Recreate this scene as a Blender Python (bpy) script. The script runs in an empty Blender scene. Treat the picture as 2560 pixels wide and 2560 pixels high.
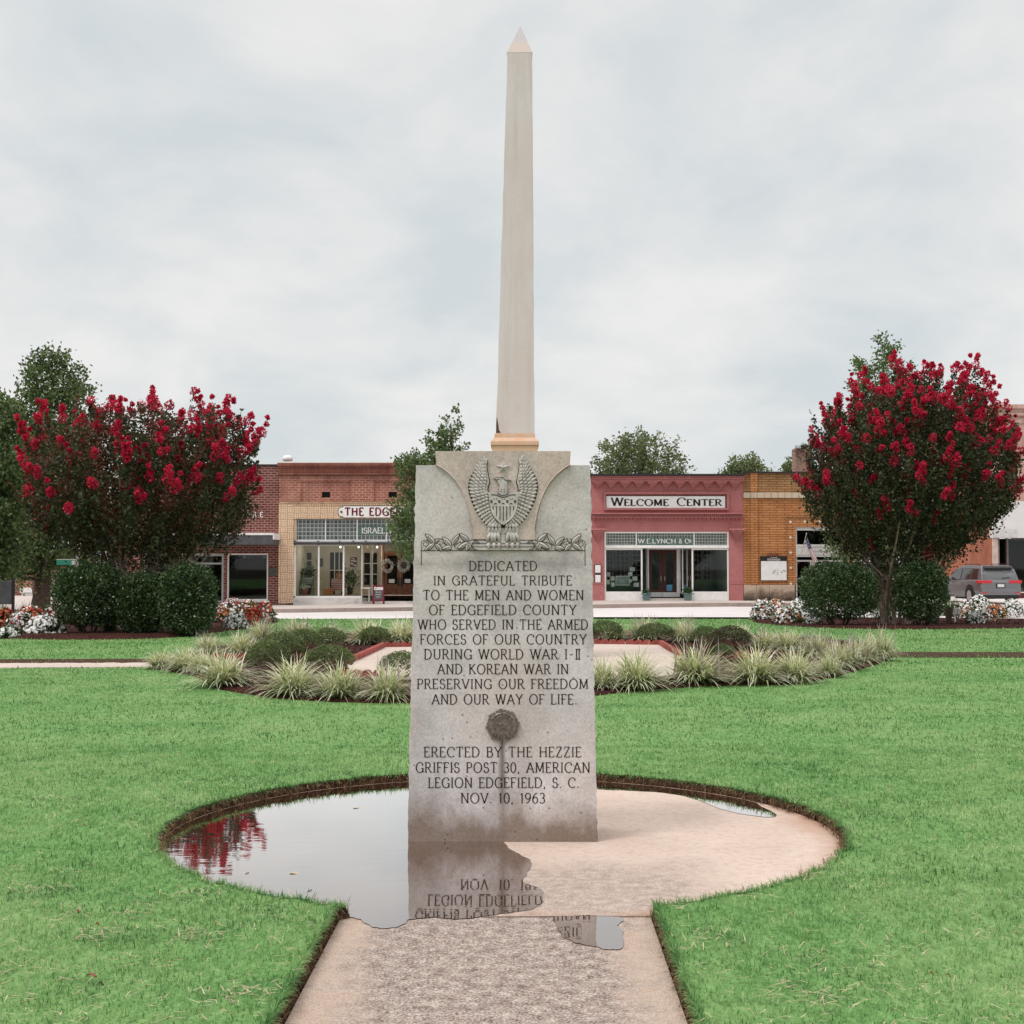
import bpy, math, random
import numpy as np
from mathutils import Vector, Matrix, geometry
rad = math.radians
sc = bpy.context.scene
col = sc.collection
rng = np.random.default_rng(7)
random.seed(7)

# ---------------------------------------------------------------- camera
CAMH = 1.5                      # eye height above the concrete pad
F = 3300.0                      # focal length in pixels of the 2560 px photograph
TH = math.atan(126 / F)         # slight upward tilt
cd = bpy.data.cameras.new('camera')
cam = bpy.data.objects.new('camera', cd)
col.objects.link(cam)
cam.location = (0, 0, CAMH)
cam.rotation_euler = (math.pi / 2 + TH, 0, 0)
cd.sensor_width = 36
cd.lens = F / 2560 * 36
cd.clip_start = 0.1
cd.clip_end = 3000
sc.camera = cam

# ---------------------------------------------------------------- sky, sun, exposure
SUN_DIR = Vector((-0.42, -0.30, 0.86)).normalized()     # towards the sun
SUN_EL = math.asin(SUN_DIR.z)
w = bpy.data.worlds.new('World')
sc.world = w
w.use_nodes = True
nt = w.node_tree
for n in list(nt.nodes):
    nt.nodes.remove(n)


def node(nt, typ, ins=None, **props):
    n = nt.nodes.new(typ)
    for k, v in props.items():
        setattr(n, k, v)
    for k, v in (ins or {}).items():
        s = n.inputs[k]
        if hasattr(v, 'is_output'):
            nt.links.new(v, s)
        else:
            s.default_value = v
    return n


def math_(nt, op, a, b=0.0, c=0.0, clamp=False):
    n = node(nt, 'ShaderNodeMath', {0: a, 1: b, 2: c}, operation=op)
    n.use_clamp = clamp
    return n.outputs[0]


def ramp(nt, fac, stops):
    n = node(nt, 'ShaderNodeValToRGB', {0: fac})
    e = n.color_ramp.elements
    while len(e) < len(stops):
        e.new(0.5)
    for el, (p, c) in zip(e, stops):
        el.position = p
        el.color = (c, c, c, 1) if isinstance(c, (int, float)) else (*c, 1)
    return n.outputs[0]


def mixc(nt, fac, a, b, mode='MIX'):
    n = node(nt, 'ShaderNodeMix', data_type='RGBA', blend_type=mode)
    for i, v in ((0, fac), (6, a), (7, b)):
        if hasattr(v, 'is_output'):
            nt.links.new(v, n.inputs[i])
        else:
            n.inputs[i].default_value = v if i == 0 else (*v[:3], 1)
    return n.outputs[2]


tc = node(nt, 'ShaderNodeTexCoord')
sep = node(nt, 'ShaderNodeSeparateXYZ', {0: tc.outputs['Generated']})
zz = math_(nt, 'ADD', math_(nt, 'MAXIMUM', sep.outputs[2], 0.0), 0.36)
cmb = node(nt, 'ShaderNodeCombineXYZ', {0: math_(nt, 'DIVIDE', sep.outputs[0], zz),
                                        1: math_(nt, 'DIVIDE', sep.outputs[1], zz)})
n1 = node(nt, 'ShaderNodeTexNoise', {'Vector': cmb.outputs[0], 'Scale': 3.3, 'Detail': 9.0, 'Roughness': 0.56,
                                     'Distortion': 0.3})
n2 = node(nt, 'ShaderNodeTexNoise', {'Vector': cmb.outputs[0], 'Scale': 1.5, 'Detail': 3.0, 'Roughness': 0.5})
cf = math_(nt, 'ADD', math_(nt, 'MULTIPLY', n1.outputs[0], 0.62), math_(nt, 'MULTIPLY', n2.outputs[0], 0.42))
cloud = ramp(nt, cf, [(0.40, (0.670, 0.722, 0.738)), (0.47, (0.740, 0.770, 0.776)), (0.53, (0.808, 0.817, 0.812)),
                      (0.61, (0.885, 0.872, 0.860))])
sky = node(nt, 'ShaderNodeTexSky', sky_type='NISHITA', sun_disc=False, sun_elevation=SUN_EL,
           sun_rotation=math.atan2(SUN_DIR.x, SUN_DIR.y))
b1 = node(nt, 'ShaderNodeBackground', {0: sky.outputs[0], 1: 0.1})
zen = ramp(nt, sep.outputs[2], [(0.40, (1.0, 1.0, 1.0)), (0.80, (1.95, 1.86, 1.88))])      # overcast: the zenith outshines the horizon
b2 = node(nt, 'ShaderNodeBackground', {0: mixc(nt, 1.0, cloud, zen, 'MULTIPLY'), 1: 1.0})
mx = node(nt, 'ShaderNodeMixShader', {0: 0.93, 1: b1.outputs[0], 2: b2.outputs[0]})
node(nt, 'ShaderNodeOutputWorld', {0: mx.outputs[0]})

sd = bpy.data.lights.new('sun', 'SUN')
sd.energy = 1.5
sd.angle = rad(14)
sd.color = (1.0, 0.945, 0.91)
sun = bpy.data.objects.new('sun', sd)
col.objects.link(sun)
sun.rotation_euler = (-SUN_DIR).to_track_quat('-Z', 'Y').to_euler()
sc.view_settings.view_transform = 'Standard'
sc.view_settings.look = 'None'
sc.view_settings.gamma = 1
sc.view_settings.exposure = 0.0
sc.cycles.max_bounces = 8
sc.cycles.transparent_max_bounces = 12


# ---------------------------------------------------------------- helpers: places
def ray(px, py):
    a, t = (px - 1280) / F, (1280 - py) / F
    return Vector((a, math.cos(TH) - t * math.sin(TH), math.sin(TH) + t * math.cos(TH)))


def lawn_z(y):
    if y < 27:
        return 0.05
    return 0.05 - 0.26 * min(1.0, (y - 27) / 13)


def G(px, py, z=0.0):
    d = ray(px, py)
    s = (z - CAMH) / d.z
    return Vector((d.x * s, d.y * s, z))


def GL(px, py):
    z = 0.05
    for _ in range(30):
        p = G(px, py, z)
        z = lawn_z(p.y)
    return p


def PP(px, py, Y):
    d = ray(px, py)
    s = Y / d.y
    return Vector((d.x * s, Y, CAMH + d.z * s))


def FX(px, Y):
    return (px - 1280) / F * Y * 1.0003


def FZ(py, Y):
    return PP(1280, py, Y).z


def interp(x, pts):
    return float(np.interp(x, [p[0] for p in pts], [p[1] for p in pts]))


# ---------------------------------------------------------------- helpers: objects
class MB:
    def __init__(s):
        s.v, s.f, s.m = [], [], []

    def add(s, verts, faces, mi=0):
        o = len(s.v)
        s.v.extend([tuple(p) for p in verts])
        s.f.extend([tuple(i + o for i in f) for f in faces])
        s.m.extend([mi] * len(faces))

    def box(s, x0, x1, y0, y1, z0, z1, mi=0):
        s.add([(x0, y0, z0), (x1, y0, z0), (x1, y1, z0), (x0, y1, z0),
               (x0, y0, z1), (x1, y0, z1), (x1, y1, z1), (x0, y1, z1)],
              [(0, 3, 2, 1), (4, 5, 6, 7), (0, 1, 5, 4), (1, 2, 6, 5), (2, 3, 7, 6), (3, 0, 4, 7)], mi)

    def frustum(s, c, w0, d0, z0, w1, d1, z1, mi=0):
        x, y = c
        s.add([(x - w0, y - d0, z0), (x + w0, y - d0, z0), (x + w0, y + d0, z0), (x - w0, y + d0, z0),
               (x - w1, y - d1, z1), (x + w1, y - d1, z1), (x + w1, y + d1, z1), (x - w1, y + d1, z1)],
              [(0, 3, 2, 1), (4, 5, 6, 7), (0, 1, 5, 4), (1, 2, 6, 5), (2, 3, 7, 6), (3, 0, 4, 7)], mi)

    def quad(s, a, b, c, d, mi=0):
        s.add([a, b, c, d], [(0, 1, 2, 3)], mi)

    def prism(s, pts, y0, y1, mi=0):
        """polygon of (x, z) extruded from y0 (front) to y1"""
        n = len(pts)
        tris = geometry.tessellate_polygon([[Vector((p[0], p[1], 0)) for p in pts]])
        s.add([(p[0], y0, p[1]) for p in pts] + [(p[0], y1, p[1]) for p in pts],
              [tuple(t) for t in tris] + [tuple(i + n for i in t[::-1]) for t in tris] +
              [(i, (i + 1) % n, (i + 1) % n + n, i + n) for i in range(n)], mi)

    def slab(s, pts, z0, z1, mi=0):
        """polygon of (x, y) extruded from z0 to z1"""
        n = len(pts)
        tris = geometry.tessellate_polygon([[Vector((p[0], p[1], 0)) for p in pts]])
        s.add([(p[0], p[1], z1) for p in pts] + [(p[0], p[1], z0) for p in pts],
              [tuple(t) for t in tris] + [tuple(i + n for i in t[::-1]) for t in tris] +
              [(i, (i + 1) % n, (i + 1) % n + n, i + n) for i in range(n)], mi)

    def tube(s, pts, radii, n=7, mi=0, cap=True):
        pts = [Vector(p) for p in pts]
        if isinstance(radii, (int, float)):
            radii = [radii] * len(pts)
        rings = []
        for i, p in enumerate(pts):
            t = (pts[min(i + 1, len(pts) - 1)] - pts[max(i - 1, 0)])
            if t.length < 1e-9:
                t = Vector((0, 0, 1))
            t.normalize()
            a = Vector((0, 0, 1)) if abs(t.z) < 0.9 else Vector((1, 0, 0))
            u = t.cross(a).normalized()
            v = t.cross(u)
            rings.append([p + (u * math.cos(2 * math.pi * k / n) + v * math.sin(2 * math.pi * k / n)) * radii[i]
                          for k in range(n)])
        verts = [q for r in rings for q in r]
        faces = []
        for i in range(len(pts) - 1):
            for k in range(n):
                faces.append((i * n + k, i * n + (k + 1) % n, (i + 1) * n + (k + 1) % n, (i + 1) * n + k))
        if cap:
            faces.append(tuple(range(n))[::-1])
            faces.append(tuple((len(pts) - 1) * n + k for k in range(n)))
        s.add(verts, faces, mi)

    def lathe(s, prof, c=(0, 0, 0), n=16, axis='z', mi=0):
        """prof: (radius, height) pairs"""
        verts = []
        for r, h in prof:
            for k in range(n):
                a = 2 * math.pi * k / n
                x, y = r * math.cos(a), r * math.sin(a)
                if axis == 'z':
                    verts.append((c[0] + x, c[1] + y, c[2] + h))
                elif axis == 'x':
                    verts.append((c[0] + h, c[1] + x, c[2] + y))
                else:
                    verts.append((c[0] + x, c[1] + h, c[2] + y))
        faces = []
        for i in range(len(prof) - 1):
            for k in range(n):
                faces.append((i * n + k, i * n + (k + 1) % n, (i + 1) * n + (k + 1) % n, (i + 1) * n + k))
        faces.append(tuple(range(n))[::-1])
        faces.append(tuple((len(prof) - 1) * n + k for k in range(n)))
        s.add(verts, faces, mi)

    def build(s, name, mat, parent=None, smooth=False, bevel=0.0, seg=2):
        return link_mesh(name, np.array(s.v, dtype=np.float64).reshape(-1, 3), s.f, mat, parent, smooth, bevel, seg, s.m)


def root_loc(p):
    v = Vector((0, 0, 0))
    while p is not None:
        v += p.location
        p = p.parent
    return v


def link_mesh(name, V, faces, mat, parent=None, smooth=False, bevel=0.0, seg=2, mi=None):
    me = bpy.data.meshes.new(name)
    off = root_loc(parent)
    V = V - np.array(off)
    if isinstance(faces, np.ndarray):           # all faces of one size, fast path
        k = faces.shape[1]
        me.vertices.add(len(V))
        me.vertices.foreach_set('co', V.astype(np.float32).ravel())
        me.loops.add(faces.size)
        me.loops.foreach_set('vertex_index', faces.astype(np.int32).ravel())
        me.polygons.add(len(faces))
        me.polygons.foreach_set('loop_start', np.arange(0, faces.size, k, dtype=np.int32))
        me.update(calc_edges=True)
    else:
        me.from_pydata([tuple(p) for p in V], [], faces)
        me.update()
    mats = mat if isinstance(mat, (list, tuple)) else [mat]
    for m in mats:
        me.materials.append(m)
    if mi is not None and len(mats) > 1:
        me.polygons.foreach_set('material_index', np.array(mi, dtype=np.int32))
    if smooth:
        me.polygons.foreach_set('use_smooth', np.ones(len(me.polygons), dtype=bool))
    o = bpy.data.objects.new(name, me)
    col.objects.link(o)
    if parent is not None:
        o.parent = parent
    if bevel:
        b = o.modifiers.new('bevel', 'BEVEL')
        b.width = bevel
        b.segments = seg
        b.limit_method = 'ANGLE'
        b.angle_limit = rad(40)
    return o


def tag(o, label=None, cat=None, group=None, kind=None):
    if label:
        o['label'] = label
    if cat:
        o['category'] = cat
    if group:
        o['group'] = group
    if kind:
        o['kind'] = kind
    return o


def thing(name, loc, label, cat, group=None):
    o = bpy.data.objects.new(name, None)
    o.empty_display_size = 0.2
    o.location = loc
    col.objects.link(o)
    return tag(o, label, cat, group)


def copy_thing(r, loc, rotz=0.0, scale=1.0, label=None, group=None):
    c = r.copy()
    col.objects.link(c)
    c.location = loc
    c.rotation_euler = (0, 0, rotz)
    c.scale = scale if hasattr(scale, '__len__') else (scale,) * 3
    if label:
        c['label'] = label
    if group:
        c['group'] = group
    for ch in r.children:
        d = ch.copy()
        col.objects.link(d)
        d.parent = c
        for g in ch.children:
            e = g.copy()
            col.objects.link(e)
            e.parent = d
    return c


# ---------------------------------------------------------------- helpers: materials
def new_mat(name):
    m = bpy.data.materials.new(name)
    m.use_nodes = True
    for n in list(m.node_tree.nodes):
        m.node_tree.nodes.remove(n)
    return m, m.node_tree


def finish(nt, color, rough=0.8, spec=0.3, bump=None, bstr=0.3, bdist=0.01, metal=0.0, **kw):
    ins = {'Base Color': color if hasattr(color, 'is_output') else (*color, 1), 'Roughness': rough, 'Metallic': metal,
           'Specular IOR Level': spec}
    if bump is not None:
        b = node(nt, 'ShaderNodeBump', {'Height': bump, 'Strength': bstr, 'Distance': bdist})
        ins['Normal'] = b.outputs[0]
    ins.update(kw)
    p = node(nt, 'ShaderNodeBsdfPrincipled', ins)
    node(nt, 'ShaderNodeOutputMaterial', {0: p.outputs[0]})
    return p


def objc(nt):
    return node(nt, 'ShaderNodeTexCoord').outputs['Object']


def wpos(nt):
    return node(nt, 'ShaderNodeNewGeometry').outputs['Position']


def noise_(nt, vec, scale, detail=4.0, rough=0.55, dist=0.0):
    return node(nt, 'ShaderNodeTexNoise', {'Vector': vec, 'Scale': scale, 'Detail': detail, 'Roughness': rough,
                                           'Distortion': dist}).outputs[0]


def scaled(nt, vec, s, loc=(0, 0, 0), rot=(0, 0, 0)):
    return node(nt, 'ShaderNodeMapping', {0: vec, 1: loc, 2: rot, 3: s}).outputs[0]


def plain(name, c, rough=0.7, var=0.15, scale=6.0, spec=0.3, metal=0.0, bump=0.0):
    """a painted or plain surface with slight mottling"""
    m, nt = new_mat(name)
    v = wpos(nt)
    f = noise_(nt, v, scale, 5.0, 0.6)
    a = tuple(x * (1 - var) for x in c)
    b = tuple(min(1, x * (1 + var)) for x in c)
    cc = mixc(nt, ramp(nt, f, [(0.3, 0.0), (0.7, 1.0)]), a, b)
    finish(nt, cc, rough, spec, bump=f if bump else None, bstr=bump, metal=metal)
    return m


def leaf_mat(name, c1, c2, c3=None, trans=0.3, scale=1.5, rough=0.5, spec=0.35):
    m, nt = new_mat(name)
    g = node(nt, 'ShaderNodeNewGeometry')
    f = noise_(nt, g.outputs['Position'], scale, 3.0)
    k = math_(nt, 'ADD', math_(nt, 'MULTIPLY', g.outputs['Random Per Island'], 0.65),
              math_(nt, 'MULTIPLY', math_(nt, 'SUBTRACT', f, 0.25, clamp=True), 0.7), clamp=True)
    cc = ramp(nt, k, [(0.1, c1), (0.75, c2), (1.0, c3 or c2)])
    p = node(nt, 'ShaderNodeBsdfPrincipled', {'Base Color': cc, 'Roughness': rough, 'Specular IOR Level': spec})
    t = node(nt, 'ShaderNodeBsdfTranslucent', {0: mixc(nt, 1.0, cc, (1.0, 1.0, 0.7), 'MULTIPLY')})
    s = node(nt, 'ShaderNodeMixShader', {0: trans, 1: p.outputs[0], 2: t.outputs[0]})
    node(nt, 'ShaderNodeOutputMaterial', {0: s.outputs[0]})
    return m


def brick_mat(name, c1, c2, mortar, bw=0.215, bh=0.075, side=False, msize=0.011, stain=None, var=0.5, wash=None,
              offset=0.5, rough=0.85):
    m, nt = new_mat(name)
    v = wpos(nt)
    s = node(nt, 'ShaderNodeSeparateXYZ', {0: v})
    vec = node(nt, 'ShaderNodeCombineXYZ', {0: s.outputs[1 if side else 0], 1: s.outputs[2], 2: 0.0}).outputs[0]
    b = node(nt, 'ShaderNodeTexBrick', {'Vector': vec, 'Color1': (*c1, 1), 'Color2': (*c2, 1), 'Mortar': (*mortar, 1),
                                        'Scale': 1.0, 'Mortar Size': msize, 'Mortar Smooth': 0.3, 'Bias': 0.0,
                                        'Brick Width': bw, 'Row Height': bh}, offset=offset)
    f = noise_(nt, v, 1.3, 5.0, 0.65)
    cc = mixc(nt, ramp(nt, f, [(0.35, 0.0), (0.65, 1.0)]), b.outputs[0],
              mixc(nt, 1.0, b.outputs[0], (1 - var * 0.6, 1 - var * 0.7, 1 - var * 0.7), 'MULTIPLY'))
    f2 = noise_(nt, v, 14.0, 3.0)
    cc = mixc(nt, 0.35, cc, mixc(nt, 1.0, cc, ramp(nt, f2, [(0.3, 0.5), (0.7, 1.35)]), 'MULTIPLY'))
    if wash:
        f3 = noise_(nt, scaled(nt, v, (1.2, 1.2, 0.5)), 1.0, 6.0, 0.65)
        cc = mixc(nt, ramp(nt, f3, [(0.45, 0.0), (0.7, wash[1])]), cc, wash[0])
    if stain:
        f4 = noise_(nt, scaled(nt, v, (2.5, 2.5, 0.35)), 1.0, 6.0, 0.6)
        cc = mixc(nt, ramp(nt, f4, [(0.5, 0.0), (0.72, 0.6)]), cc, stain)
    finish(nt, cc, rough, 0.2, bump=b.outputs['Fac'], bstr=-0.4, bdist=0.008)
    return m


# ---------------------------------------------------------------- helpers: lettering (a small stroke alphabet)
def arc(cx, cy, rx, ry, a0, a1, n=12):
    return [(cx + rx * math.cos(rad(a0 + (a1 - a0) * i / n)), cy + ry * math.sin(rad(a0 + (a1 - a0) * i / n)))
            for i in range(n + 1)]


GL_ = {  # width, strokes, stem ends that carry a serif
    'A': (.80, [[(.03, 0), (.40, 1)], [(.40, 1), (.77, 0)], [(.17, .36), (.63, .36)]], [(.03, 0), (.77, 0)]),
    'B': (.66, [[(.1, 0), (.1, 1)], [(.1, 1), (.33, 1)] + arc(.33, .765, .22, .235, 90, -90) + [(.1, .53)],
                [(.1, .53), (.36, .53)] + arc(.36, .265, .26, .265, 90, -90) + [(.1, 0)]], [(.07, 0), (.07, 1)]),
    'C': (.80, [arc(.46, .5, .41, .5, 48, 312, 20), [(.735, .88), (.735, .70)]], []),
    'D': (.80, [[(.1, 0), (.1, 1)], [(.1, 1), (.3, 1)] + arc(.3, .5, .43, .5, 90, -90, 16) + [(.1, 0)]], [(.07, 0), (.07, 1)]),
    'E': (.60, [[(.1, 0), (.1, 1)], [(.1, 1), (.52, 1), (.54, .86)], [(.1, .52), (.44, .52)], [(.1, 0), (.54, 0), (.57, .15)]],
          [(.07, 0), (.07, 1)]),
    'F': (.57, [[(.1, 0), (.1, 1)], [(.1, 1), (.52, 1), (.54, .86)], [(.1, .52), (.44, .52)]], [(.1, 0), (.07, 1)]),
    'G': (.84, [arc(.46, .5, .41, .5, 48, 330, 20), [(.76, .02), (.76, .42)], [(.58, .42), (.84, .42)], [(.735, .88), (.735, .70)]], []),
    'H': (.82, [[(.12, 0), (.12, 1)], [(.70, 0), (.70, 1)], [(.12, .52), (.70, .52)]], [(.12, 0), (.12, 1), (.70, 0), (.70, 1)]),
    'I': (.26, [[(.13, 0), (.13, 1)]], [(.13, 0), (.13, 1)]),
    'K': (.74, [[(.12, 0), (.12, 1)], [(.12, .42), (.62, 1)], [(.27, .6), (.70, 0)]], [(.12, 0), (.12, 1), (.62, 1), (.70, 0)]),
    'L': (.56, [[(.1, 0), (.1, 1)], [(.1, 0), (.50, 0), (.53, .16)]], [(.1, 1), (.07, 0)]),
    'M': (.96, [[(.12, 0), (.14, 1)], [(.14, 1), (.48, .1)], [(.48, .1), (.82, 1)], [(.82, 1), (.84, 0)]], [(.12, 0), (.84, 0), (.11, 1), (.85, 1)]),
    'N': (.84, [[(.12, 0), (.12, 1)], [(.12, 1), (.72, 0)], [(.72, 0), (.72, 1)]], [(.12, 0), (.08, 1), (.72, 1)]),
    'O': (.92, [arc(.46, .5, .41, .5, 0, 360, 28)], []),
    'P': (.62, [[(.1, 0), (.1, 1)], [(.1, 1), (.33, 1)] + arc(.33, .74, .24, .26, 90, -90) + [(.1, .48)]], [(.1, 0), (.07, 1)]),
    'R': (.72, [[(.1, 0), (.1, 1)], [(.1, 1), (.33, 1)] + arc(.33, .75, .23, .25, 90, -90) + [(.1, .5)], [(.33, .5), (.66, 0)]],
          [(.1, 0), (.07, 1), (.68, 0)]),
    'S': (.60, [arc(.29, .74, .21, .26, 40, 250, 12) + arc(.30, .26, .24, .27, 80, -145, 14), [(.46, .93), (.47, .76)], [(.08, .24), (.08, .06)]], []),
    'T': (.72, [[(.36, 0), (.36, 1)], [(.04, .86), (.06, 1), (.66, 1), (.68, .86)]], [(.36, 0)]),
    'U': (.80, [[(.12, 1), (.12, .35)] + arc(.40, .33, .28, .33, 180, 360) + [(.68, 1)]], [(.12, 1), (.68, 1)]),
    'V': (.78, [[(.04, 1), (.39, 0)], [(.39, 0), (.74, 1)]], [(.04, 1), (.74, 1)]),
    'W': (1.10, [[(.04, 1), (.30, 0)], [(.30, 0), (.55, 1)], [(.55, 1), (.80, 0)], [(.80, 0), (1.06, 1)]], [(.04, 1), (.55, 1), (1.06, 1)]),
    'Y': (.74, [[(.04, 1), (.37, .48)], [(.70, 1), (.37, .48)], [(.37, .48), (.37, 0)]], [(.04, 1), (.70, 1), (.37, 0)]),
    'Z': (.66, [[(.09, .84), (.10, 1), (.58, 1)], [(.58, 1), (.06, 0)], [(.06, 0), (.58, 0), (.60, .16)]], []),
    '0': (.62, [arc(.31, .5, .26, .5, 0, 360, 24)], []),
    '1': (.34, [[(.05, .85), (.18, 1), (.18, 0)]], []),
    '3': (.56, [arc(.26, .75, .21, .25, 150, -90, 12), arc(.25, .26, .26, .26, 90, -150, 14)], []),
    '6': (.60, [arc(.30, .30, .25, .30, 0, 360, 18), arc(.55, .32, .50, .68, 180, 95, 8)], []),
    '9': (.60, [arc(.30, .70, .25, .30, 0, 360, 18), arc(.05, .68, .50, .68, 0, -85, 8)], []),
    '.': (.24, [[(.10, 0), (.10, .09)]], []),
    ',': (.24, [[(.12, .09), (.07, -.13)]], []),
    '-': (.50, [[(.08, .46), (.42, .46)]], []),
    '=': (.62, [[(.18, 0), (.18, 1)], [(.44, 0), (.44, 1)], [(.04, 1), (.58, 1)], [(.04, 0), (.58, 0)]], []),   # the barred II
    '&': (.80, [[(.72, .42), (.46, .05), (.28, 0), (.10, .12), (.10, .30), (.30, .50), (.48, .70), (.46, .92), (.32, 1), (.20, .90), (.22, .72), (.72, 0)]], []),
    'o': (.50, [arc(.24, .62, .19, .24, 0, 360, 18), [(.06, .22), (.42, .22)]], []),
    ' ': (.42, [], []),
}


def ribbon(mb, pts, wfun, put, mi=0, depth=0.0015):
    """a flat band along pts; put(u, v, d) gives the world point, d metres proud of the face"""
    pts = [p for i, p in enumerate(pts) if i == 0 or (p[0] - pts[i - 1][0]) ** 2 + (p[1] - pts[i - 1][1]) ** 2 > 1e-10]
    n = len(pts)
    closed = n > 3 and abs(pts[0][0] - pts[-1][0]) + abs(pts[0][1] - pts[-1][1]) < 1e-6
    L, Rr = [], []
    for i in range(n):
        a, b = pts[max(i - 1, 0)], pts[min(i + 1, n - 1)]
        if closed and i in (0, n - 1):
            a, b = pts[n - 2], pts[1]
        dx, dy = b[0] - a[0], b[1] - a[1]
        l = math.hypot(dx, dy) or 1
        dx, dy = dx / l, dy / l
        w_ = wfun(dx, dy) / 2
        L.append((pts[i][0] - dy * w_, pts[i][1] + dx * w_))
        Rr.append((pts[i][0] + dy * w_, pts[i][1] - dx * w_))
    V = [put(*p, depth) for p in L] + [put(*p, depth) for p in Rr]
    Fc = [(i + n, i + 1 + n, i + 1, i) for i in range(n - 1)]
    mb.add(V, Fc, mi)


def text(mb, s, u0, u1, v0, v1, put, thick=.085, thin=.05, serif=.2, serw=.035, gap=.12, big=None, mi=0, depth=0.0015):
    """capital letters filling u0..u1 between baseline v0 and cap line v1 (all in the units put() takes)"""
    hs = [1.0] * len(s)
    if big is not None:                       # small capitals: letters not in `big` are shorter
        hs = [1.0 if i in big else 0.8 for i in range(len(s))]
    adv = sum(GL_[c][0] * h + gap for c, h in zip(s, hs)) - gap
    sx, sy = (u1 - u0) / adv, (v1 - v0)
    asp = abs(sx / sy)
    x = 0.0
    for c, h in zip(s, hs):
        wd, strokes, ser = GL_[c]
        for st in strokes:
            pts = [(u0 + (x + p[0] * h) * sx, v0 + p[1] * h * sy) for p in st]
            if c in '.':
                pts = [(u0 + (x + .06) * sx, v0 + .05 * sy), (u0 + (x + .06) * sx + .11 * abs(sy), v0 + .05 * sy)]
                ribbon(mb, pts, lambda dx, dy: .11 * abs(sy), put, mi, depth)
                continue
            ribbon(mb, pts, lambda dx, dy: (thin + (thick - thin) * dy * dy) * abs(sy), put, mi, depth)
        if serif:
            for p in ser:
                cx, cy = u0 + (x + p[0] * h) * sx, v0 + (p[1] * h) * sy + (serw / 2 * sy * (1 if p[1] < .5 else -1))
                hw = serif / 2 * abs(sy) * h
                ribbon(mb, [(cx - hw, cy), (cx + hw, cy)], lambda dx, dy: serw * abs(sy), put, mi, depth * 1.15)
        x += wd * h + gap


# ---------------------------------------------------------------- helpers: foliage
def unit(a):
    return a / np.maximum(np.linalg.norm(a, axis=1, keepdims=True), 1e-9)


def leaf_arrays(P, D, L, W, droop=0.25):
    n = len(P)
    rv = unit(rng.normal(size=(n, 3)))
    S = unit(np.cross(D, rv))
    N = np.cross(S, D)
    L = np.broadcast_to(np.asarray(L, float), (n,))[:, None]
    W = np.broadcast_to(np.asarray(W, float), (n,))[:, None]
    V = np.empty((n, 4, 3))
    V[:, 0] = P
    V[:, 1] = P + D * L * .5 + S * W * .5
    V[:, 2] = P + D * L - N * L * droop
    V[:, 3] = P + D * L * .5 - S * W * .5
    return V.reshape(-1, 3), np.arange(n * 4).reshape(-1, 4)


def leaves(name, P, D, L, W, mat, parent, droop=0.25):
    V, Fc = leaf_arrays(P, D, L, W, droop)
    return link_mesh(name, V, Fc, mat, parent)


def blades(name, P, D, L, W, bend, mat, parent=None, seg=3):
    """arching blades: P roots, D initial directions, bend droops them towards their horizontal heading"""
    n = len(P)
    L = np.broadcast_to(np.asarray(L, float), (n,))
    W = np.broadcast_to(np.asarray(W, float), (n,))
    bend = np.broadcast_to(np.asarray(bend, float), (n,))
    S = unit(np.cross(D, np.array([0, 0, 1.0])) + 1e-6 * rng.normal(size=(n, 3)))
    V = np.empty((n, (seg + 1) * 2, 3))
    pos = P.copy()
    d = D.copy()
    for k in range(seg + 1):
        wk = W * (1 - (k / seg) ** 2 * .92)
        V[:, 2 * k] = pos - S * wk[:, None] / 2
        V[:, 2 * k + 1] = pos + S * wk[:, None] / 2
        if k < seg:
            pos = pos + d * (L / seg)[:, None]
            d = d.copy()
            d[:, 2] -= bend / seg
            d = unit(d)
    base = (np.arange(n) * (seg + 1) * 2)[:, None, None]
    q = np.array([[2 * k, 2 * k + 1, 2 * k + 3, 2 * k + 2] for k in range(seg)])[None]
    return link_mesh(name, V.reshape(-1, 3), (base + q).reshape(-1, 4), mat, parent)


def rdirs(n, up=0.0):
    d = rng.normal(size=(n, 3))
    d[:, 2] += up
    return unit(d)


def in_poly(X, Y, poly):
    poly = np.asarray(poly)
    x0, y0 = poly[:, 0], poly[:, 1]
    x1, y1 = np.roll(x0, -1), np.roll(y0, -1)
    r = np.zeros(len(X), bool)
    for a, b, c, d in zip(x0, y0, x1, y1):
        if b == d:
            continue
        cond = (b > Y) != (d > Y)
        r ^= cond & (X < (c - a) * (Y - b) / (d - b) + a)
    return r


def chaikin(pts, it=2):
    for _ in range(it):
        q = []
        for i in range(len(pts)):
            a, b = Vector(pts[i]), Vector(pts[(i + 1) % len(pts)])
            q += [a * .75 + b * .25, a * .25 + b * .75]
        pts = q
    return pts

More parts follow.
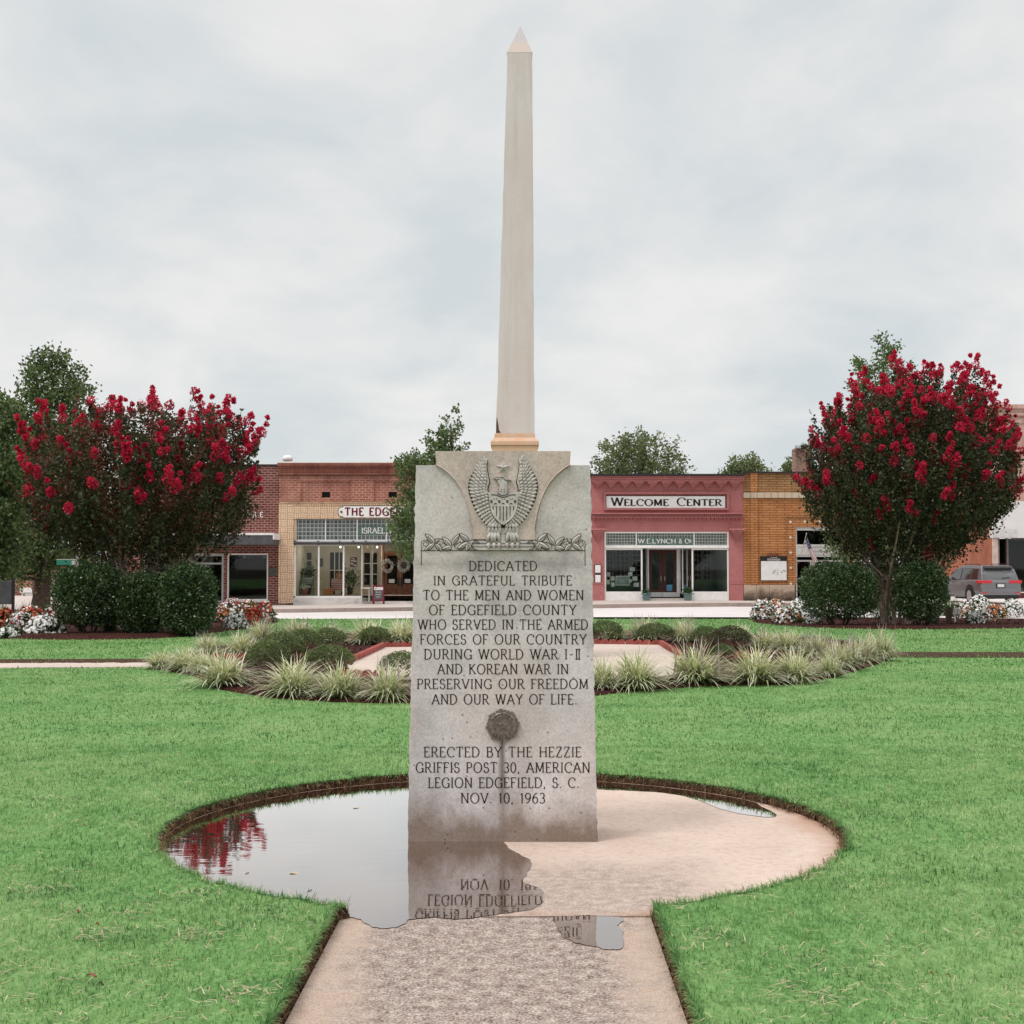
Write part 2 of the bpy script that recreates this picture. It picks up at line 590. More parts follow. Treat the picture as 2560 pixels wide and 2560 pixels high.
# ================================================================ THE SETTING: ground, lawn, pad, street
def concrete(name, c1, c2, c3, sc1=1.6, speck=0.25, edge=None):
    m, nt = new_mat(name)
    v = wpos(nt)
    f1 = noise_(nt, v, sc1, 6.0, 0.6, 0.4)
    f2 = noise_(nt, v, 22.0, 4.0, 0.7)
    f3 = noise_(nt, v, 160.0, 2.0, 0.6)
    cc = mixc(nt, ramp(nt, f1, [(0.34, 0.0), (0.66, 1.0)]), c1, c2)
    cc = mixc(nt, ramp(nt, f2, [(0.48, 0.0), (0.72, 0.75)]), cc, c3)
    cc = mixc(nt, speck, cc, mixc(nt, 1.0, cc, ramp(nt, f3, [(0.32, 0.25), (0.5, 1.0), (0.7, 1.5)]), 'MULTIPLY'))
    if edge:                        # a worn, pitted strip along the middle of the walk, with a shape of its own
        s = node(nt, 'ShaderNodeSeparateXYZ', {0: v})
        xx = math_(nt, 'ABSOLUTE', math_(nt, 'ADD', s.outputs[0], edge[0]))
        yy = math_(nt, 'ABSOLUTE', math_(nt, 'ADD', s.outputs[1], edge[1]))
        k = math_(nt, 'ADD', math_(nt, 'MAXIMUM', math_(nt, 'DIVIDE', xx, edge[2]), math_(nt, 'DIVIDE', yy, edge[3])),
                  math_(nt, 'MULTIPLY', math_(nt, 'SUBTRACT', f1, 0.5), 1.3))
        wear = ramp(nt, k, [(0.65, 1.0), (1.05, 0.0)])
        pit = math_(nt, 'ADD', math_(nt, 'MULTIPLY', noise_(nt, v, 95.0, 5.0, 0.75), 0.65), math_(nt, 'MULTIPLY', noise_(nt, v, 17.0, 5.0, 0.7), 0.35))
        pc = ramp(nt, pit, [(0.41, (0.085, 0.058, 0.046)), (0.465, (0.225, 0.175, 0.148)), (0.52, (0.335, 0.275, 0.238)), (0.59, (0.56, 0.49, 0.43))])
        cc = mixc(nt, math_(nt, 'MULTIPLY', wear, edge[4]), cc, pc)
    if name == 'pad_concrete':      # clay washed in from the soil rim
        s = node(nt, 'ShaderNodeSeparateXYZ', {0: v})
        dx = math_(nt, 'ADD', s.outputs[0], 0.055)
        dy = math_(nt, 'ADD', s.outputs[1], -7.36)
        rr = math_(nt, 'SQRT', math_(nt, 'ADD', math_(nt, 'MULTIPLY', dx, dx), math_(nt, 'MULTIPLY', dy, dy)))
        k = math_(nt, 'ADD', rr, math_(nt, 'MULTIPLY', math_(nt, 'SUBTRACT', f1, 0.5), 0.55))
        cc = mixc(nt, ramp(nt, math_(nt, 'SUBTRACT', k, 1.0), [(0.62, 0.0), (0.88, 0.75)]), cc, (0.40, 0.235, 0.15))
    finish(nt, cc, 0.9, 0.2, bump=f2, bstr=0.25, bdist=0.006)
    return m


M = {}
M['pad'] = concrete('pad_concrete', (0.625, 0.51, 0.43), (0.53, 0.425, 0.355), (0.43, 0.315, 0.24),
                    edge=(-0.16, -5.75, 0.85, 1.0, 0.6))
M['walk'] = concrete('walk_concrete', (0.52, 0.42, 0.34), (0.43, 0.335, 0.27), (0.36, 0.255, 0.185), 2.2, 0.45,
                     edge=(0.09, 0.0, 0.62, 60.0, 0.95))
M['path'] = concrete('path_concrete', (0.62, 0.53, 0.46), (0.52, 0.44, 0.38), (0.42, 0.34, 0.28))
M['road'] = concrete('road_surface', (0.70, 0.66, 0.64), (0.62, 0.585, 0.565), (0.56, 0.52, 0.50), 0.5, 0.2)
M['sidewalk'] = concrete('sidewalk_concrete', (0.60, 0.54, 0.49), (0.50, 0.44, 0.40), (0.42, 0.36, 0.32), 0.8, 0.2)
M['kerb'] = concrete('kerb_stone', (0.30, 0.24, 0.21), (0.40, 0.33, 0.29), (0.20, 0.14, 0.12), 1.5, 0.3)

m, nt = new_mat('soil')
f = noise_(nt, wpos(nt), 45.0, 5.0, 0.7)
finish(nt, ramp(nt, f, [(0.3, (0.018, 0.010, 0.007)), (0.55, (0.085, 0.046, 0.030)), (0.75, (0.19, 0.11, 0.07))]), 0.95, 0.1,
       bump=f, bstr=0.8, bdist=0.02)
M['soil'] = m

m, nt = new_mat('mulch')
v = wpos(nt)
f = noise_(nt, scaled(nt, v, (24, 40, 24)), 1.0, 5.0, 0.75)
f2 = noise_(nt, v, 1.4, 3.0)
cc = ramp(nt, f, [(0.30, (0.010, 0.004, 0.004)), (0.52, (0.062, 0.022, 0.018)), (0.68, (0.15, 0.062, 0.045)), (0.8, (0.26, 0.15, 0.11))])
finish(nt, mixc(nt, 0.5, cc, mixc(nt, 1.0, cc, ramp(nt, f2, [(0.3, 0.6), (0.7, 1.4)]), 'MULTIPLY')), 0.95, 0.1, bump=f, bstr=1.0,
       bdist=0.03)
M['mulch'] = m

m, nt = new_mat('lawn_base')
v = wpos(nt)
f1 = noise_(nt, v, 0.7, 5.0, 0.6)
f2 = noise_(nt, scaled(nt, v, (30, 12, 30)), 1.0, 4.0, 0.7)
c_ = ramp(nt, f2, [(0.30, (0.055, 0.135, 0.038)), (0.5, (0.125, 0.265, 0.080)), (0.72, (0.21, 0.36, 0.132))])
c_ = mixc(nt, ramp(nt, f1, [(0.4, 0.0), (0.7, 0.5)]), c_, (0.29, 0.385, 0.165))
finish(nt, c_, 0.9, 0.1, bump=f2, bstr=0.6, bdist=0.02)
M['lawn'] = m

m, nt = new_mat('grass_blade')
g = node(nt, 'ShaderNodeNewGeometry')
f1 = noise_(nt, g.outputs['Position'], 0.8, 4.0, 0.6)
f3 = noise_(nt, g.outputs['Position'], 3.2, 3.0, 0.6)
k = math_(nt, 'ADD', math_(nt, 'MULTIPLY', g.outputs['Random Per Island'], 0.55),
          math_(nt, 'ADD', math_(nt, 'MULTIPLY', f1, 0.95), math_(nt, 'ADD', -0.225, math_(nt, 'MULTIPLY', math_(nt, 'SUBTRACT', f3, 0.5), 0.95))), clamp=True)
c_ = ramp(nt, k, [(0.15, (0.055, 0.150, 0.042)), (0.48, (0.155, 0.325, 0.100)), (0.76, (0.295, 0.475, 0.180)), (1.0, (0.58, 0.62, 0.36))])
p = node(nt, 'ShaderNodeBsdfPrincipled', {'Base Color': c_, 'Roughness': 0.6, 'Specular IOR Level': 0.25})
t = node(nt, 'ShaderNodeBsdfTranslucent', {0: c_})
s = node(nt, 'ShaderNodeMixShader', {0: 0.35, 1: p.outputs[0], 2: t.outputs[0]})
node(nt, 'ShaderNodeOutputMaterial', {0: s.outputs[0]})
M['blade'] = m
M['straw'] = leaf_mat('dry_straw', (0.40, 0.30, 0.19), (0.62, 0.51, 0.36), (0.60, 0.59, 0.40), 0.15, 3.0, 0.8, 0.1)
M['root'] = leaf_mat('dry_roots', (0.10, 0.055, 0.03), (0.22, 0.14, 0.075), (0.42, 0.31, 0.18), 0.1, 8.0, 0.9, 0.1)

# --- far ground, reaching the horizon
mb = MB()
mb.quad((-900, -300, -0.75), (900, -300, -0.75), (900, 1500, -0.75), (-900, 1500, -0.75))
tag(mb.build('ground', plain('bare_earth', (0.075, 0.062, 0.05), 0.95, 0.4, 0.4, 0.1)), kind='structure')

# --- the round pad, the walk that leads to it
PC, PR, YJ = Vector((-0.055, 7.36)), 1.845, 5.652
a0 = math.degrees(math.asin((YJ - PC.y) / PR))
pad = [(PC.x + PR * math.cos(rad(a)), PC.y + PR * math.sin(rad(a))) for a in np.linspace(a0, 180 - a0, 72)]
mb = MB()
mb.slab(pad, -0.12, 0.0)
tag(mb.build('pad', M['pad'], bevel=0.006), kind='structure')
wl = lambda y: -0.718 + (y - 5.644) * 0.0122
wr = lambda y: 0.581 + (y - 5.644) * 0.0118
mb = MB()
mb.slab([(wl(5.640), 5.640), (wl(-5), -5), (wr(-5), -5), (wr(5.640), 5.640)], -0.12, -0.001)
tag(mb.build('walk', M['walk'], bevel=0.006), kind='structure')
mb = MB()
mb.quad((-3, -6, -0.03), (3, -6, -0.03), (3, 10, -0.03), (-3, 10, -0.03))
tag(mb.build('soil_bed', M['soil']), kind='structure')

# --- lawn with a notch for walk and pad
gap = 0.030
hole = [(wl(-6) - gap, -6), (wl(2) - gap, 2), (wl(4) - gap, 4), (wl(5.60) - gap, 5.60)]
for a in np.linspace(180 - a0 + 1.5, a0 - 1.5, 90)[::1]:
    j = 0.012 * math.sin(a * 0.9) + 0.010 * math.sin(a * 2.3 + 1) + rng.normal() * 0.006
    front = max(0.0, -math.sin(rad(a)))
    rr = PR + gap * (1 - 0.95 * min(1, front * 2.2)) + j
    hole.append((PC.x + rr * math.cos(rad(a)), PC.y + rr * math.sin(rad(a))))
hole += [(wr(5.60) + gap, 5.60), (wr(4) + gap, 4), (wr(2) + gap, 2), (wr(-6) + gap, -6)]
outer = hole + [(45, -6), (45, 27), (-45, 27), (-45, -6)]
tr = geometry.tessellate_polygon([[Vector((p[0], p[1], 0)) for p in outer]])
mb = MB()
mb.add([(p[0], p[1], 0.05) for p in outer], [tuple(t)[::-1] if True else t for t in tr])
mb.quad((-45, 27, .05), (45, 27, .05), (45, 40, -0.21), (-45, 40, -0.21))
lw = mb.build('lawn', M['lawn'])
tag(lw, kind='structure')
mb = MB()
for i in range(len(hole) - 1):
    a, b = Vector((*hole[i], 0)), Vector((*hole[i + 1], 0))
    n_ = max(1, int((b - a).length / 0.03))
    for k in range(n_):
        p, q = a.lerp(b, k / n_), a.lerp(b, (k + 1) / n_)
        c0 = Vector((PC.x, 6.0 if p.y < 5.6 else PC.y, 0))
        if p.y < 5.6:
            c0 = Vector((0, p.y, 0))
        dn = (c0 - p).normalized()
        o1 = dn * (0.022 + rng.normal() * 0.006)
        o2 = dn * (0.022 + rng.normal() * 0.006)
        mb.quad(p + Vector((0, 0, .052)), q + Vector((0, 0, .052)), q + o2 + Vector((0, 0, -.028)), p + o1 + Vector((0, 0, -.028)))
tag(mb.build('soil_edge', M['soil']), kind='structure')

# --- cross path: a strip of concrete on the left, a cut groove on the right
pl = [G(-900, 1664, .056), G(470, 1656, .056), G(470, 1667, .056), G(-900, 1676, .056)]
mb = MB()
mb.slab([(p.x, p.y) for p in pl[::-1]], 0.03, 0.062)
tag(mb.build('cross_path', M['path']), kind='structure')
mb = MB()
for (xa, ya, xb, yb, hh) in ((-900, 1656, 470, 1651, 9), (2225, 1634, 3400, 1636, 10)):
    a, b = GL(xa, ya), GL(xb, yb)
    a2, b2 = GL(xa, ya + hh), GL(xb, yb + hh)
    N_ = 90
    for k in range(N_):
        t0, t1 = k / N_, (k + 1) / N_
        p0, p1, q0, q1 = a.lerp(b, t0), a.lerp(b, t1), a2.lerp(b2, t0), a2.lerp(b2, t1)
        z = 0.058
        mb.quad((q0.x, q0.y + rng.normal() * .03, z), (q1.x, q1.y + rng.normal() * .03, z), (p1.x, p1.y, z + .02), (p0.x, p0.y, z + .02))
tag(mb.build('soil_strip', M['soil']), kind='structure')

# --- street: kerb line, road, pavement
ZK = [(-60, -.42), (-8.8, -.372), (7.7, -.134), (12, -.16), (20, -.30), (60, -.30)]        # road level at the kerb
ZN = [(-60, -.24), (-7, -.215), (2.5, -.150), (12, -.16), (20, -.24), (60, -.24)]         # road level at the lawn edge
ZF = [(-60, -.27), (-9.5, -.245), (3, -.045), (9.4, -.075), (16, -.13), (60, -.2)]          # pavement level at the shop fronts
YK, YF, YN = 49.0, 54.0, 40.0
xs = np.linspace(-60, 60, 61)
mb = MB()
for a, b in zip(xs[:-1], xs[1:]):
    mb.quad((a, YN, interp(a, ZN)), (b, YN, interp(b, ZN)), (b, YK, interp(b, ZK)), (a, YK, interp(a, ZK)))
xs2 = [x for x in xs if x >= 16] + []
for a, b in zip(xs2[:-1], xs2[1:]):
    mb.quad((a, YK, interp(a, ZK)), (b, YK, interp(b, ZK)), (b, 95, -.3), (a, 95, -.3))
tag(mb.build('road', M['road']), kind='structure')
mb, mk = MB(), MB()
for a, b in zip(xs[:-1], xs[1:]):
    if b > 16:
        continue
    for (x0, x1) in ((a, b),):
        k0, k1 = interp(x0, ZK) + .14, interp(x1, ZK) + .14
        f0, f1 = interp(x0, ZF), interp(x1, ZF)
        mb.quad((x0, YK + .15, k0), (x1, YK + .15, k1), (x1, YF + 1.6, f1), (x0, YF + 1.6, f0))
        e = 0.0
        mk.add([(x0, YK, k0 - .3), (x1, YK, k1 - .3), (x1, YK, k1), (x0, YK, k0), (x1, YK + .148, k1 + .002), (x0, YK + .148, k0 + .002)],
               [(0, 1, 2, 3), (3, 2, 4, 5)])
mb.quad((-60, YF + 1.6, -.3), (-9, YF + 1.6, -.3), (-9, 95, -.3), (-60, 95, -.3))
tag(mb.build('sidewalk', M['sidewalk']), kind='structure')
tag(mk.build('kerb', M['kerb']), kind='structure')

# --- flower beds: outlines on the ground
bed_px = [(372, 1668), (440, 1682), (490, 1692), (520, 1714), (560, 1728), (620, 1737), (700, 1748), (850, 1757), (1020, 1760), (1260, 1762),
          (1480, 1742), (1560, 1731), (1740, 1717), (1900, 1714), (1990, 1711), (2080, 1697), (2150, 1676), (2225, 1650),
          (2250, 1632), (2200, 1615), (2080, 1600), (1900, 1590), (1640, 1580), (1300, 1578), (1000, 1581), (800, 1588), (640, 1602), (520, 1622),
          (420, 1648)]
BED = [GL(*p) for p in bed_px]
left_px = [(-260, 1590), (0, 1598), (180, 1600), (350, 1599), (470, 1592), (560, 1580), (640, 1566), (700, 1556), (690, 1552), (560, 1550), (300, 1550),
           (0, 1550), (-260, 1550)]
LBED = [GL(*p) for p in left_px]
right_px = [(1878, 1552), (1890, 1558), (1950, 1564), (2040, 1570), (2217, 1574), (2400, 1573), (2560, 1571), (2800, 1568), (2800, 1552), (2560, 1550),
            (2240, 1550), (2000, 1549), (1900, 1548)]
RBED = [GL(*p) for p in right_px]


def mulch_sheet(name, poly, hgt):
    pts = [Vector((p.x, p.y)) for p in chaikin([Vector((p.x, p.y, 0)) for p in poly], 2)]
    c = sum(pts, Vector((0, 0))) / len(pts)
    mb = MB()
    n = len(pts)
    V, Fc = [], []
    for s_, z in ((1.0, -0.02), (0.995, 0.02), (0.97, hgt)):
        for p in pts:
            q = c + (p - c) * s_
            V.append((q.x, q.y, lawn_z(q.y) + z + (rng.normal() * .008 if z > 0 else 0)))
    for r in range(2):
        for k in range(n):
            Fc.append((r * n + k, r * n + (k + 1) % n, (r + 1) * n + (k + 1) % n, (r + 1) * n + k))
    tr = geometry.tessellate_polygon([[Vector((V[2 * n + k][0], V[2 * n + k][1], 0)) for k in range(n)]])
    Fc += [tuple(2 * n + i for i in t) for t in tr]
    mb.add(V, Fc)
    return tag(mb.build(name, M['mulch']), kind='structure')


mulch_sheet('mulch_bed', BED, 0.035)
mulch_sheet('mulch_bed', LBED, 0.05)
mulch_sheet('mulch_bed', RBED, 0.05)
# --- plaza of the tall monument inside the bed
plz_px = [(866, 1664), (960, 1622), (1030, 1617), (1500, 1613), (1652, 1617), (1700, 1645), (1700, 1690), (1600, 1705), (960, 1705), (880, 1690)]
PLZ = [G(p[0], p[1], .06) for p in plz_px]
mb = MB()
mb.slab([(p.x, p.y) for p in PLZ], 0.02, 0.095)
tag(mb.build('plaza', M['path']), kind='structure')

# loose chips lying on the mulch
for nm, poly, cnt in (('mulch_chips', BED, 9000), ('mulch_chips', LBED, 5000), ('mulch_chips', RBED, 5000)):
    P_ = np.array([(p.x, p.y) for p in poly])
    X = rng.uniform(P_[:, 0].min(), P_[:, 0].max(), cnt * 3)
    Y = rng.uniform(P_[:, 1].min(), P_[:, 1].max(), cnt * 3)
    ok = in_poly(X, Y, P_)
    ok &= ~in_poly(X, Y, [(p.x, p.y) for p in PLZ])
    X, Y = X[ok][:cnt], Y[ok][:cnt]
    Z = np.array([lawn_z(y) for y in Y]) + .045
    D = rng.normal(size=(len(X), 3)) * (1, 1, .35)
    o = leaves(nm, np.stack([X, Y, Z], 1), unit(D), rng.uniform(.03, .09, len(X)), rng.uniform(.012, .03, len(X)), M['mulch'], None, 0.0)
    tag(o, 'loose dark shredded bark lying over the planting bed', 'mulch', kind='stuff')

# --- puddles on the pad
m, nt = new_mat('puddle_water')
v = wpos(nt)
f = noise_(nt, v, 5.0, 5.0, 0.6)
f2 = noise_(nt, scaled(nt, v, (9, 22, 9)), 1.0, 4.0, 0.7)
cc = mixc(nt, ramp(nt, f2, [(0.4, 0.0), (0.7, 0.8)]), (0.085, 0.040, 0.024), (0.030, 0.013, 0.009))
rp = noise_(nt, scaled(nt, v, (3, 9, 3)), 1.0, 2.0)
b = node(nt, 'ShaderNodeBump', {'Height': rp, 'Strength': 0.06, 'Distance': 0.01})
d_ = node(nt, 'ShaderNodeBsdfDiffuse', {0: cc})
g_ = node(nt, 'ShaderNodeBsdfGlossy', {0: (1, 0.985, 0.97, 1), 'Roughness': 0.025, 'Normal': b.outputs[0]})
fr = node(nt, 'ShaderNodeFresnel', {0: 1.33})
s = node(nt, 'ShaderNodeMixShader', {0: math_(nt, 'MULTIPLY', fr.outputs[0], 2.65, clamp=True), 1: d_.outputs[0], 2: g_.outputs[0]})
node(nt, 'ShaderNodeOutputMaterial', {0: s.outputs[0]})
M['water'] = m
rim = lambda a0_, a1_, r_, n_: [(PC.x + r_ * math.cos(rad(a)), PC.y + r_ * math.sin(rad(a)), .003) for a in np.linspace(a0_, a1_, n_)]
pxs = lambda l: [tuple(G(px, py, .003)) for px, py in l]
pud = [rim(97, 226, PR + .006, 48) + pxs([(868, 2268), (872, 2290), (905, 2300), (925, 2318), (975, 2322), (1008, 2312), (1020, 2298), (1090, 2291), (1165, 2299),
                                           (1240, 2284), (1330, 2276), (1366, 2250), (1352, 2218), (1298, 2206), (1326, 2176), (1330, 2150), (1300, 2136), (1275, 2124),
                                           (1250, 2098), (1230, 2070), (1060, 2060), (1030, 1990)]),
       rim(84, 33, PR + .006, 22) + pxs([(1960, 2044), (1880, 2040), (1806, 2024), (1752, 2002), (1690, 1984), (1600, 1976), (1480, 1974)]),
       pxs([(1376, 2290), (1450, 2289), (1538, 2288), (1562, 2298), (1546, 2310), (1562, 2338), (1556, 2370), (1532, 2377), (1490, 2366), (1452, 2360), (1424, 2352),
            (1398, 2330), (1392, 2308)])]
for q in pud:
    pts = chaikin([Vector(p_) for p_ in q], 2)
    jit = [(p.x + rng.normal() * .004, p.y + rng.normal() * .006) for p in pts]
    tr = geometry.tessellate_polygon([[Vector((a, b, 0)) for a, b in jit]])
    mb = MB()
    mb.add([(a, b, .003) for a, b in jit], [tuple(t) for t in tr])
    o = mb.build('puddle', M['water'])
    # face upward
    if o.data.polygons[0].normal.z < 0:
        o.data.flip_normals()
    tag(o, kind='structure')

# --- grass
holeP = [(p[0], p[1]) for p in hole]
pathP = [(p.x, p.y) for p in pl]
polys = [[(p.x, p.y) for p in q] for q in (BED, LBED, RBED)] + [pathP]


def grass_zone(name, y0, y1, dens, lh, bw, up, mat, keep=0.0):
    out = []
    tot = 0
    n = int((y1 - y0) * 2 * (y1 * 0.41 + 2.2) * dens)
    Y = y0 + (y1 - y0) * rng.random(n)
    X = (rng.random(n) * 2 - 1) * (y1 * 0.41 + 2.2)
    ins = np.abs(X) < Y * 0.41 + 2.2
    X, Y = X[ins], Y[ins]
    n = len(X)
    ok = ~in_poly(X, Y, holeP)
    for q in polys:
        ok &= ~in_poly(X, Y, q)
    if keep:                                     # clumped growth
        cl = np.sin(X * 9 + np.sin(Y * 7) * 2) * np.sin(Y * 11 + np.sin(X * 6) * 2)
        ok &= rng.random(n) < 0.72 + 0.28 * cl
    X, Y = X[ok], Y[ok]
    n = len(X)
    Z = np.where(Y < 27, .05, .05 - .26 * np.clip((Y - 27) / 13, 0, 1)) - .004
    D = rdirs(n, up)
    D[:, 2] = np.abs(D[:, 2]) + .15
    o = blades(name, np.stack([X, Y, Z], 1), unit(D), rng.uniform(lh * .5, lh * 1.25, n), rng.uniform(bw * .7, bw * 1.3, n),
               rng.uniform(.1, 1.0, n), mat, None, 2)
    return tag(o, 'short mown green turf around the round pad and beds', 'grass', kind='stuff')


grass_zone('grass', 3.0, 6.2, 10500, .029, .0036, .75, M['blade'], 1)
grass_zone('grass', 6.2, 10.5, 5600, .031, .0050, .8, M['blade'], 1)
grass_zone('grass', 10.5, 18.0, 1500, .034, .0090, .9, M['blade'], 1)
grass_zone('grass', 18.0, 27.0, 330, .042, .017, 1.2, M['blade'])
grass_zone('grass', 27.0, 39.8, 120, .045, .03, 1.1, M['blade'])

# fringe hanging over the cut edge and dead roots in it
Pn, Dn, Pr, Dr = [], [], [], []
for i in range(3, len(hole) - 4):
    a, b = Vector((*hole[i], 0)), Vector((*hole[i + 1], 0))
    for _ in range(int((b - a).length * 700) + 1):
        p = a.lerp(b, rng.random())
        inw = (Vector((PC.x, PC.y, 0)) - p).normalized()
        Pn.append((p.x - inw.x * .02 * rng.random(), p.y - inw.y * .02 * rng.random(), .045))
        d = inw * rng.uniform(.1, 1.1) + Vector(rng.normal(size=3)) * .5 + Vector((0, 0, .7))
        Dn.append(tuple(d))
    for _ in range(int((b - a).length * 420) + 1):
        p = a.lerp(b, rng.random())
        inw = (Vector((PC.x, PC.y, 0)) - p).normalized()
        z = rng.uniform(-.02, .05)
        Pr.append((p.x + inw.x * (.02 + .025 * rng.random()), p.y + inw.y * (.02 + .025 * rng.random()), z))
        Dr.append(tuple(inw * .3 + Vector(rng.normal(size=3)) * (1, 1, .5)[0]))
for (sgn, fn) in ((-1, wl), (1, wr)):
    for _ in range(1600):
        y = rng.uniform(4.0, 5.62)
        Pn.append((fn(y) + sgn * (gap + .01 * rng.random()), y, .045))
        Dn.append((-sgn * rng.uniform(.0, .8) + rng.normal() * .4, rng.normal() * .5, .8))
    for _ in range(900):
        y = rng.uniform(4.0, 5.62)
        Pr.append((fn(y) + sgn * (gap - .02 * rng.random()), y, rng.uniform(-.02, .045)))
        Dr.append((rng.normal() * .5, rng.normal(), rng.normal() * .4))
Pn, Dn, Pr, Dr = (np.array(a) for a in (Pn, Dn, Pr, Dr))
tag(blades('grass_fringe', Pn, unit(Dn), rng.uniform(.025, .060, len(Pn)), .0042, rng.uniform(.6, 2.0, len(Pn)), M['blade'], None, 2),
    'green turf fringe overhanging the cut edge of the pad', 'grass', kind='stuff')
tag(blades('dead_roots', Pr, unit(Dr), rng.uniform(.02, .06, len(Pr)), .004, rng.uniform(.2, 1.2, len(Pr)), M['root'], None, 2),
    'brown dead grass and roots along the cut soil edge', 'roots', kind='stuff')

# straw-coloured clippings scattered over the turf
P_, D_, L_ = [], [], []


def clip(x, y, k, spread, ln):
    for _ in range(k):
        px_, py_ = x + rng.normal() * spread, y + rng.normal() * spread * .8
        if in_poly(np.array([px_]), np.array([py_]), holeP)[0]:
            continue
        P_.append((px_, py_, .05 + rng.uniform(.016, .034)))
        D_.append((rng.normal(), rng.normal() * .7, rng.normal() * .12))
        L_.append(rng.uniform(.5, 1.3) * ln)


for (px, py, k, s) in ((230, 2350, 26, .06), (490, 2355, 34, .06), (470, 2240, 26, .06), (440, 2010, 24, .07), (60, 2230, 22, .07),
                       (600, 2490, 22, .07), (120, 2000, 10, .05), (170, 2010, 8, .05), (20, 2090, 10, .06), (350, 2080, 10, .05),
                       (150, 2320, 8, .05), (230, 2060, 10, .05), (310, 2300, 12, .04), (2010, 2510, 34, .09), (1990, 2490, 14, .06),
                       (2030, 2200, 14, .06), (1750, 2370, 10, .05), (1790, 2350, 10, .06), (2230, 1990, 10, .06), (2010, 1975, 16, .08),
                       (1880, 2250, 12, .05), (2400, 2350, 10, .06), (2080, 2010, 12, .09), (1960, 2010, 12, .08), (2150, 2430, 8, .06),
                       (1990, 2420, 10, .05), (640, 2500, 14, .05), (740, 2400, 10, .04), (540, 2180, 12, .05), (40, 2440, 10, .05)):
    g_ = GL(px, py)
    clip(g_.x, g_.y, int(k * 1.3), s * 1.1, .050)
for _ in range(1700):
    y = 4.0 + 8 * rng.random() ** 1.4
    x = (rng.random() * 2 - 1) * (y * .4)
    if x > 0 and rng.random() < .35:
        continue
    clip(x, y, int(rng.integers(1, 4)), .022, .048)
P_, D_, L_ = np.array(P_), unit(np.array(D_)), np.array(L_)
tag(blades('dry_clippings', P_, D_, L_, .0036, rng.uniform(-.5, .9, len(P_)), M['straw'], None, 3),
    'straw coloured mowing clippings lying loose on the turf', 'clippings', kind='stuff')

# ================================================================ THE STONE MARKER on the pad
Y0 = 7.15                                     # plane of its inscribed face
YB = 7.53                                     # back face


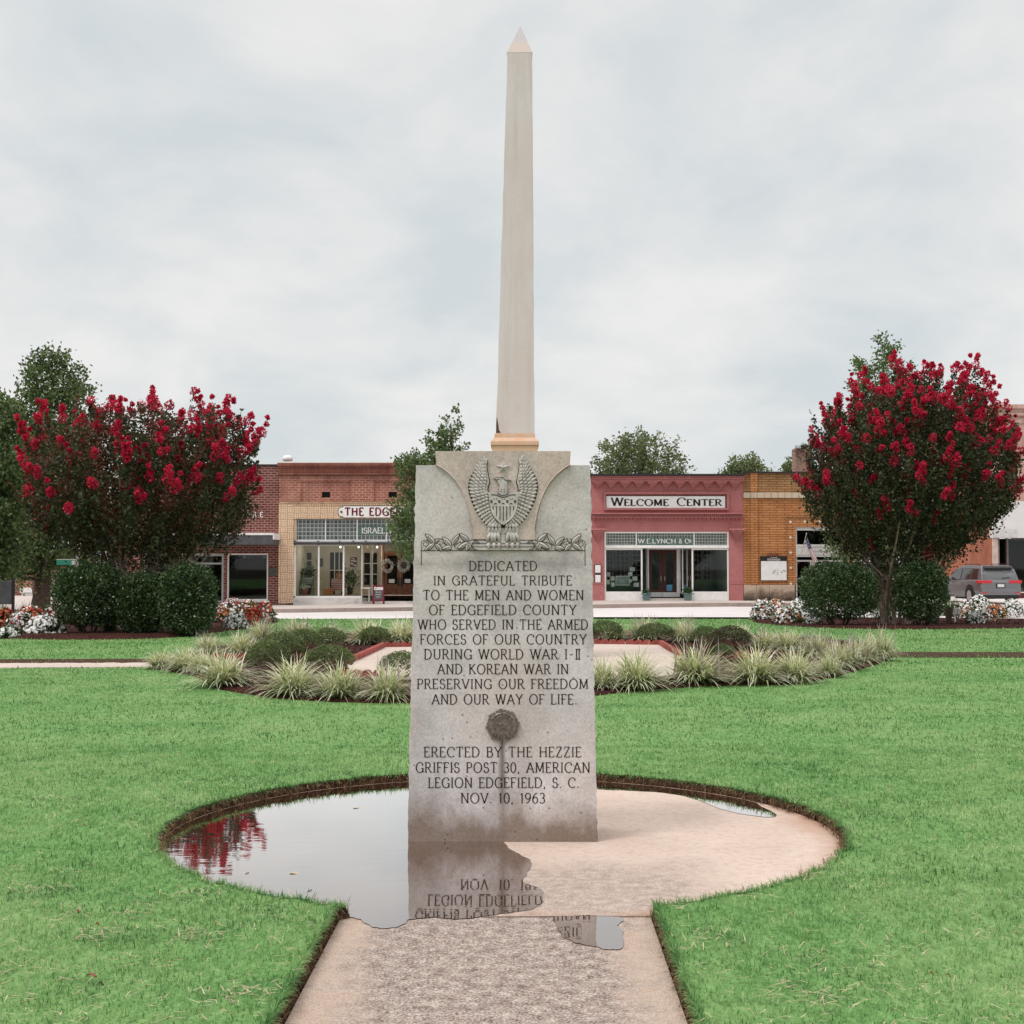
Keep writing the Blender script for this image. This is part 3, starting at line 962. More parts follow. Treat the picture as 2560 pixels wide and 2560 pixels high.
def stone_mat(name, light, dark, warm, stains=True):
    m, nt = new_mat(name)
    v = wpos(nt)
    s = node(nt, 'ShaderNodeSeparateXYZ', {0: v})
    f1 = noise_(nt, v, 3.4, 7.0, 0.62, 0.3)
    f2 = noise_(nt, v, 60.0, 4.0, 0.7)
    f3 = noise_(nt, v, 260.0, 2.0, 0.6)
    cc = mixc(nt, ramp(nt, f1, [(0.36, 0.0), (0.62, 1.0)]), dark, light)
    f4 = noise_(nt, scaled(nt, v, (2.2, 2.2, 1.3), loc=(3.1, 0, 1.7)), 1.0, 5.0, 0.6)
    cc = mixc(nt, ramp(nt, f4, [(0.48, 0.0), (0.70, 0.8)]), cc, warm)
    cc = mixc(nt, 0.45, cc, mixc(nt, 1.0, cc, ramp(nt, f2, [(0.32, 0.55), (0.55, 1.05), (0.7, 1.25)]), 'MULTIPLY'))
    cc = mixc(nt, 0.35, cc, mixc(nt, 1.0, cc, ramp(nt, f3, [(0.32, 0.4), (0.5, 1.0), (0.68, 1.4)]), 'MULTIPLY'))
    if stains:
        z = s.outputs[2]
        x = s.outputs[0]
        # soil splashed up the foot, with a ragged upper edge
        fn = noise_(nt, scaled(nt, v, (5, 5, 3.2)), 1.0, 6.0, 0.65)
        k = math_(nt, 'ADD', math_(nt, 'MULTIPLY', z, -2.9), math_(nt, 'ADD', 0.55, math_(nt, 'MULTIPLY', fn, 1.25)))
        cc = mixc(nt, ramp(nt, k, [(0.42, 0.0), (0.95, 0.85)]), cc, mixc(nt, f2, (0.110, 0.070, 0.045), (0.25, 0.175, 0.122)))
        # rust streak under the bronze medal
        xn = noise_(nt, scaled(nt, v, (8, 1, 2.5)), 1.0, 4.0, 0.6)
        xo = math_(nt, 'ABSOLUTE', math_(nt, 'ADD', x, math_(nt, 'ADD', 0.0495 + 0.02, math_(nt, 'MULTIPLY', xn, -0.04))))
        wd = math_(nt, 'ADD', 0.017, math_(nt, 'MULTIPLY', math_(nt, 'SUBTRACT', 0.58, z, clamp=True), 0.07))
        st = math_(nt, 'SUBTRACT', 1.0, math_(nt, 'DIVIDE', xo, wd), clamp=True)
        st = math_(nt, 'MULTIPLY', st, ramp(nt, z, [(0.02, 0.3), (0.34, 1.0), (0.545, 1.0), (0.56, 0.0)]))
        st = math_(nt, 'MULTIPLY', st, ramp(nt, fn, [(0.2, 0.7), (0.7, 1.0)]))
        cc = mixc(nt, ramp(nt, st, [(0.15, 0.0), (0.9, 0.80)]), cc, (0.10, 0.060, 0.042))
        # ragged dark band: shade below the carved ledge put into the colour
        k2 = math_(nt, 'ADD', math_(nt, 'MULTIPLY', math_(nt, 'ABSOLUTE', math_(nt, 'SUBTRACT', z, 1.49)), -5.5),
                   math_(nt, 'MULTIPLY', fn, 1.5))
        cc = mixc(nt, ramp(nt, k2, [(0.45, 0.0), (0.95, 0.55)]), cc, (0.17, 0.16, 0.145))
        # small black pits
        vo = node(nt, 'ShaderNodeTexVoronoi', {'Vector': v, 'Scale': 17.0}, feature='F1')
        pits = math_(nt, 'MULTIPLY', math_(nt, 'LESS_THAN', vo.outputs['Distance'], 0.10), ramp(nt, f1, [(0.45, 0.0), (0.55, 1.0)]))
        cc = mixc(nt, math_(nt, 'MULTIPLY', pits, 0.6), cc, (0.06, 0.05, 0.045))
    finish(nt, cc, 0.85, 0.25, bump=f2, bstr=0.3, bdist=0.004)
    return m


M['stone'] = stone_mat('marker_stone', (0.715, 0.672, 0.665), (0.475, 0.447, 0.440), (0.65, 0.56, 0.51))
M['stone_warm'] = stone_mat('marker_stone_warm', (0.66, 0.565, 0.51), (0.52, 0.44, 0.395), (0.60, 0.46, 0.375), False)
M['carved'] = plain('carved_stone', (0.53, 0.49, 0.465), 0.85, 0.25, 30.0, 0.2)
M['ink'] = plain('letter_groove', (0.040, 0.026, 0.020), 0.9, 0.4, 40.0, 0.1)
M['groove'] = plain('groove_dirt_shade', (0.07, 0.055, 0.045), 0.9, 0.45, 60.0, 0.1)  # dirt in carved lines, plus relief shade painted as dark strips
M['bronze'] = plain('bronze', (0.20, 0.165, 0.148), 0.5, 0.35, 50.0, 0.5, 0.45)
M['bronze_dark'] = plain('bronze_dark', (0.06, 0.046, 0.04), 0.6, 0.3, 50.0, 0.4, 0.3)


def W(px, py, d=0.0):
    """a point d metres proud of the marker's face"""
    p = PP(px, py, Y0)
    return (p.x, Y0 - d, p.z)


mono = thing('stone_marker', (W(1257, 2098)[0], Y0 + .19, 0), 'grey stone slab with engraved dedication, stepped top and carved eagle', 'monument')

# outline of the slab: rock-faced flanks wobble, arrises are straight
lp = [(1040 - (y - 1163) * 20 / 935.0, y) for y in np.linspace(1163, 2099, 70)]
rp_ = [(1475 + (y - 1163) * 18 / 935.0, y) for y in np.linspace(1163, 2099, 70)]
left = [(x + rng.normal() * 0.9, y) for x, y in lp]
right = [(x + rng.normal() * 0.9, y) for x, y in rp_]
ring = [(1090, 1130), (1425, 1130), (1425, 1163)] + right + left[::-1] + [(1090, 1163)]
front = [W(*p) for p in ring]
front = [(p[0], p[1], -.02 if q[1] > 2095 else p[2]) for p, q in zip(front, ring)]
n = len(ring)
mb = MB()
tr = geometry.tessellate_polygon([[Vector((p[0], p[2], 0)) for p in front]])
V = list(front)
depths = [0.035, 0.09, 0.15, 0.21, 0.28, 0.34, YB - Y0]
for dd in depths:
    for i, p in enumerate(front):
        px, py = ring[i]
        side = -1 if i >= 3 + 70 and i < 3 + 140 else (1 if 3 <= i < 3 + 70 else 0)
        o = (rng.uniform(-.001, .006) + .002 * math.sin(py * .031 + dd * 17)) * side if dd < 0.36 else 0
        V.append((p[0] + o, Y0 + dd, p[2] - (0.02 if py > 2095 else 0)))
Fc = [tuple(t) for t in tr] + [tuple(len(depths) * n + i for i in t[::-1]) for t in tr]
for r in range(len(depths)):
    for i in range(n):
        Fc.append((r * n + i, r * n + (i + 1) % n, (r + 1) * n + (i + 1) % n, (r + 1) * n + i))
mb.add(V, Fc)
mb.build('slab', M['stone'], mono)

# raised field between the two concave side panels
al = [(1091, 1163), (1106, 1171), (1124, 1185), (1140, 1203), (1153, 1224), (1164, 1249), (1172, 1277), (1178, 1310), (1182, 1347)]
ar = [(1424, 1163), (1409, 1172), (1391, 1187), (1375, 1206), (1362, 1228), (1351, 1254), (1343, 1282), (1338, 1312), (1335, 1347)]
fp = [(1090.5, 1130.5)] + al + ar[::-1] + [(1424.5, 1130.5)]
mb = MB()
mb.prism([(W(*p)[0], W(*p)[2]) for p in fp[::-1]], Y0 - .011, Y0 + .02)
mb.build('eagle_panel', M['stone_warm'], mono, bevel=.005, seg=3)
mb = MB()
putp = lambda u, v, d=0: W(u, v, d)
rg_ = plain('step_shade', (0.30, 0.185, 0.115), 0.9, 0.3, 40.0)  # brown of the step's shaded edge, painted on as strips
ribbon(mb, ar[:], lambda a, b: 4.0, putp, 0, .0015)
mb.build('panel_step_shade', rg_, mono)
mb = MB()
ribbon(mb, [(x + 2, y) for x, y in al[4:]], lambda a, b: 2.0, putp, 0, .0015)
mb.build('panel_step_shade', rg_, mono)

# ---- inscription
lines = [('DEDICATED', 1172.9, 1342.9, 1403, 1426.6), ('IN GRATEFUL TRIBUTE', 1084, 1430, 1439.5, 1463), ('TO THE MEN AND WOMEN', 1058, 1459, 1475.5, 1500),
         ('OF EDGEFIELD COUNTY', 1072.5, 1440.5, 1512.5, 1537), ('WHO SERVED IN THE ARMED', 1045, 1470, 1549, 1573.6),
         ('FORCES OF OUR COUNTRY', 1050.6, 1466, 1586, 1610.6), ('DURING WORLD WAR I-=', 1060.6, 1452, 1623, 1648), ('AND KOREAN WAR IN', 1094, 1421, 1660.3, 1685),
         ('PRESERVING OUR FREEDOM', 1043, 1470.5, 1697.5, 1722), ('AND OUR WAY OF LIFE.', 1080, 1442.5, 1735.7, 1760.6),
         ('ERECTED BY THE HEZZIE', 1060, 1453.4, 1867.4, 1892.5), ('GRIFFIS POST 30, AMERICAN', 1039.4, 1475, 1906, 1931.4),
         ('LEGION EDGEFIELD, S. C.', 1070.8, 1447.8, 1944, 1969.3), ('NOV. 10, 1963', 1152, 1362.4, 1982.5, 2008)]
mb = MB()
for s_, u0, u1, vt, vb in lines:
    text(mb, s_, u0, u1, vb, vt, lambda u, v, d=0: W(u, v, d), thick=.115, thin=.075, serif=.24, serw=.05, gap=.15)
ins = mb.build('inscription', M['ink'], mono)

# ---- relief carving
def dome(mb, cx, cy, L, wd, ang, h, base=0.011, n=6, k=4, tipsharp=True, mi=0):
    """a leaf- or feather-shaped swelling; sizes in photo pixels, h in metres, angle in degrees (image up = 90)"""
    ca, sa = math.cos(rad(ang)), math.sin(rad(ang))
    V = []
    for i in range(n + 1):
        t = i / n
        half = (math.sin(math.pi * min(t * 1.0, 1)) ** (0.7) if tipsharp is False else (math.sin(math.pi * t ** 0.75) ** .9)) * wd / 2
        if not tipsharp:
            half = math.sqrt(max(0, 1 - (2 * t - 1) ** 2)) * wd / 2
        for j in range(-k, k + 1):
            s_ = j / k
            u, v = t * L - (0 if tipsharp else L / 2), s_ * half
            zz_ = h * (1 - s_ * s_) * (0.45 + 0.55 * math.sin(math.pi * min(1, .15 + t * .85))) if half > 1e-6 else h * .3
            zz_ += h * 0.55 * (t if tipsharp else 0)
            V.append(W(cx + u * ca - v * sa, cy - u * sa - v * ca, base + max(0, zz_)))
    m_ = 2 * k + 1
    Fc = [(i * m_ + j, i * m_ + j + 1, (i + 1) * m_ + j + 1, (i + 1) * m_ + j) for i in range(n) for j in range(m_ - 1)]
    rim = [j for j in range(m_)]
    mb.add(V, Fc, mi)


E = lambda x, y: (1160 + .12937 * x, 1130 + .12937 * y)
out_c = [(425, 140), (330, 230), (245, 330), (175, 440), (125, 560), (110, 680), (130, 800), (165, 920), (215, 1040), (285, 1160), (360, 1270), (440, 1370), (520, 1430)]
in_c = [(425, 190), (425, 330), (440, 450), (460, 560), (440, 680), (440, 770), (490, 850), (500, 950), (515, 1080), (545, 1180), (590, 1270), (650, 1350), (700, 1400)]
tt = np.linspace(0, 1, len(out_c))
ox, oy = np.array(out_c).T
ix, iy = np.array(in_c).T
mw, mg = MB(), MB()
NF = 23
for side in (0, 1):
    mir = (lambda x: x) if side == 0 else (lambda x: 1512 - x)
    # ground plate of the wing
    plate = [E(mir(x), y) for x, y in out_c] + [E(mir(x), y) for x, y in in_c[::-1]]
    pl_ = [(W(*p)[0], W(*p)[2]) for p in plate]
    mw.prism(pl_ if side else pl_[::-1], Y0 - .017, Y0 - .009)
    for row in range(4):                                  # outer row first, inner rows overlap it
        for i in range(NF - (1 if row % 2 else 0)):
            t = (i + (.5 if row % 2 else 0) + .3) / NF
            xo, yo = np.interp(t, tt, ox), np.interp(t, tt, oy)
            xi, yi = np.interp(t, tt, ix), np.interp(t, tt, iy)
            f_ = [.66, .44, .23, .05][row]
            cx, cy = xi + (xo - xi) * f_, yi + (yo - yi) * f_
            ang = np.interp(t, [0, .25, .5, .75, 1], [118, 138, 172, 208, 240])
            Lg = [150, 118, 96, 80][row] * (0.75 + .3 * math.sin(math.pi * min(1, t + .12)))
            c = E(mir(cx), cy)
            a_ = ang if side == 0 else 180 - ang
            dome(mw, c[0], c[1], Lg * .12937, 62 * .12937, a_, .0065, .016 + row * .0028)
    # leading edge of the wing, a rounded cord
    cord = [E(mir(x), y) for x, y in [(438, 135), (418, 240), (428, 360), (452, 480), (470, 580), (440, 660), (428, 730), (446, 785), (500, 805)]]
    mw.tube([W(*p, .020) for p in chaikin([Vector((a, b, 0)) for a, b in cord], 0) and cord], .0062, 6)
    # dark strips that paint the carved-depth shade round the wing
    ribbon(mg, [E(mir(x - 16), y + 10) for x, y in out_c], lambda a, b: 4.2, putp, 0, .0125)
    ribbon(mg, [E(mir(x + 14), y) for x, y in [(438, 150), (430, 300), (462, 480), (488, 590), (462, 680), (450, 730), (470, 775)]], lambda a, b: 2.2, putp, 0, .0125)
    # thigh feathers, legs, toes, claws
    cxL = 590
    for r_, (yy, cnt, sp) in enumerate(((1380, 4, 70), (1450, 4, 76), (1500, 5, 62))):
        for q in range(cnt):
            x_ = cxL + (q - (cnt - 1) / 2) * sp
            c = E(mir(x_), yy)
            a_ = 270 - (q - (cnt - 1) / 2) * 10
            dome(mw, c[0], c[1], 95 * .12937, 66 * .12937, a_ if side == 0 else 180 - a_, .007, .024 - r_ * .004)
    for q, (xt, xb) in enumerate(((510, 450), (560, 535), (610, 595), (655, 685))):
        pts = [E(mir(xt), 1560), E(mir((xt + xb) / 2), 1640), E(mir(xb), 1730)]
        mw.tube([W(*p, .017) for p in pts], [.009, .010, .0085], 7)
        ribbon(mg, [E(mir(xb - 32), 1735), E(mir(xt - 28), 1600)], lambda a, b: 1.6, putp, 0, .0125)
    for xb in (475, 580, 680):
        c = E(mir(xb), 1790)
        dome(mw, c[0], c[1] + 1, 88 * .12937, 82 * .12937, 90, .013, .022, tipsharp=False)
        c = E(mir(xb), 1815)
        dome(mw, c[0], c[1], 50 * .12937, 36 * .12937, 270, .008, .026)
# tail between the legs
for q in range(5):
    c = E(757, 1470 + q * 50)
    dome(mw, c[0], c[1], 90 * .12937, 120 * .12937, 270, .005, .013 - q * .0006)
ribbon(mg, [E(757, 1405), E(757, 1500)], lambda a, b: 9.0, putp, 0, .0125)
# neck, head, crest
head = [(575, 500), (615, 487), (650, 488), (690, 500), (712, 484), (745, 466), (790, 472), (835, 512), (870, 540), (915, 548), (880, 568), (832, 560), (836, 640), (834, 690),
        (848, 740), (866, 785), (840, 820), (757, 845), (680, 820), (650, 785), (665, 740), (672, 690), (700, 660), (690, 640), (655, 585), (635, 545), (600, 527)]
hp = [E(*p) for p in head]
mh = MB()
mh.prism([(W(*p)[0], W(*p)[2]) for p in hp[::-1]], Y0 - .026, Y0 - .008)
dome(mh, *E(757, 690), 300 * .12937, 130 * .12937, 90, .008, .024, tipsharp=False)
for q in range(3):
    c = E(757, 700 + q * 40)
    for r_ in (-1, 0, 1):
        c2 = E(757 + r_ * 52, 690 + q * 42)
        dome(mh, c2[0], c2[1], 60 * .12937, 52 * .12937, 270, .004, .031)
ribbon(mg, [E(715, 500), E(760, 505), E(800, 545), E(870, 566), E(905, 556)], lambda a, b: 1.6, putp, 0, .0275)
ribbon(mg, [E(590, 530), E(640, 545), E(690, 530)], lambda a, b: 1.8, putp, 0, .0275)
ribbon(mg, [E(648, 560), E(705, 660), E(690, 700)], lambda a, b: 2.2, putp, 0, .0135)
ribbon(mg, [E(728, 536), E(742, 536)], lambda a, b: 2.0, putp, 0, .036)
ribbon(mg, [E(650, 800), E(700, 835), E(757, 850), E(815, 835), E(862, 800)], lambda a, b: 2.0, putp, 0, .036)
eag = mw.build('eagle', M['carved'], mono, smooth=True)
mh.build('eagle_head', M['carved'], eag, bevel=.003)
# shield
sh = [(485, 812), (1045, 812), (1047, 900), (1036, 1000), (1015, 1100), (985, 1190), (940, 1265), (890, 1320), (830, 1368), (765, 1396),
      (700, 1368), (640, 1320), (590, 1265), (545, 1190), (515, 1100), (495, 1000), (484, 900)]
ms = MB()
ms.prism([(W(*E(*p))[0], W(*E(*p))[2]) for p in sh[::-1]], Y0 - .034, Y0 - .008)
ms.build('shield', M['carved'], eag, bevel=.004)
md = MB()
ribbon(md, [E(528, 832), E(640, 838), E(690, 868), E(757, 882), E(830, 868), E(880, 838), E(1000, 832)], lambda a, b: 2.2, putp, 0, .0355)
for x_, yb_ in ((565, 1120), (630, 1235), (697, 1320), (760, 1335), (825, 1320), (890, 1240), (958, 1125)):
    ribbon(md, [E(x_, 1055), E(x_, yb_)], lambda a, b: 2.0, putp, 0, .0355)
    ribbon(md, [E(x_ - 16, 1060), E(x_ + 16, 1060)], lambda a, b: 1.2, putp, 0, .0355)
for x_ in (535, 683, 838, 985):
    ribbon(md, [E(x_ - 24, 950), E(x_ + 24, 950)], lambda a, b: 3.2, putp, 0, .0355)
    ribbon(md, [E(x_ - 20, 975), E(x_ + 20, 985)], lambda a, b: 2.4, putp, 0, .0355)
for x_ in (610, 760, 910):
    md.prism([(W(*E(x_ - 38, 1012))[0], W(*E(0, 1012))[2]), (W(*E(x_ + 38, 1012))[0], W(*E(0, 1012))[2]), (W(*E(x_, 985))[0], W(*E(0, 985))[2])], Y0 - .0355, Y0 - .03)
    ribbon(md, [E(x_ - 30, 900), E(x_ - 14, 925)], lambda a, b: 1.6, putp, 0, .0355)
    ribbon(md, [E(x_ + 30, 900), E(x_ + 14, 925)], lambda a, b: 1.6, putp, 0, .0355)
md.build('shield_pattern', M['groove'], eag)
mg.build('undercut_shade', M['groove'], eag)
# star above the eagle
ms = MB()
cx, cy = E(755, 305)
V = [W(cx, cy, .034)]
for q in range(10):
    r_ = (160 if q % 2 == 0 else 64) * .12937
    a_ = 90 + q * 36
    V.append(W(cx + r_ * math.cos(rad(a_)), cy - r_ * math.sin(rad(a_)) * .85 - 0, .010))
ms.add(V, [(0, 1 + q, 1 + (q + 1) % 10) for q in range(10)])
ms.build('star', M['carved'], mono)
# perch bar and laurel
C5 = lambda x, y: (1000 + .2588 * x, 1100 + .2588 * y)
mbar, mv, mvg = MB(), MB(), MB()
for (ya, yb_, r_) in ((978, 1000, .004), (1004, 1032, .007), (1036, 1066, .008)):
    a_, b_ = W(*C5(692, yb_)), W(*C5(1305, ya))
    mbar.box(a_[0], b_[0], Y0 - .012 - r_, Y0, a_[2], b_[2])
mbar.build('perch_bar', M['carved'], mono, bevel=.003)
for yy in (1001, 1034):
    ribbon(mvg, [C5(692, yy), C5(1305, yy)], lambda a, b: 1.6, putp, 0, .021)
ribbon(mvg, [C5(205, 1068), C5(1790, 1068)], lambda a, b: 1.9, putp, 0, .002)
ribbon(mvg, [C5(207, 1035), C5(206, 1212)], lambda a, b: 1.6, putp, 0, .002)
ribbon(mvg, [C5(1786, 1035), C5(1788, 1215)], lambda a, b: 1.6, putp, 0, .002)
for side in (0, 1):
    mv = MB()
    mir = (lambda x: x) if side == 0 else (lambda x: 1995 - x)
    for bx, by, tx, ty, wd in ((335, 997, 248, 908, 46), (330, 1000, 240, 1066, 40), (345, 1005, 405, 1070, 40), (492, 1022, 412, 938, 46), (500, 1015, 572, 908, 40),
                               (495, 1035, 405, 1050, 40), (662, 980, 578, 904, 46), (664, 990, 555, 1048, 42), (668, 1000, 640, 1068, 44), (430, 1062, 500, 1046, 26),
                               (345, 990, 372, 955, 26), (640, 1000, 694, 1052, 38)):
        dx, dy = tx - bx, ty - by
        L_ = math.hypot(dx, dy)
        a_ = math.degrees(math.atan2(-dy, dx))
        if side:
            a_ = 180 - a_
        c = C5(mir(bx), by)
        ca, sa = math.cos(rad(a_)), math.sin(rad(a_))
        dome(mv, c[0], c[1], L_ * .2588, wd * .2588, a_, .006, .002)
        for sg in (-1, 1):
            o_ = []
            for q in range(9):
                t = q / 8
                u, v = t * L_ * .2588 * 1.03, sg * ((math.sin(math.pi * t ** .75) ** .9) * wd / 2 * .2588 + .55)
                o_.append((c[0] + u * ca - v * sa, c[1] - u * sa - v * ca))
            ribbon(mvg, o_, lambda a, b: 1.9, putp, 0, .003)  # dark leaf outline: engraved line with its carved-depth shade painted in
        ribbon(mvg, [(c[0] + q * L_ * .2588 * ca, c[1] - q * L_ * .2588 * sa) for q in (.1, .4, .75)], lambda a, b: 1.1, putp, 0, .0105)
    for st in ([(262, 1000), (255, 985), (238, 982), (225, 1000), (230, 1022), (255, 1028), (275, 1008), (268, 975), (240, 965), (212, 980), (203, 1010), (215, 1040)],
               [(300, 985), (340, 958), (385, 952), (430, 972), (470, 1020), (500, 1050)], [(330, 1000), (380, 975), (430, 1000), (455, 1030)],
               [(530, 1052), (528, 1020), (560, 995), (610, 985), (660, 975)], [(545, 1052), (600, 1060), (650, 1030)],
               arc(735, 1022, 42, 46, 70, 330, 16), arc(735, 1022, 30, 36, 70, 330, 16), [(640, 985), (690, 965), (740, 972), (768, 1005)]):
        ribbon(mvg, [C5(mir(x), y) for x, y in st], lambda a, b: 1.6, putp, 0, .0225 if st[0][0] > 640 else .002)
    for bx, by in ((388, 992), (400, 1000), (376, 1000), (582, 975), (595, 982), (330, 1058), (690, 1010)):
        c = C5(mir(bx), by)
        dome(mv, c[0], c[1], 16 * .2588, 16 * .2588, 0, .006, .004, tipsharp=False)
    lau = mv.build('laurel', M['carved'], mono, smooth=True)
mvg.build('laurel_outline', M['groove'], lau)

# ---- bronze medal
cxm, cym = 1257.0, 1813.5
c0 = W(cxm, cym)
pxm = (W(cxm + 100, cym)[0] - c0[0]) / 100
mm, md = MB(), MB()
mm.lathe([(33.5 * pxm, 0), (34 * pxm, -.016), (31.5 * pxm, -.020), (24.5 * pxm, -.020), (24 * pxm, -.0215), (22.5 * pxm, -.0215), (21.5 * pxm, -.016), (.001, -.016)], (c0[0], Y0, c0[2]), 48, 'y')
med = mm.build('medal', M['bronze'], mono)
mr = MB()
for q in range(24):
    a_ = 2 * math.pi * q / 24 + .13
    r0, r1 = 33 * pxm, (39.5 if q % 3 else 42) * pxm
    da = .095 if q % 3 else .12
    P4 = [(c0[0] + r * math.cos(a_ + s_ * da), c0[2] + r * math.sin(a_ + s_ * da)) for r, s_ in ((r0, -1), (r0, 1), (r1, .75), (r1, -.75))]
    mr.prism(P4[::-1], Y0 - (.014 if q % 2 else .018), Y0 + .002)
mr.build('rays', M['bronze'], med, bevel=.0015)
# raised letters on the ring
ml = MB()


def ring_text(s_, a_c, span, rr, flip):
    adv = sum(GL_[c][0] + .15 for c in s_)
    x = 0
    for c in s_:
        wd = GL_[c][0]
        mid = (x + wd / 2) / adv - .5
        a_ = a_c - mid * span if not flip else a_c + mid * span
        for st in GL_[c][1]:
            pts = []
            for p in st:
                u, v = (p[0] - wd / 2) * 6.0, (p[1] - .5) * 5.4
                ang = rad(a_)
                if not flip:
                    r = rr + v
                    an = ang - u / rr
                else:
                    r = rr - v
                    an = ang + u / rr
                pts.append((cxm + r * math.cos(an), cym - r * math.sin(an)))
            ribbon(ml, pts, lambda a, b: 1.0, putp, 0, .0212)
        x += wd + .15


ring_text('AMERICAN', 90, 130, 28.0, False)
ring_text('LEGION', 270, 105, 28.0, True)
ml.build('medal_lettering', M['bronze_dark'], med)
ms = MB()
V = [(c0[0], Y0 - .0215, c0[2])]
for q in range(10):
    r_ = (17.5 if q % 2 == 0 else 7.2) * pxm
    a_ = 90 + q * 36
    V.append((c0[0] + r_ * math.cos(rad(a_)), Y0 - .0175, c0[2] + r_ * math.sin(rad(a_))))
ms.add(V, [(0, 1 + (q + 1) % 10, 1 + q) for q in range(10)])
ms.lathe([(6.5 * pxm, -.0195), (6 * pxm, -.0225), (4.6 * pxm, -.0225), (4.2 * pxm, -.0205), (.0005, -.0205)], (c0[0], Y0, c0[2]), 20, 'y')
for q in range(16):
    a_ = 200 + q * 140 / 15
    cq = (cxm + 19 * math.cos(rad(a_)), cym - 19 * math.sin(rad(a_)))
    dome(ms, cq[0], cq[1], 4.0, 2.4, a_ + 65 * (1 if q > 7 else -1), .002, .017)
ms.build('medal_star', M['bronze'], med)

# ================================================================ THE TALL OBELISK behind, in the middle of the planting bed
YO = 19.5
ob_x = PP(1287, 1700, YO).x
M['obelisk'] = None
m, nt = new_mat('obelisk_stone')
v = wpos(nt)
f1 = noise_(nt, scaled(nt, v, (1.6, 1.6, 0.8)), 1.0, 6.0, 0.6, 0.3)
f2 = noise_(nt, v, 38.0, 4.0, 0.7)
f3 = noise_(nt, scaled(nt, v, (11, 11, 0.5)), 1.0, 4.0, 0.6)
cc = mixc(nt, ramp(nt, f1, [(0.36, 0.0), (0.64, 1.0)]), (0.71, 0.61, 0.59), (0.74, 0.675, 0.68))
cc = mixc(nt, ramp(nt, f3, [(0.48, 0.0), (0.72, 0.5)]), cc, (0.60, 0.49, 0.45))
cc = mixc(nt, 0.2, cc, mixc(nt, 1.0, cc, ramp(nt, f2, [(0.3, 0.7), (0.7, 1.2)]), 'MULTIPLY'))
finish(nt, cc, 0.85, 0.25, bump=f2, bstr=0.15, bdist=0.006)
M['obelisk'] = m
m, nt = new_mat('obelisk_rust')
f1 = noise_(nt, scaled(nt, wpos(nt), (5, 5, 2)), 1.0, 6.0, 0.65, 0.3)
cc = mixc(nt, ramp(nt, f1, [(0.35, 0.0), (0.65, 1.0)]), (0.70, 0.40, 0.25), (0.72, 0.53, 0.41))
finish(nt, cc, 0.85, 0.25)
M['obelisk_rust'] = m
m, nt = new_mat('obelisk_tip')
v = wpos(nt)
s = node(nt, 'ShaderNodeSeparateXYZ', {0: v})
f1 = noise_(nt, scaled(nt, v, (7, 7, 4)), 1.0, 5.0, 0.65)
k = math_(nt, 'ADD', math_(nt, 'MULTIPLY', math_(nt, 'SUBTRACT', s.outputs[2], 9.2), 4.0), math_(nt, 'MULTIPLY', f1, 0.5))
cc = mixc(nt, ramp(nt, k, [(0.25, 0.0), (0.6, 1.0)]), (0.67, 0.56, 0.51), (0.59, 0.555, 0.565))
finish(nt, cc, 0.8, 0.25)
M['obelisk_tip'] = m
ob = thing('obelisk', (ob_x, YO, .09), 'tall slender beige obelisk on a moulded plinth behind the grey slab', 'monument')
Z = lambda py: PP(1290, py, YO).z
mb = MB()
mb.frustum((ob_x, YO), 1.0, 1.0, .06, 1.0, 1.0, .36)
mb.frustum((ob_x, YO), .78, .78, .36, .78, .78, .70)
mb.frustum((ob_x, YO), .60, .60, .70, .56, .56, .95)
mb.build('steps', M['obelisk'], ob, bevel=.015)
zc = Z(1128)
mb = MB()
mb.frustum((ob_x, YO), .44, .44, .95, .42, .42, zc - .26)
mb.build('pedestal', M['obelisk'], ob, bevel=.015)
px_ = 1 / F * YO
mb = MB()
for (wa, za, wb, zb) in ((.42, zc - .26, .33, zc - .18), (56 * px_, zc - .18, 56 * px_, Z(1118)), (59.5 * px_, Z(1118), 59.5 * px_, Z(1108)), (58 * px_, Z(1108), 51 * px_, Z(1098)),
                         (50.5 * px_, Z(1098), 49.5 * px_, Z(1088))):
    mb.frustum((ob_x, YO), wa, wa, za, wb, wb, zb)
mb.build('plinth', M['obelisk_rust'], ob, bevel=.006)
lean = (1299.5 - 1288) * px_
za, zb, zt = Z(1088), Z(143), Z(64)
mb = MB()
NS = 24
V, Fc = [], []
for i in range(NS + 1):
    t = i / NS
    hw = (48.5 + (31.5 - 48.5) * t) * px_
    x_ = ob_x + (1288 - 1287) * px_ + lean * t
    z_ = za + (zb - za) * t
    for (a_, b_) in ((-1, -1), (1, -1), (1, 1), (-1, 1)):
        ch = .012 if i == 0 and a_ < 0 else (0.004 * abs(rng.normal()))
        V.append((x_ + a_ * (hw - ch), YO + b_ * hw, z_))
for i in range(NS):
    for k in range(4):
        Fc.append((i * 4 + k, i * 4 + (k + 1) % 4, i * 4 + 4 + (k + 1) % 4, i * 4 + 4 + k))
Fc += [(3, 2, 1, 0), tuple(NS * 4 + k for k in range(4))]
mb.add(V, Fc)
mb.build('shaft', M['obelisk'], ob, bevel=.004)
mb = MB()
xt = ob_x + px_ + lean
hw = 31.8 * px_
mb.add([(xt - hw, YO - hw, zb), (xt + hw, YO - hw, zb), (xt + hw, YO + hw, zb), (xt - hw, YO + hw, zb), (xt + .01, YO, zt)],
       [(0, 1, 4), (1, 2, 4), (2, 3, 4), (3, 0, 4), (3, 2, 1, 0)])
mb.build('pyramid_tip', M['obelisk_tip'], ob)
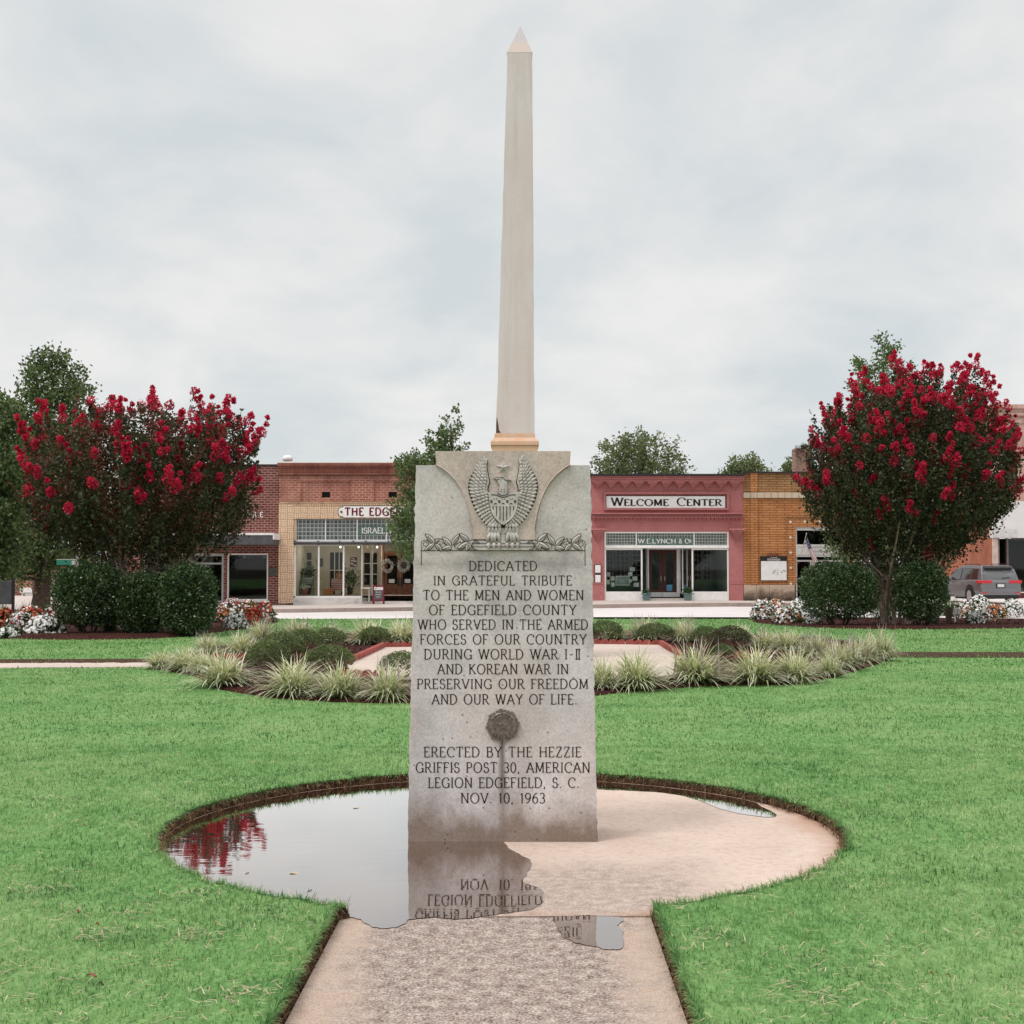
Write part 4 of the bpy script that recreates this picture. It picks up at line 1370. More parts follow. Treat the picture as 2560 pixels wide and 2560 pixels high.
# dark broken corner at the shaft's foot
mb = MB()
q0 = lambda px, py, d=0: (PP(px, py, YO - 48.8 * px_ - .002 - d).x, YO - 48.8 * px_ - .002 - d, PP(px, py, YO - .3).z)
mb.prism([(q0(1240, 1087)[0], Z(1087)), (q0(1252, 1087)[0], Z(1087)), (q0(1247, 1079)[0], Z(1079)), (q0(1246, 1068)[0], Z(1068)), (q0(1242, 1048)[0], Z(1048)),
          (q0(1240.5, 1060)[0], Z(1060))], YO - 48.6 * px_ - .001, YO - .2)
mb.build('chipped_corner', plain('chip', (0.10, 0.055, 0.04), .9, .3, 20), ob)

# ---- scalloped brick-red edging round the plaza
M['edging'] = plain('red_edging', (0.30, 0.075, 0.06), 0.8, 0.35, 9.0)
EDG = [((868, 1663), (958, 1621), 'brick red scalloped edging running obliquely at the left end of the plaza'),
       ((960, 1620), (1500, 1612), 'brick red scalloped edging along the far side of the plaza'),
       ((1500, 1612), (1650, 1614), 'brick red scalloped edging right of the grey slab, along the plaza'),
       ((1652, 1615), (1700, 1644), 'brick red scalloped edging turning the right corner of the plaza')]
for (a_, b_, lab) in EDG:
    A, B = G(*a_, .08), G(*b_, .08)
    L_ = (B - A).length
    d_ = (B - A).normalized()
    nrm = Vector((-d_.y, d_.x, 0)) * .03
    ns = max(2, int(L_ / .13))
    mb = MB()
    for k in range(ns):
        p0, p1 = A.lerp(B, k / ns), A.lerp(B, (k + .985) / ns)
        prof = [0, .03, .042, .045, .042, .03, 0]
        top = [p0.lerp(p1, q / 6) + Vector((0, 0, .055 + prof[q])) for q in range(7)]
        loop = [p0 - Vector((0, 0, .05))] + top + [p1 - Vector((0, 0, .05))]
        n_ = len(loop)
        mb.add([p + nrm for p in loop] + [p - nrm for p in loop],
               [tuple(range(n_)), tuple(range(n_, 2 * n_))[::-1]] + [(i, (i + 1) % n_, (i + 1) % n_ + n_, i + n_) for i in range(n_)])
    tag(mb.build('edging', M['edging']), lab, 'edging', 'scalloped edging of the plaza')
mb = MB()
for (px, py, a_) in ((812, 1650, .2), (1808, 1641, -.1), (905, 1698, .1), (540, 1635, .1)):
    pass
for (px, py, lab) in ((575, 1655, 'short red edging piece among the variegated grasses at left'), (905, 1700, 'short red edging piece behind the front grasses, left of the slab'),
                      (1840, 1650, 'short red edging piece behind the front grasses, right of the slab')):
    c = GL(px, py)
    mb = MB()
    for k in range(4):
        x0 = c.x + (k - 2) * .13
        prof = [0, .03, .042, .045, .042, .03, 0]
        loop = [(x0, -.02)] + [(x0 + .128 * q / 6, .085 + prof[q]) for q in range(7)] + [(x0 + .128, -.02)]
        mb.prism([(x, z + .05) for x, z in loop], c.y - .03, c.y + .03)
    tag(mb.build('edging', M['edging']), lab, 'edging', 'scalloped edging of the plaza')

# ================================================================ THE SHOPS across the street
def fx(px, Y=YF):
    return FX(px, Y)


def fz(py, Y=YF):
    return FZ(py, Y)


def wall_grid(mb, xs, zs, solid, y, th, mi=0):
    """a wall of cells; solid(i, j) says whether cell i (along x), j (up) is filled. Front faces at y, reveals th deep"""
    nx, nz = len(xs) - 1, len(zs) - 1
    S = lambda i, j: 0 <= i < nx and 0 <= j < nz and solid(i, j)
    for i in range(nx):
        for j in range(nz):
            if not S(i, j):
                continue
            x0, x1, z0, z1 = xs[i], xs[i + 1], zs[j], zs[j + 1]
            mb.quad((x0, y, z0), (x1, y, z0), (x1, y, z1), (x0, y, z1), mi)
            mb.quad((x1, y + th, z0), (x0, y + th, z0), (x0, y + th, z1), (x1, y + th, z1), mi)
            if not S(i - 1, j):
                mb.quad((x0, y + th, z0), (x0, y, z0), (x0, y, z1), (x0, y + th, z1), mi)
            if not S(i + 1, j):
                mb.quad((x1, y, z0), (x1, y + th, z0), (x1, y + th, z1), (x1, y, z1), mi)
            if not S(i, j - 1):
                mb.quad((x0, y + th, z0), (x1, y + th, z0), (x1, y, z0), (x0, y, z0), mi)
            if not S(i, j + 1):
                mb.quad((x0, y, z1), (x1, y, z1), (x1, y + th, z1), (x0, y + th, z1), mi)


def wall(name, x0, x1, z0, z1, y, th, holes, mat, parent):
    xs = sorted({x0, x1, *[h[0] for h in holes], *[h[1] for h in holes]})
    zs = sorted({z0, z1, *[h[2] for h in holes], *[h[3] for h in holes]})

    def solid(i, j):
        cx, cz = (xs[i] + xs[i + 1]) / 2, (zs[j] + zs[j + 1]) / 2
        return not any(h[0] < cx < h[1] and h[2] < cz < h[3] for h in holes)
    mb = MB()
    wall_grid(mb, xs, zs, solid, y, th)
    return mb.build(name, mat, parent)


def frame(mb, x0, x1, z0, z1, y0, y1, t):
    mb.box(x0, x0 + t, y0, y1, z0, z1)
    mb.box(x1 - t, x1, y0, y1, z0, z1)
    mb.box(x0 + t, x1 - t, y0 + .002, y1 - .002, z0, z0 + t)
    mb.box(x0 + t, x1 - t, y0 + .002, y1 - .002, z1 - t, z1)


def put_f(y):
    return lambda u, v, d=0: (fx(u), y - d, fz(v))


m, nt = new_mat('window_glass')
g = node(nt, 'ShaderNodeBsdfGlossy', {0: (1, 1, 1, 1), 'Roughness': 0.02})
t = node(nt, 'ShaderNodeBsdfTransparent', {0: (0.82, 0.86, 0.85, 1)})
fr = node(nt, 'ShaderNodeFresnel', {0: 1.5})
s = node(nt, 'ShaderNodeMixShader', {0: math_(nt, 'MULTIPLY', fr.outputs[0], 0.6, clamp=True), 1: t.outputs[0], 2: g.outputs[0]})
node(nt, 'ShaderNodeOutputMaterial', {0: s.outputs[0]})
M['glass'] = m
M['white'] = plain('white_paint', (0.83, 0.81, 0.79), 0.6, 0.08, 5.0)
M['offwhite'] = plain('grey_white_paint', (0.58, 0.56, 0.54), 0.6, 0.15, 5.0)
M['alu'] = plain('aluminium', (0.46, 0.45, 0.44), 0.4, 0.12, 8.0, 0.5, 0.5)
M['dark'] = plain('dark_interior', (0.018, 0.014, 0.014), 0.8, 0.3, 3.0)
M['black'] = plain('black_paint', (0.02, 0.019, 0.022), 0.6, 0.2, 8.0)
M['charcoal'] = plain('charcoal_metal', (0.085, 0.085, 0.09), 0.65, 0.25, 4.0)
M['brown_wood'] = plain('brown_door', (0.17, 0.062, 0.032), 0.5, 0.45, 7.0)
M['dark_wood'] = plain('dark_brown_door', (0.070, 0.020, 0.016), 0.5, 0.3, 7.0)
M['cream'] = plain('cream_plaster', (0.50, 0.44, 0.36), 0.85, 0.12, 2.0)
M['pink'] = None
M['roofing'] = plain('roof_felt', (0.10, 0.09, 0.09), 0.9, 0.3, 2.0)
M['cap'] = plain('dark_coping', (0.035, 0.028, 0.028), 0.6, 0.3, 3.0)
M['teal'] = plain('teal_planter', (0.14, 0.22, 0.21), 0.7, 0.2, 6.0)
M['red_cloth'] = plain('red_paint', (0.45, 0.03, 0.04), 0.7, 0.2, 6.0)
M['orange'] = plain('orange', (0.55, 0.20, 0.06), 0.6, 0.2, 12.0)
M['signred'] = plain('sign_red', (0.17, 0.012, 0.03), 0.6, 0.1, 6.0)
M['paper'] = plain('paper', (0.66, 0.66, 0.64), 0.7, 0.12, 20.0)
M['letter_white'] = plain('white_letters', (0.80, 0.78, 0.74), 0.5, 0.05)
M['signgreen'] = plain('sign_green_glass', (0.10, 0.17, 0.15), 0.3, 0.35, 4.0)
M['leafg'] = leaf_mat('green_leaves', (0.018, 0.045, 0.014), (0.055, 0.115, 0.035), (0.12, 0.20, 0.07))

m, nt = new_mat('marble')
v = wpos(nt)
f = noise_(nt, scaled(nt, v, (1.2, 1, 3), rot=(0, .5, 0)), 1.4, 7.0, 0.7, 1.4)
finish(nt, ramp(nt, f, [(0.3, (0.34, 0.31, 0.28)), (0.48, (0.62, 0.59, 0.56)), (0.7, (0.74, 0.71, 0.68))]), 0.4, 0.4)
M['marble'] = m
m, nt = new_mat('stained_stone')
v = wpos(nt)
s = node(nt, 'ShaderNodeSeparateXYZ', {0: v})
f = noise_(nt, scaled(nt, v, (1.6, 1, 1.0)), 1.3, 7.0, 0.7, 0.8)
k = math_(nt, 'ADD', math_(nt, 'MULTIPLY', math_(nt, 'SUBTRACT', s.outputs[2], 0.25), 0.9), f)
finish(nt, ramp(nt, k, [(0.22, (0.06, 0.045, 0.035)), (0.45, (0.22, 0.165, 0.125)), (0.62, (0.47, 0.36, 0.28)), (0.8, (0.55, 0.42, 0.33))]), 0.85, 0.2)
M['base_stone'] = m


def prism_tiles(name, dark, mid, line, tile):
    m, nt = new_mat(name)
    v = wpos(nt)
    s = node(nt, 'ShaderNodeSeparateXYZ', {0: v})
    vec = node(nt, 'ShaderNodeCombineXYZ', {0: s.outputs[0], 1: s.outputs[2], 2: 0.0}).outputs[0]
    b = node(nt, 'ShaderNodeTexBrick', {'Vector': vec, 'Color1': (*dark, 1), 'Color2': (*mid, 1), 'Mortar': (*line, 1), 'Scale': 1.0,
                                        'Mortar Size': tile * .095, 'Mortar Smooth': 0.1, 'Brick Width': tile, 'Row Height': tile}, offset=0.0)
    f = noise_(nt, v, 1.6, 3.0)
    cc = mixc(nt, ramp(nt, f, [(0.35, 0.0), (0.65, 0.55)]), b.outputs[0], (0.16, 0.22, 0.21))
    finish(nt, mixc(nt, 0.35, b.outputs[0], cc), 0.35, 0.5)
    return m


M['prism'] = prism_tiles('prism_glass', (0.045, 0.055, 0.058), (0.11, 0.135, 0.135), (0.42, 0.43, 0.42), 0.162)
M['prism2'] = prism_tiles('prism_glass_small', (0.040, 0.050, 0.048), (0.10, 0.125, 0.115), (0.42, 0.43, 0.40), 0.118)

BR1 = brick_mat('dark_red_brick', (0.155, 0.038, 0.034), (0.205, 0.056, 0.047), (0.37, 0.25, 0.215), 0.25, 0.098, msize=.016)
BR2 = brick_mat('red_brick', (0.34, 0.098, 0.062), (0.44, 0.155, 0.105), (0.50, 0.37, 0.31), 0.25, 0.098, msize=.013, stain=(0.19, 0.055, 0.042),
                wash=((0.48, 0.28, 0.21), 0.35))
BR2S = brick_mat('red_brick_side', (0.30, 0.09, 0.06), (0.38, 0.14, 0.10), (0.42, 0.32, 0.27), 0.235, 0.085, side=True)
BR2D = brick_mat('cornice_brick', (0.24, 0.068, 0.048), (0.33, 0.11, 0.075), (0.30, 0.17, 0.13), 0.085, 0.30, msize=.012, stain=(0.12, 0.038, 0.032))
BRP = brick_mat('painted_pink_brick', (0.50, 0.195, 0.19), (0.525, 0.21, 0.205), (0.45, 0.165, 0.165), 0.24, 0.085, msize=.006, stain=(0.41, 0.17, 0.165), var=.2)
BRY = brick_mat('yellow_brick', (0.62, 0.295, 0.12), (0.52, 0.22, 0.082), (0.24, 0.095, 0.042), 0.62, 0.098, msize=.017, stain=(0.34, 0.16, 0.07), var=.3)
BRYD = brick_mat('weathered_yellow_brick', (0.52, 0.30, 0.14), (0.44, 0.235, 0.10), (0.20, 0.105, 0.05), 0.62, 0.098, msize=.018, stain=(0.20, 0.11, 0.055))
BRO = brick_mat('orange_side_brick', (0.40, 0.115, 0.058), (0.46, 0.15, 0.08), (0.40, 0.22, 0.15), 0.235, 0.085, side=True, msize=.010, wash=((0.50, 0.26, 0.18), 0.3))
BRW = brick_mat('washed_pink_brick', (0.52, 0.27, 0.21), (0.58, 0.34, 0.27), (0.56, 0.43, 0.37), 0.235, 0.085, msize=.012, wash=((0.66, 0.50, 0.44), 0.6))

# basket-weave yellow tapestry brick: alternate upright and lying stacks
m, nt = new_mat('basket_weave_brick')
v = wpos(nt)
s = node(nt, 'ShaderNodeSeparateXYZ', {0: v})
CELL = 0.27
cx_ = math_(nt, 'DIVIDE', s.outputs[0], CELL)
cz_ = math_(nt, 'DIVIDE', s.outputs[2], CELL)
par = math_(nt, 'MODULO', math_(nt, 'ADD', math_(nt, 'FLOOR', cx_), math_(nt, 'ADD', math_(nt, 'FLOOR', cz_), 200.0)), 2.0)
fxn, fzn = math_(nt, 'FRACT', cx_), math_(nt, 'FRACT', cz_)


def groove_(a):        # three bricks per cell: dark joint near each third
    k = math_(nt, 'FRACT', math_(nt, 'MULTIPLY', a, 3.0))
    return math_(nt, 'LESS_THAN', k, 0.17)


jl = math_(nt, 'ADD', math_(nt, 'MULTIPLY', par, groove_(fxn)), math_(nt, 'MULTIPLY', math_(nt, 'SUBTRACT', 1.0, par), groove_(fzn)), clamp=True)
edge = math_(nt, 'MAXIMUM', math_(nt, 'LESS_THAN', fxn, 0.055), math_(nt, 'LESS_THAN', fzn, 0.055))
jl = math_(nt, 'MAXIMUM', jl, edge)
f = noise_(nt, v, 9.0, 3.0)
cc = mixc(nt, ramp(nt, f, [(0.35, 0.0), (0.65, 1.0)]), (0.66, 0.455, 0.30), (0.75, 0.575, 0.42))
finish(nt, mixc(nt, jl, cc, (0.27, 0.14, 0.075)), 0.85, 0.2)
M['basket'] = m
BRS = brick_mat('soldier_yellow_brick', (0.66, 0.46, 0.30), (0.73, 0.55, 0.39), (0.25, 0.13, 0.07), 0.09, 0.28, msize=.012)


def shell(root, x0, x1, z0, z1, depth, side_mat, roof_drop=.5, y=YF):
    """side walls, back and flat roof behind a front wall"""
    mb = MB()
    mb.box(x0 + .004, x0 + .3, y + .306, y + depth, z0, z1 - .15)
    mb.box(x1 - .3, x1 - .004, y + .306, y + depth, z0, z1 - .15)
    mb.box(x0 + .3, x1 - .3, y + depth - .3, y + depth - .004, z0, z1 - .15)
    mb.build('side_wall', side_mat, root)
    mb = MB()
    mb.box(x0 + .302, x1 - .302, y + .304, y + depth - .302, z1 - roof_drop - .2, z1 - roof_drop)
    mb.build('roof', M['roofing'], root)


def room(root, x0, x1, z0, z1, y0, y1, mat, floor_mat=None):
    mb = MB()
    mb.quad((x0, y1, z0), (x1, y1, z0), (x1, y1, z1), (x0, y1, z1))
    mb.quad((x0, y0, z0), (x0, y1, z0), (x0, y1, z1), (x0, y0, z1))
    mb.quad((x1, y1, z0), (x1, y0, z0), (x1, y0, z1), (x1, y1, z1))
    mb.quad((x0, y0, z1), (x0, y1, z1), (x1, y1, z1), (x1, y0, z1))
    mb.build('interior', mat, root)
    mb = MB()
    mb.quad((x0, y0, z0 - .002), (x1, y0, z0 - .002), (x1, y1, z0 - .002), (x0, y1, z0 - .002))
    mb.build('shop_floor', floor_mat or M['dark'], root)


def pane(root, x0, x1, z0, z1, y, name='pane'):
    mb = MB()
    mb.box(x0, x1, y, y + .012, z0, z1)
    return mb.build(name, M['glass'], root)


# ---------------------------------------------------------------- 1: dark red brick store with grey canopy (left)
x0, x1 = fx(310), fx(696.5)
zb, zt = -.6, fz(1165)
b1 = thing('brick_store', (x0, YF, -.25), 'dark red brick store with a grey flat canopy, left of the tan tapestry shop', 'building')
wx0, wx1, wz0, wz1 = fx(569), fx(671), fz(1501), fz(1384)
dx0, dx1, dz0 = fx(482), fx(560), fz(1512)
lx0, lx1 = fx(360), fx(476)
wall('wall', x0, x1, zb, zt, YF, .3, [(wx0, wx1, wz0, wz1), (dx0, dx1, dz0, wz1), (lx0, lx1, wz0, wz1)], BR1, b1)
shell(b1, x0, x1, zb, zt, 14, BR2S)
mb = MB()
mb.box(x0 - .02, x1 - .002, YF - .04, YF + .34, zt + .002, zt + .07)
mb.build('coping', M['cap'], b1)
mb = MB()
cxa, cxb = fx(395), fx(699)
mb.box(cxa, cxb, YF - 1.5, YF - .004, fz(1363), fz(1340))
cn = mb.build('canopy', M['charcoal'], b1, bevel=.01)
mb = MB()
mb.box(cxa - .02, cxb + .02, YF - 1.52, YF - .003, fz(1339.6), fz(1334.5))
mb.box(cxb + .002, cxb + .05, YF - 1.52, YF - .003, fz(1350), fz(1339.8))
mb.build('canopy_trim', M['white'], cn)
for (a, b, lo) in ((wx0, wx1, wz0), (lx0, lx1, wz0)):
    mb = MB()
    frame(mb, a, b, lo, wz1, YF + .02, YF + .14, .055)
    mb.box(a - .06, b + .06, YF - .05, YF + .018, lo - .075, lo - .002)
    wf = mb.build('window', M['white'], b1)
    pane(wf, a + .055, b - .055, lo + .055, wz1 - .055, YF + .07)
mb = MB()
frame(mb, dx0, dx1, dz0, wz1, YF + .1, YF + .2, .10)
mb.box(dx0 + .1, dx1 - .1, YF + .102, YF + .198, fz(1411), fz(1406.5))
mb.box(dx0 + .1, dx1 - .1, YF + .102, YF + .198, fz(1508), fz(1502))
dr = mb.build('door', M['alu'], b1)
pane(dr, dx0 + .1, dx1 - .1, fz(1502), fz(1411), YF + .15)
pane(dr, dx0 + .1, dx1 - .1, fz(1406.5), wz1 - .1, YF + .15, 'transom')
mb = MB()
mb.tube([(dx0 + .2, YF + .07, fz(1470)), (dx0 + .2, YF + .07, fz(1445))], .02, 6)
mb.build('handle', M['alu'], dr)
mb = MB()
mb.box(fx(674), fx(691), YF - .04, YF - .001, fz(1440), fz(1419))
mb.build('plaque', plain('green_plaque', (0.06, 0.075, 0.06), .5, .2), b1, bevel=.008)
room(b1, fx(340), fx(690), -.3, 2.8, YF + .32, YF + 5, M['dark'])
mb = MB()
for xx in (fx(640), fx(590)):
    mb = MB()
    mb.box(xx, xx + .12, YF + 1.5, YF + 2.9, fz(1394), fz(1391))
    mb.build('ceiling_lamp', M['white'], b1)
mb = MB()
for s_, a, b in (('O', 464.5, 475), ('STORE', 579, 658)):
    text(mb, s_, a, b, 1292.5, 1280.5, put_f(YF), thick=.17, thin=.15, serif=0, gap=.55, depth=.03)
mb.build('wall_letters', M['letter_white'], b1)

# ---------------------------------------------------------------- 2: brick shop with tan tapestry-brick front
x0, x1 = fx(697.5), fx(1236)
zt = fz(1157)
b2 = thing('tapestry_brick_shop', (x0, YF, -.2), 'red brick shop with tan basket weave front, prism glass band and oval name board', 'building')
sx0, sx1 = fx(735), fx(1200)
sz0, sz1 = fz(1511), fz(1297)
vent = [(fx(804), fx(825), fz(1243.5), fz(1229.5)), (fx(971), fx(992), fz(1243.5), fz(1229.5)), (fx(1139), fx(1160), fz(1243.5), fz(1229.5))]
wall('wall', x0, x1, fz(1255), fz(1191), YF, .3, vent, BR2, b2)
shell(b2, x0, x1, zb, zt - .1, 14, BR2S)
mb = MB()
for v_ in vent:
    mb = MB()
    mb.box(v_[0] - .01, v_[1] + .01, YF + .2, YF + .22, v_[2] - .01, v_[3] + .01)
    mb.build('vent', M['black'], b2)
# raised brickwork round the sunk panels
mb = MB()
z0_, z1_ = fz(1254.5), fz(1203.5)
xs_ = [x0, fx(752), fx(877), fx(935), fx(1060), fx(1118), x1]
for q in (0, 2, 4):
    a, b = (x0, fx(752)) if q == 0 else ((fx(877), fx(935)) if q == 2 else (fx(1060), fx(1118)))
    mb.box(a + .003, b, YF - .055, YF - .002, z0_, z1_)
mb.box(x0 + .003, x1 - .003, YF - .06, YF - .002, z1_ + .002, fz(1191))
mb.build('brick_pier', BR2, b2)
mb = MB()
mb.box(x0 + .002, x1 - .002, YF - .10, YF + .3, fz(1190.8), fz(1187.5))
mb.box(x0 - .02, x1, YF - .17, YF + .3, fz(1187.2), fz(1183.5))
mb.box(x0 - .0, x1, YF - .11, YF + .3, fz(1183.2), fz(1170.2))
mb.box(x0 - .04, x1, YF - .16, YF + .3, fz(1170), fz(1166))
mb.box(x0 - .06, x1, YF - .21, YF + .3, fz(1165.8), fz(1158.2))
mb.build('cornice', BR2D, b2, bevel=.01)
mb = MB()
mb.box(x0 - .05, x1 - .004, YF - .19, YF + .36, fz(1158), fz(1154.6))
mb.build('coping', M['white'], b2)
mb = MB()
# tan front: piers, band
mb.box(x0 + .003, fx(735), YF - .10, YF + .3, fz(1508), fz(1260))
mb.box(fx(735) + .001, x1 - .003, YF - .10, YF + .3, fz(1297), fz(1264))
mb.box(fx(1200), x1 - .003, YF - .10, YF + .3, fz(1508), fz(1297) - .001)
mb.build('tan_front', M['basket'], b2)
mb = MB()
mb.box(x0 + .003, x1 - .003, YF - .115, YF + .3, fz(1260) + .002, fz(1255) - .002)
mb.box(fx(735) + .002, fx(1200), YF - .112, YF - .101, fz(1264), fz(1260))
mb.build('soldier_course', BRS, b2)
mb = MB()
mb.box(x0 + .01, fx(722), YF - .11, YF + .1, fz(1514), fz(1508.2))
mb.build('base_course', BR1, b2)
mb = MB()
mb.box(fx(736), fx(741), YF - .08, YF + .1, fz(1352), fz(1297.5))
mb.build('window_jamb', plain('tan_jamb', (.52, .38, .26), .8, .15), b2)
# prism glass band
mb = MB()
mb.box(fx(741), fx(1196), YF + .02, YF + .05, fz(1350), fz(1298))
pg = mb.build('prism_glass_band', M['prism'], b2)
mb = MB()
for p_ in (740.5, 813.8, 892.8, 966.5, 1044, 1122, 1196):
    mb.box(fx(p_) - .022, fx(p_) + .022, YF - .01, YF + .019, fz(1350), fz(1298.4))
mb.box(fx(738), fx(1198), YF - .02, YF + .018, fz(1354), fz(1350.2))
mb.build('glazing_bar', M['white'], pg)
mb = MB()
mb.box(fx(893.5), fx(966), YF - .005, YF + .018, fz(1337), fz(1316))
mb.build('name_panel', M['signgreen'], pg)
mb = MB()
text(mb, 'ISRAEL', 904, 962, 1333.5, 1319, put_f(YF - .006), thick=.17, thin=.09, serif=.26, serw=.06, gap=.10, depth=.004)
text(mb, 'M', 968.5, 978, 1333.5, 1319, put_f(YF - .006), thick=.17, thin=.09, serif=.26, serw=.06, gap=.10, depth=.004)
mb.build('name_letters', M['letter_white'], pg)
mb = MB()
mb.tube([(fx(736), YF - .14, fz(1357)), (fx(1200), YF - .14, fz(1357))], .045, 8)
for p_ in (738, 796, 850, 884, 915, 1000):
    mb.box(fx(p_) - .03, fx(p_) + .03, YF - .16, YF - .021, fz(1358.5), fz(1352))
mb.box(fx(736), fx(1200), YF - .03, YF + .1, fz(1362), fz(1358.5))
mb.build('awning_roller', M['charcoal'], b2)
# name board
mb = MB()
c1 = [(870 + 0, 1266.5)]
sg = [(859.5, 1269), (859, 1266)] + [(1060, 1266), (1060.5, 1269)] + [(1064 + 8 * math.sin(rad(a)), 1280 - 11 * math.cos(rad(a))) for a in range(0, 181, 20)] + \
     [(1060.5, 1291), (1060, 1294), (859, 1294), (859.5, 1291)] + [(855 - 8 * math.sin(rad(a)), 1280 + 11 * math.cos(rad(a))) for a in range(0, 181, 20)]
mb.prism([(fx(a), fz(b)) for a, b in sg][::-1], YF - .16, YF - .105)
sgo = mb.build('name_board', M['white'], b2)
mb = MB()
sg2 = [(960 + (a - 960) * 1.012, 1280 + (b - 1280) * 1.09) for a, b in sg]
mb.prism([(fx(a), fz(b)) for a, b in sg2][::-1], YF - .135, YF - .103)
mb.build('board_edge', M['black'], sgo)
mb = MB()
text(mb, 'THE EDGEFIELD', 863.5, 1056, 1289.3, 1270.2, put_f(YF - .161), thick=.22, thin=.16, serif=0, gap=.20, depth=.004)
mb.build('board_letters', M['signred'], sgo)
mb = MB()
mb.lathe([(.045, 0), (.045, -.03), (.001, -.03)], (fx(854.5), YF - .16, fz(1280)), 10, 'y')
mb.build('bolt', M['black'], sgo)
# shop window, stepped back to the doors
yw = YF + .02
mb = MB()
wz0, wz1 = fz(1490), fz(1361)
for p_ in (738, 797, 859):
    mb.box(fx(p_) - (.06 if p_ == 738 else .032), fx(p_) + .032, yw, yw + .09, wz0, wz1)
mb.box(fx(738), fx(905), yw - .02, yw + .1, wz0 - .07, wz0 - .002)
mb.box(fx(738), fx(905), yw - .0, yw + .09, wz1 - .04, wz1)
wf = mb.build('display_window', M['white'], b2)
pane(wf, fx(738), fx(905), wz0, wz1, yw + .04)
# glazed return towards the doors
yd = YF + 1.7
A, B = Vector((fx(905), yw + .04)), Vector((fx(945), yd))
mb = MB()
mb.quad((A.x, A.y, wz0 - .02), (B.x, B.y, wz0 - .02), (B.x, B.y, wz1), (A.x, A.y, wz1))
mb.build('pane', M['glass'], wf)
mb = MB()
for t_ in (0, .5, 1):
    q = A.lerp(B, t_)
    mb.box(q.x - .03, q.x + .03, q.y - .03, q.y + .03, wz0 - .06, wz1)
mb.build('mullion', M['offwhite'], wf)
mb = MB()
mb.slab([(fx(735.5), YF - .09), (fx(905), YF - .09), (fx(946), yd), (fx(946), yd + .3), (fx(735.5), yd + .3)], -.45, wz0 - .072)
mb.build('bulkhead', M['marble'], b2)
mb = MB()
mb.slab([(fx(905.5), YF - .085), (fx(1085), YF - .085), (fx(1040), yd + .3), (fx(946.5), yd + .3)], -.45, fz(1503.5))
mb.build('door_step', M['marble'], b2)
# mirrored window right of the doors (behind the slab and tree in the photograph)
mb = MB()
mb.slab([(fx(1199), YF - .09), (fx(1085.5), YF - .09), (fx(1040.5), yd), (fx(1040.5), yd + .3), (fx(1199), yd + .3)][::-1], -.45, wz0 - .072)
mb.build('bulkhead', M['marble'], b2)
mb = MB()
frame(mb, fx(1086), fx(1199), wz0 - .07, wz1, yw, yw + .09, .06)
wf2 = mb.build('display_window', M['white'], b2)
pane(wf2, fx(1088), fx(1197), wz0, wz1, yw + .04)
# double doors
mb = MB()
zd0, zd1 = fz(1499.5), fz(1381)
mb.box(fx(946), fx(951), yd - .05, yd + .1, zd0, wz1)
mb.box(fx(1033), fx(1038), yd - .05, yd + .1, zd0, wz1)
mb.box(fx(951), fx(1033), yd - .049, yd + .099, fz(1381), fz(1378))
df = mb.build('door_frame', M['brown_wood'], b2)
pane(df, fx(951), fx(1033), fz(1378), wz1, yd + .03, 'transom')
for (a, b) in ((951.5, 991.2), (992.2, 1032.5)):
    mb = MB()
    X0, X1 = fx(a), fx(b)
    frame(mb, X0, X1, zd0 + .01, zd1 - .01, yd, yd + .05, .115)
    mb.box(X0 + .115, X1 - .115, yd + .001, yd + .048, fz(1475), fz(1462))
    mb.box(X0 + .115, X1 - .115, yd + .018, yd + .04, fz(1496), fz(1475))
    d_ = mb.build('door', M['brown_wood'], b2)
    pane(d_, X0 + .115, X1 - .115, fz(1462), zd1 - .12, yd + .02)
    mb = MB()
    mb.box(X0 + .10, X1 - .10, yd + .052, yd + .06, fz(1463), zd1 - .1)
    mb.build('added_dark_backing', M['dark'], d_)  # dark panel added behind the pane so the door glass reads unlit
    mb = MB()
    hx = X1 - .06 if a < 960 else X0 + .06
    mb.box(hx - .04, hx + .04, yd - .03, yd - .001, fz(1467), fz(1446))
    mb.build('handle', M['black'], d_)
    mb = MB()
    mb.box((X0 + X1) / 2 - .14, (X0 + X1) / 2 + .10, yd + .006, yd + .012, fz(1459), fz(1449))
    mb.build('notice', M['paper'], d_)
# interior: cream wall with sash windows and a door
yi = YF + 3.2
k3 = lambda px: FX(px, yi)
q3 = lambda py: FZ(py, yi)
mb = MB()
mb.quad((fx(738), yi, -.2), (fx(1199), yi, -.2), (fx(1199), yi, 2.9), (fx(738), yi, 2.9))
mb.quad((fx(738), YF + .12, -.2), (fx(738), yi, -.2), (fx(738), yi, 2.9), (fx(738), YF + .12, 2.9))
mb.quad((fx(738), YF + .12, fz(1358)), (fx(738), yi, fz(1358)), (fx(1199), yi, fz(1358)), (fx(1199), YF + .12, fz(1358)))
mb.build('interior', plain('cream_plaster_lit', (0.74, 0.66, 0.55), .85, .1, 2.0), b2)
mb = MB()
mb.quad((fx(738), YF + .12, fz(1489)), (fx(1199), YF + .12, fz(1489)), (fx(1199), yi, fz(1489)), (fx(738), yi, fz(1489)))
mb.build('shop_floor', M['cream'], b2)
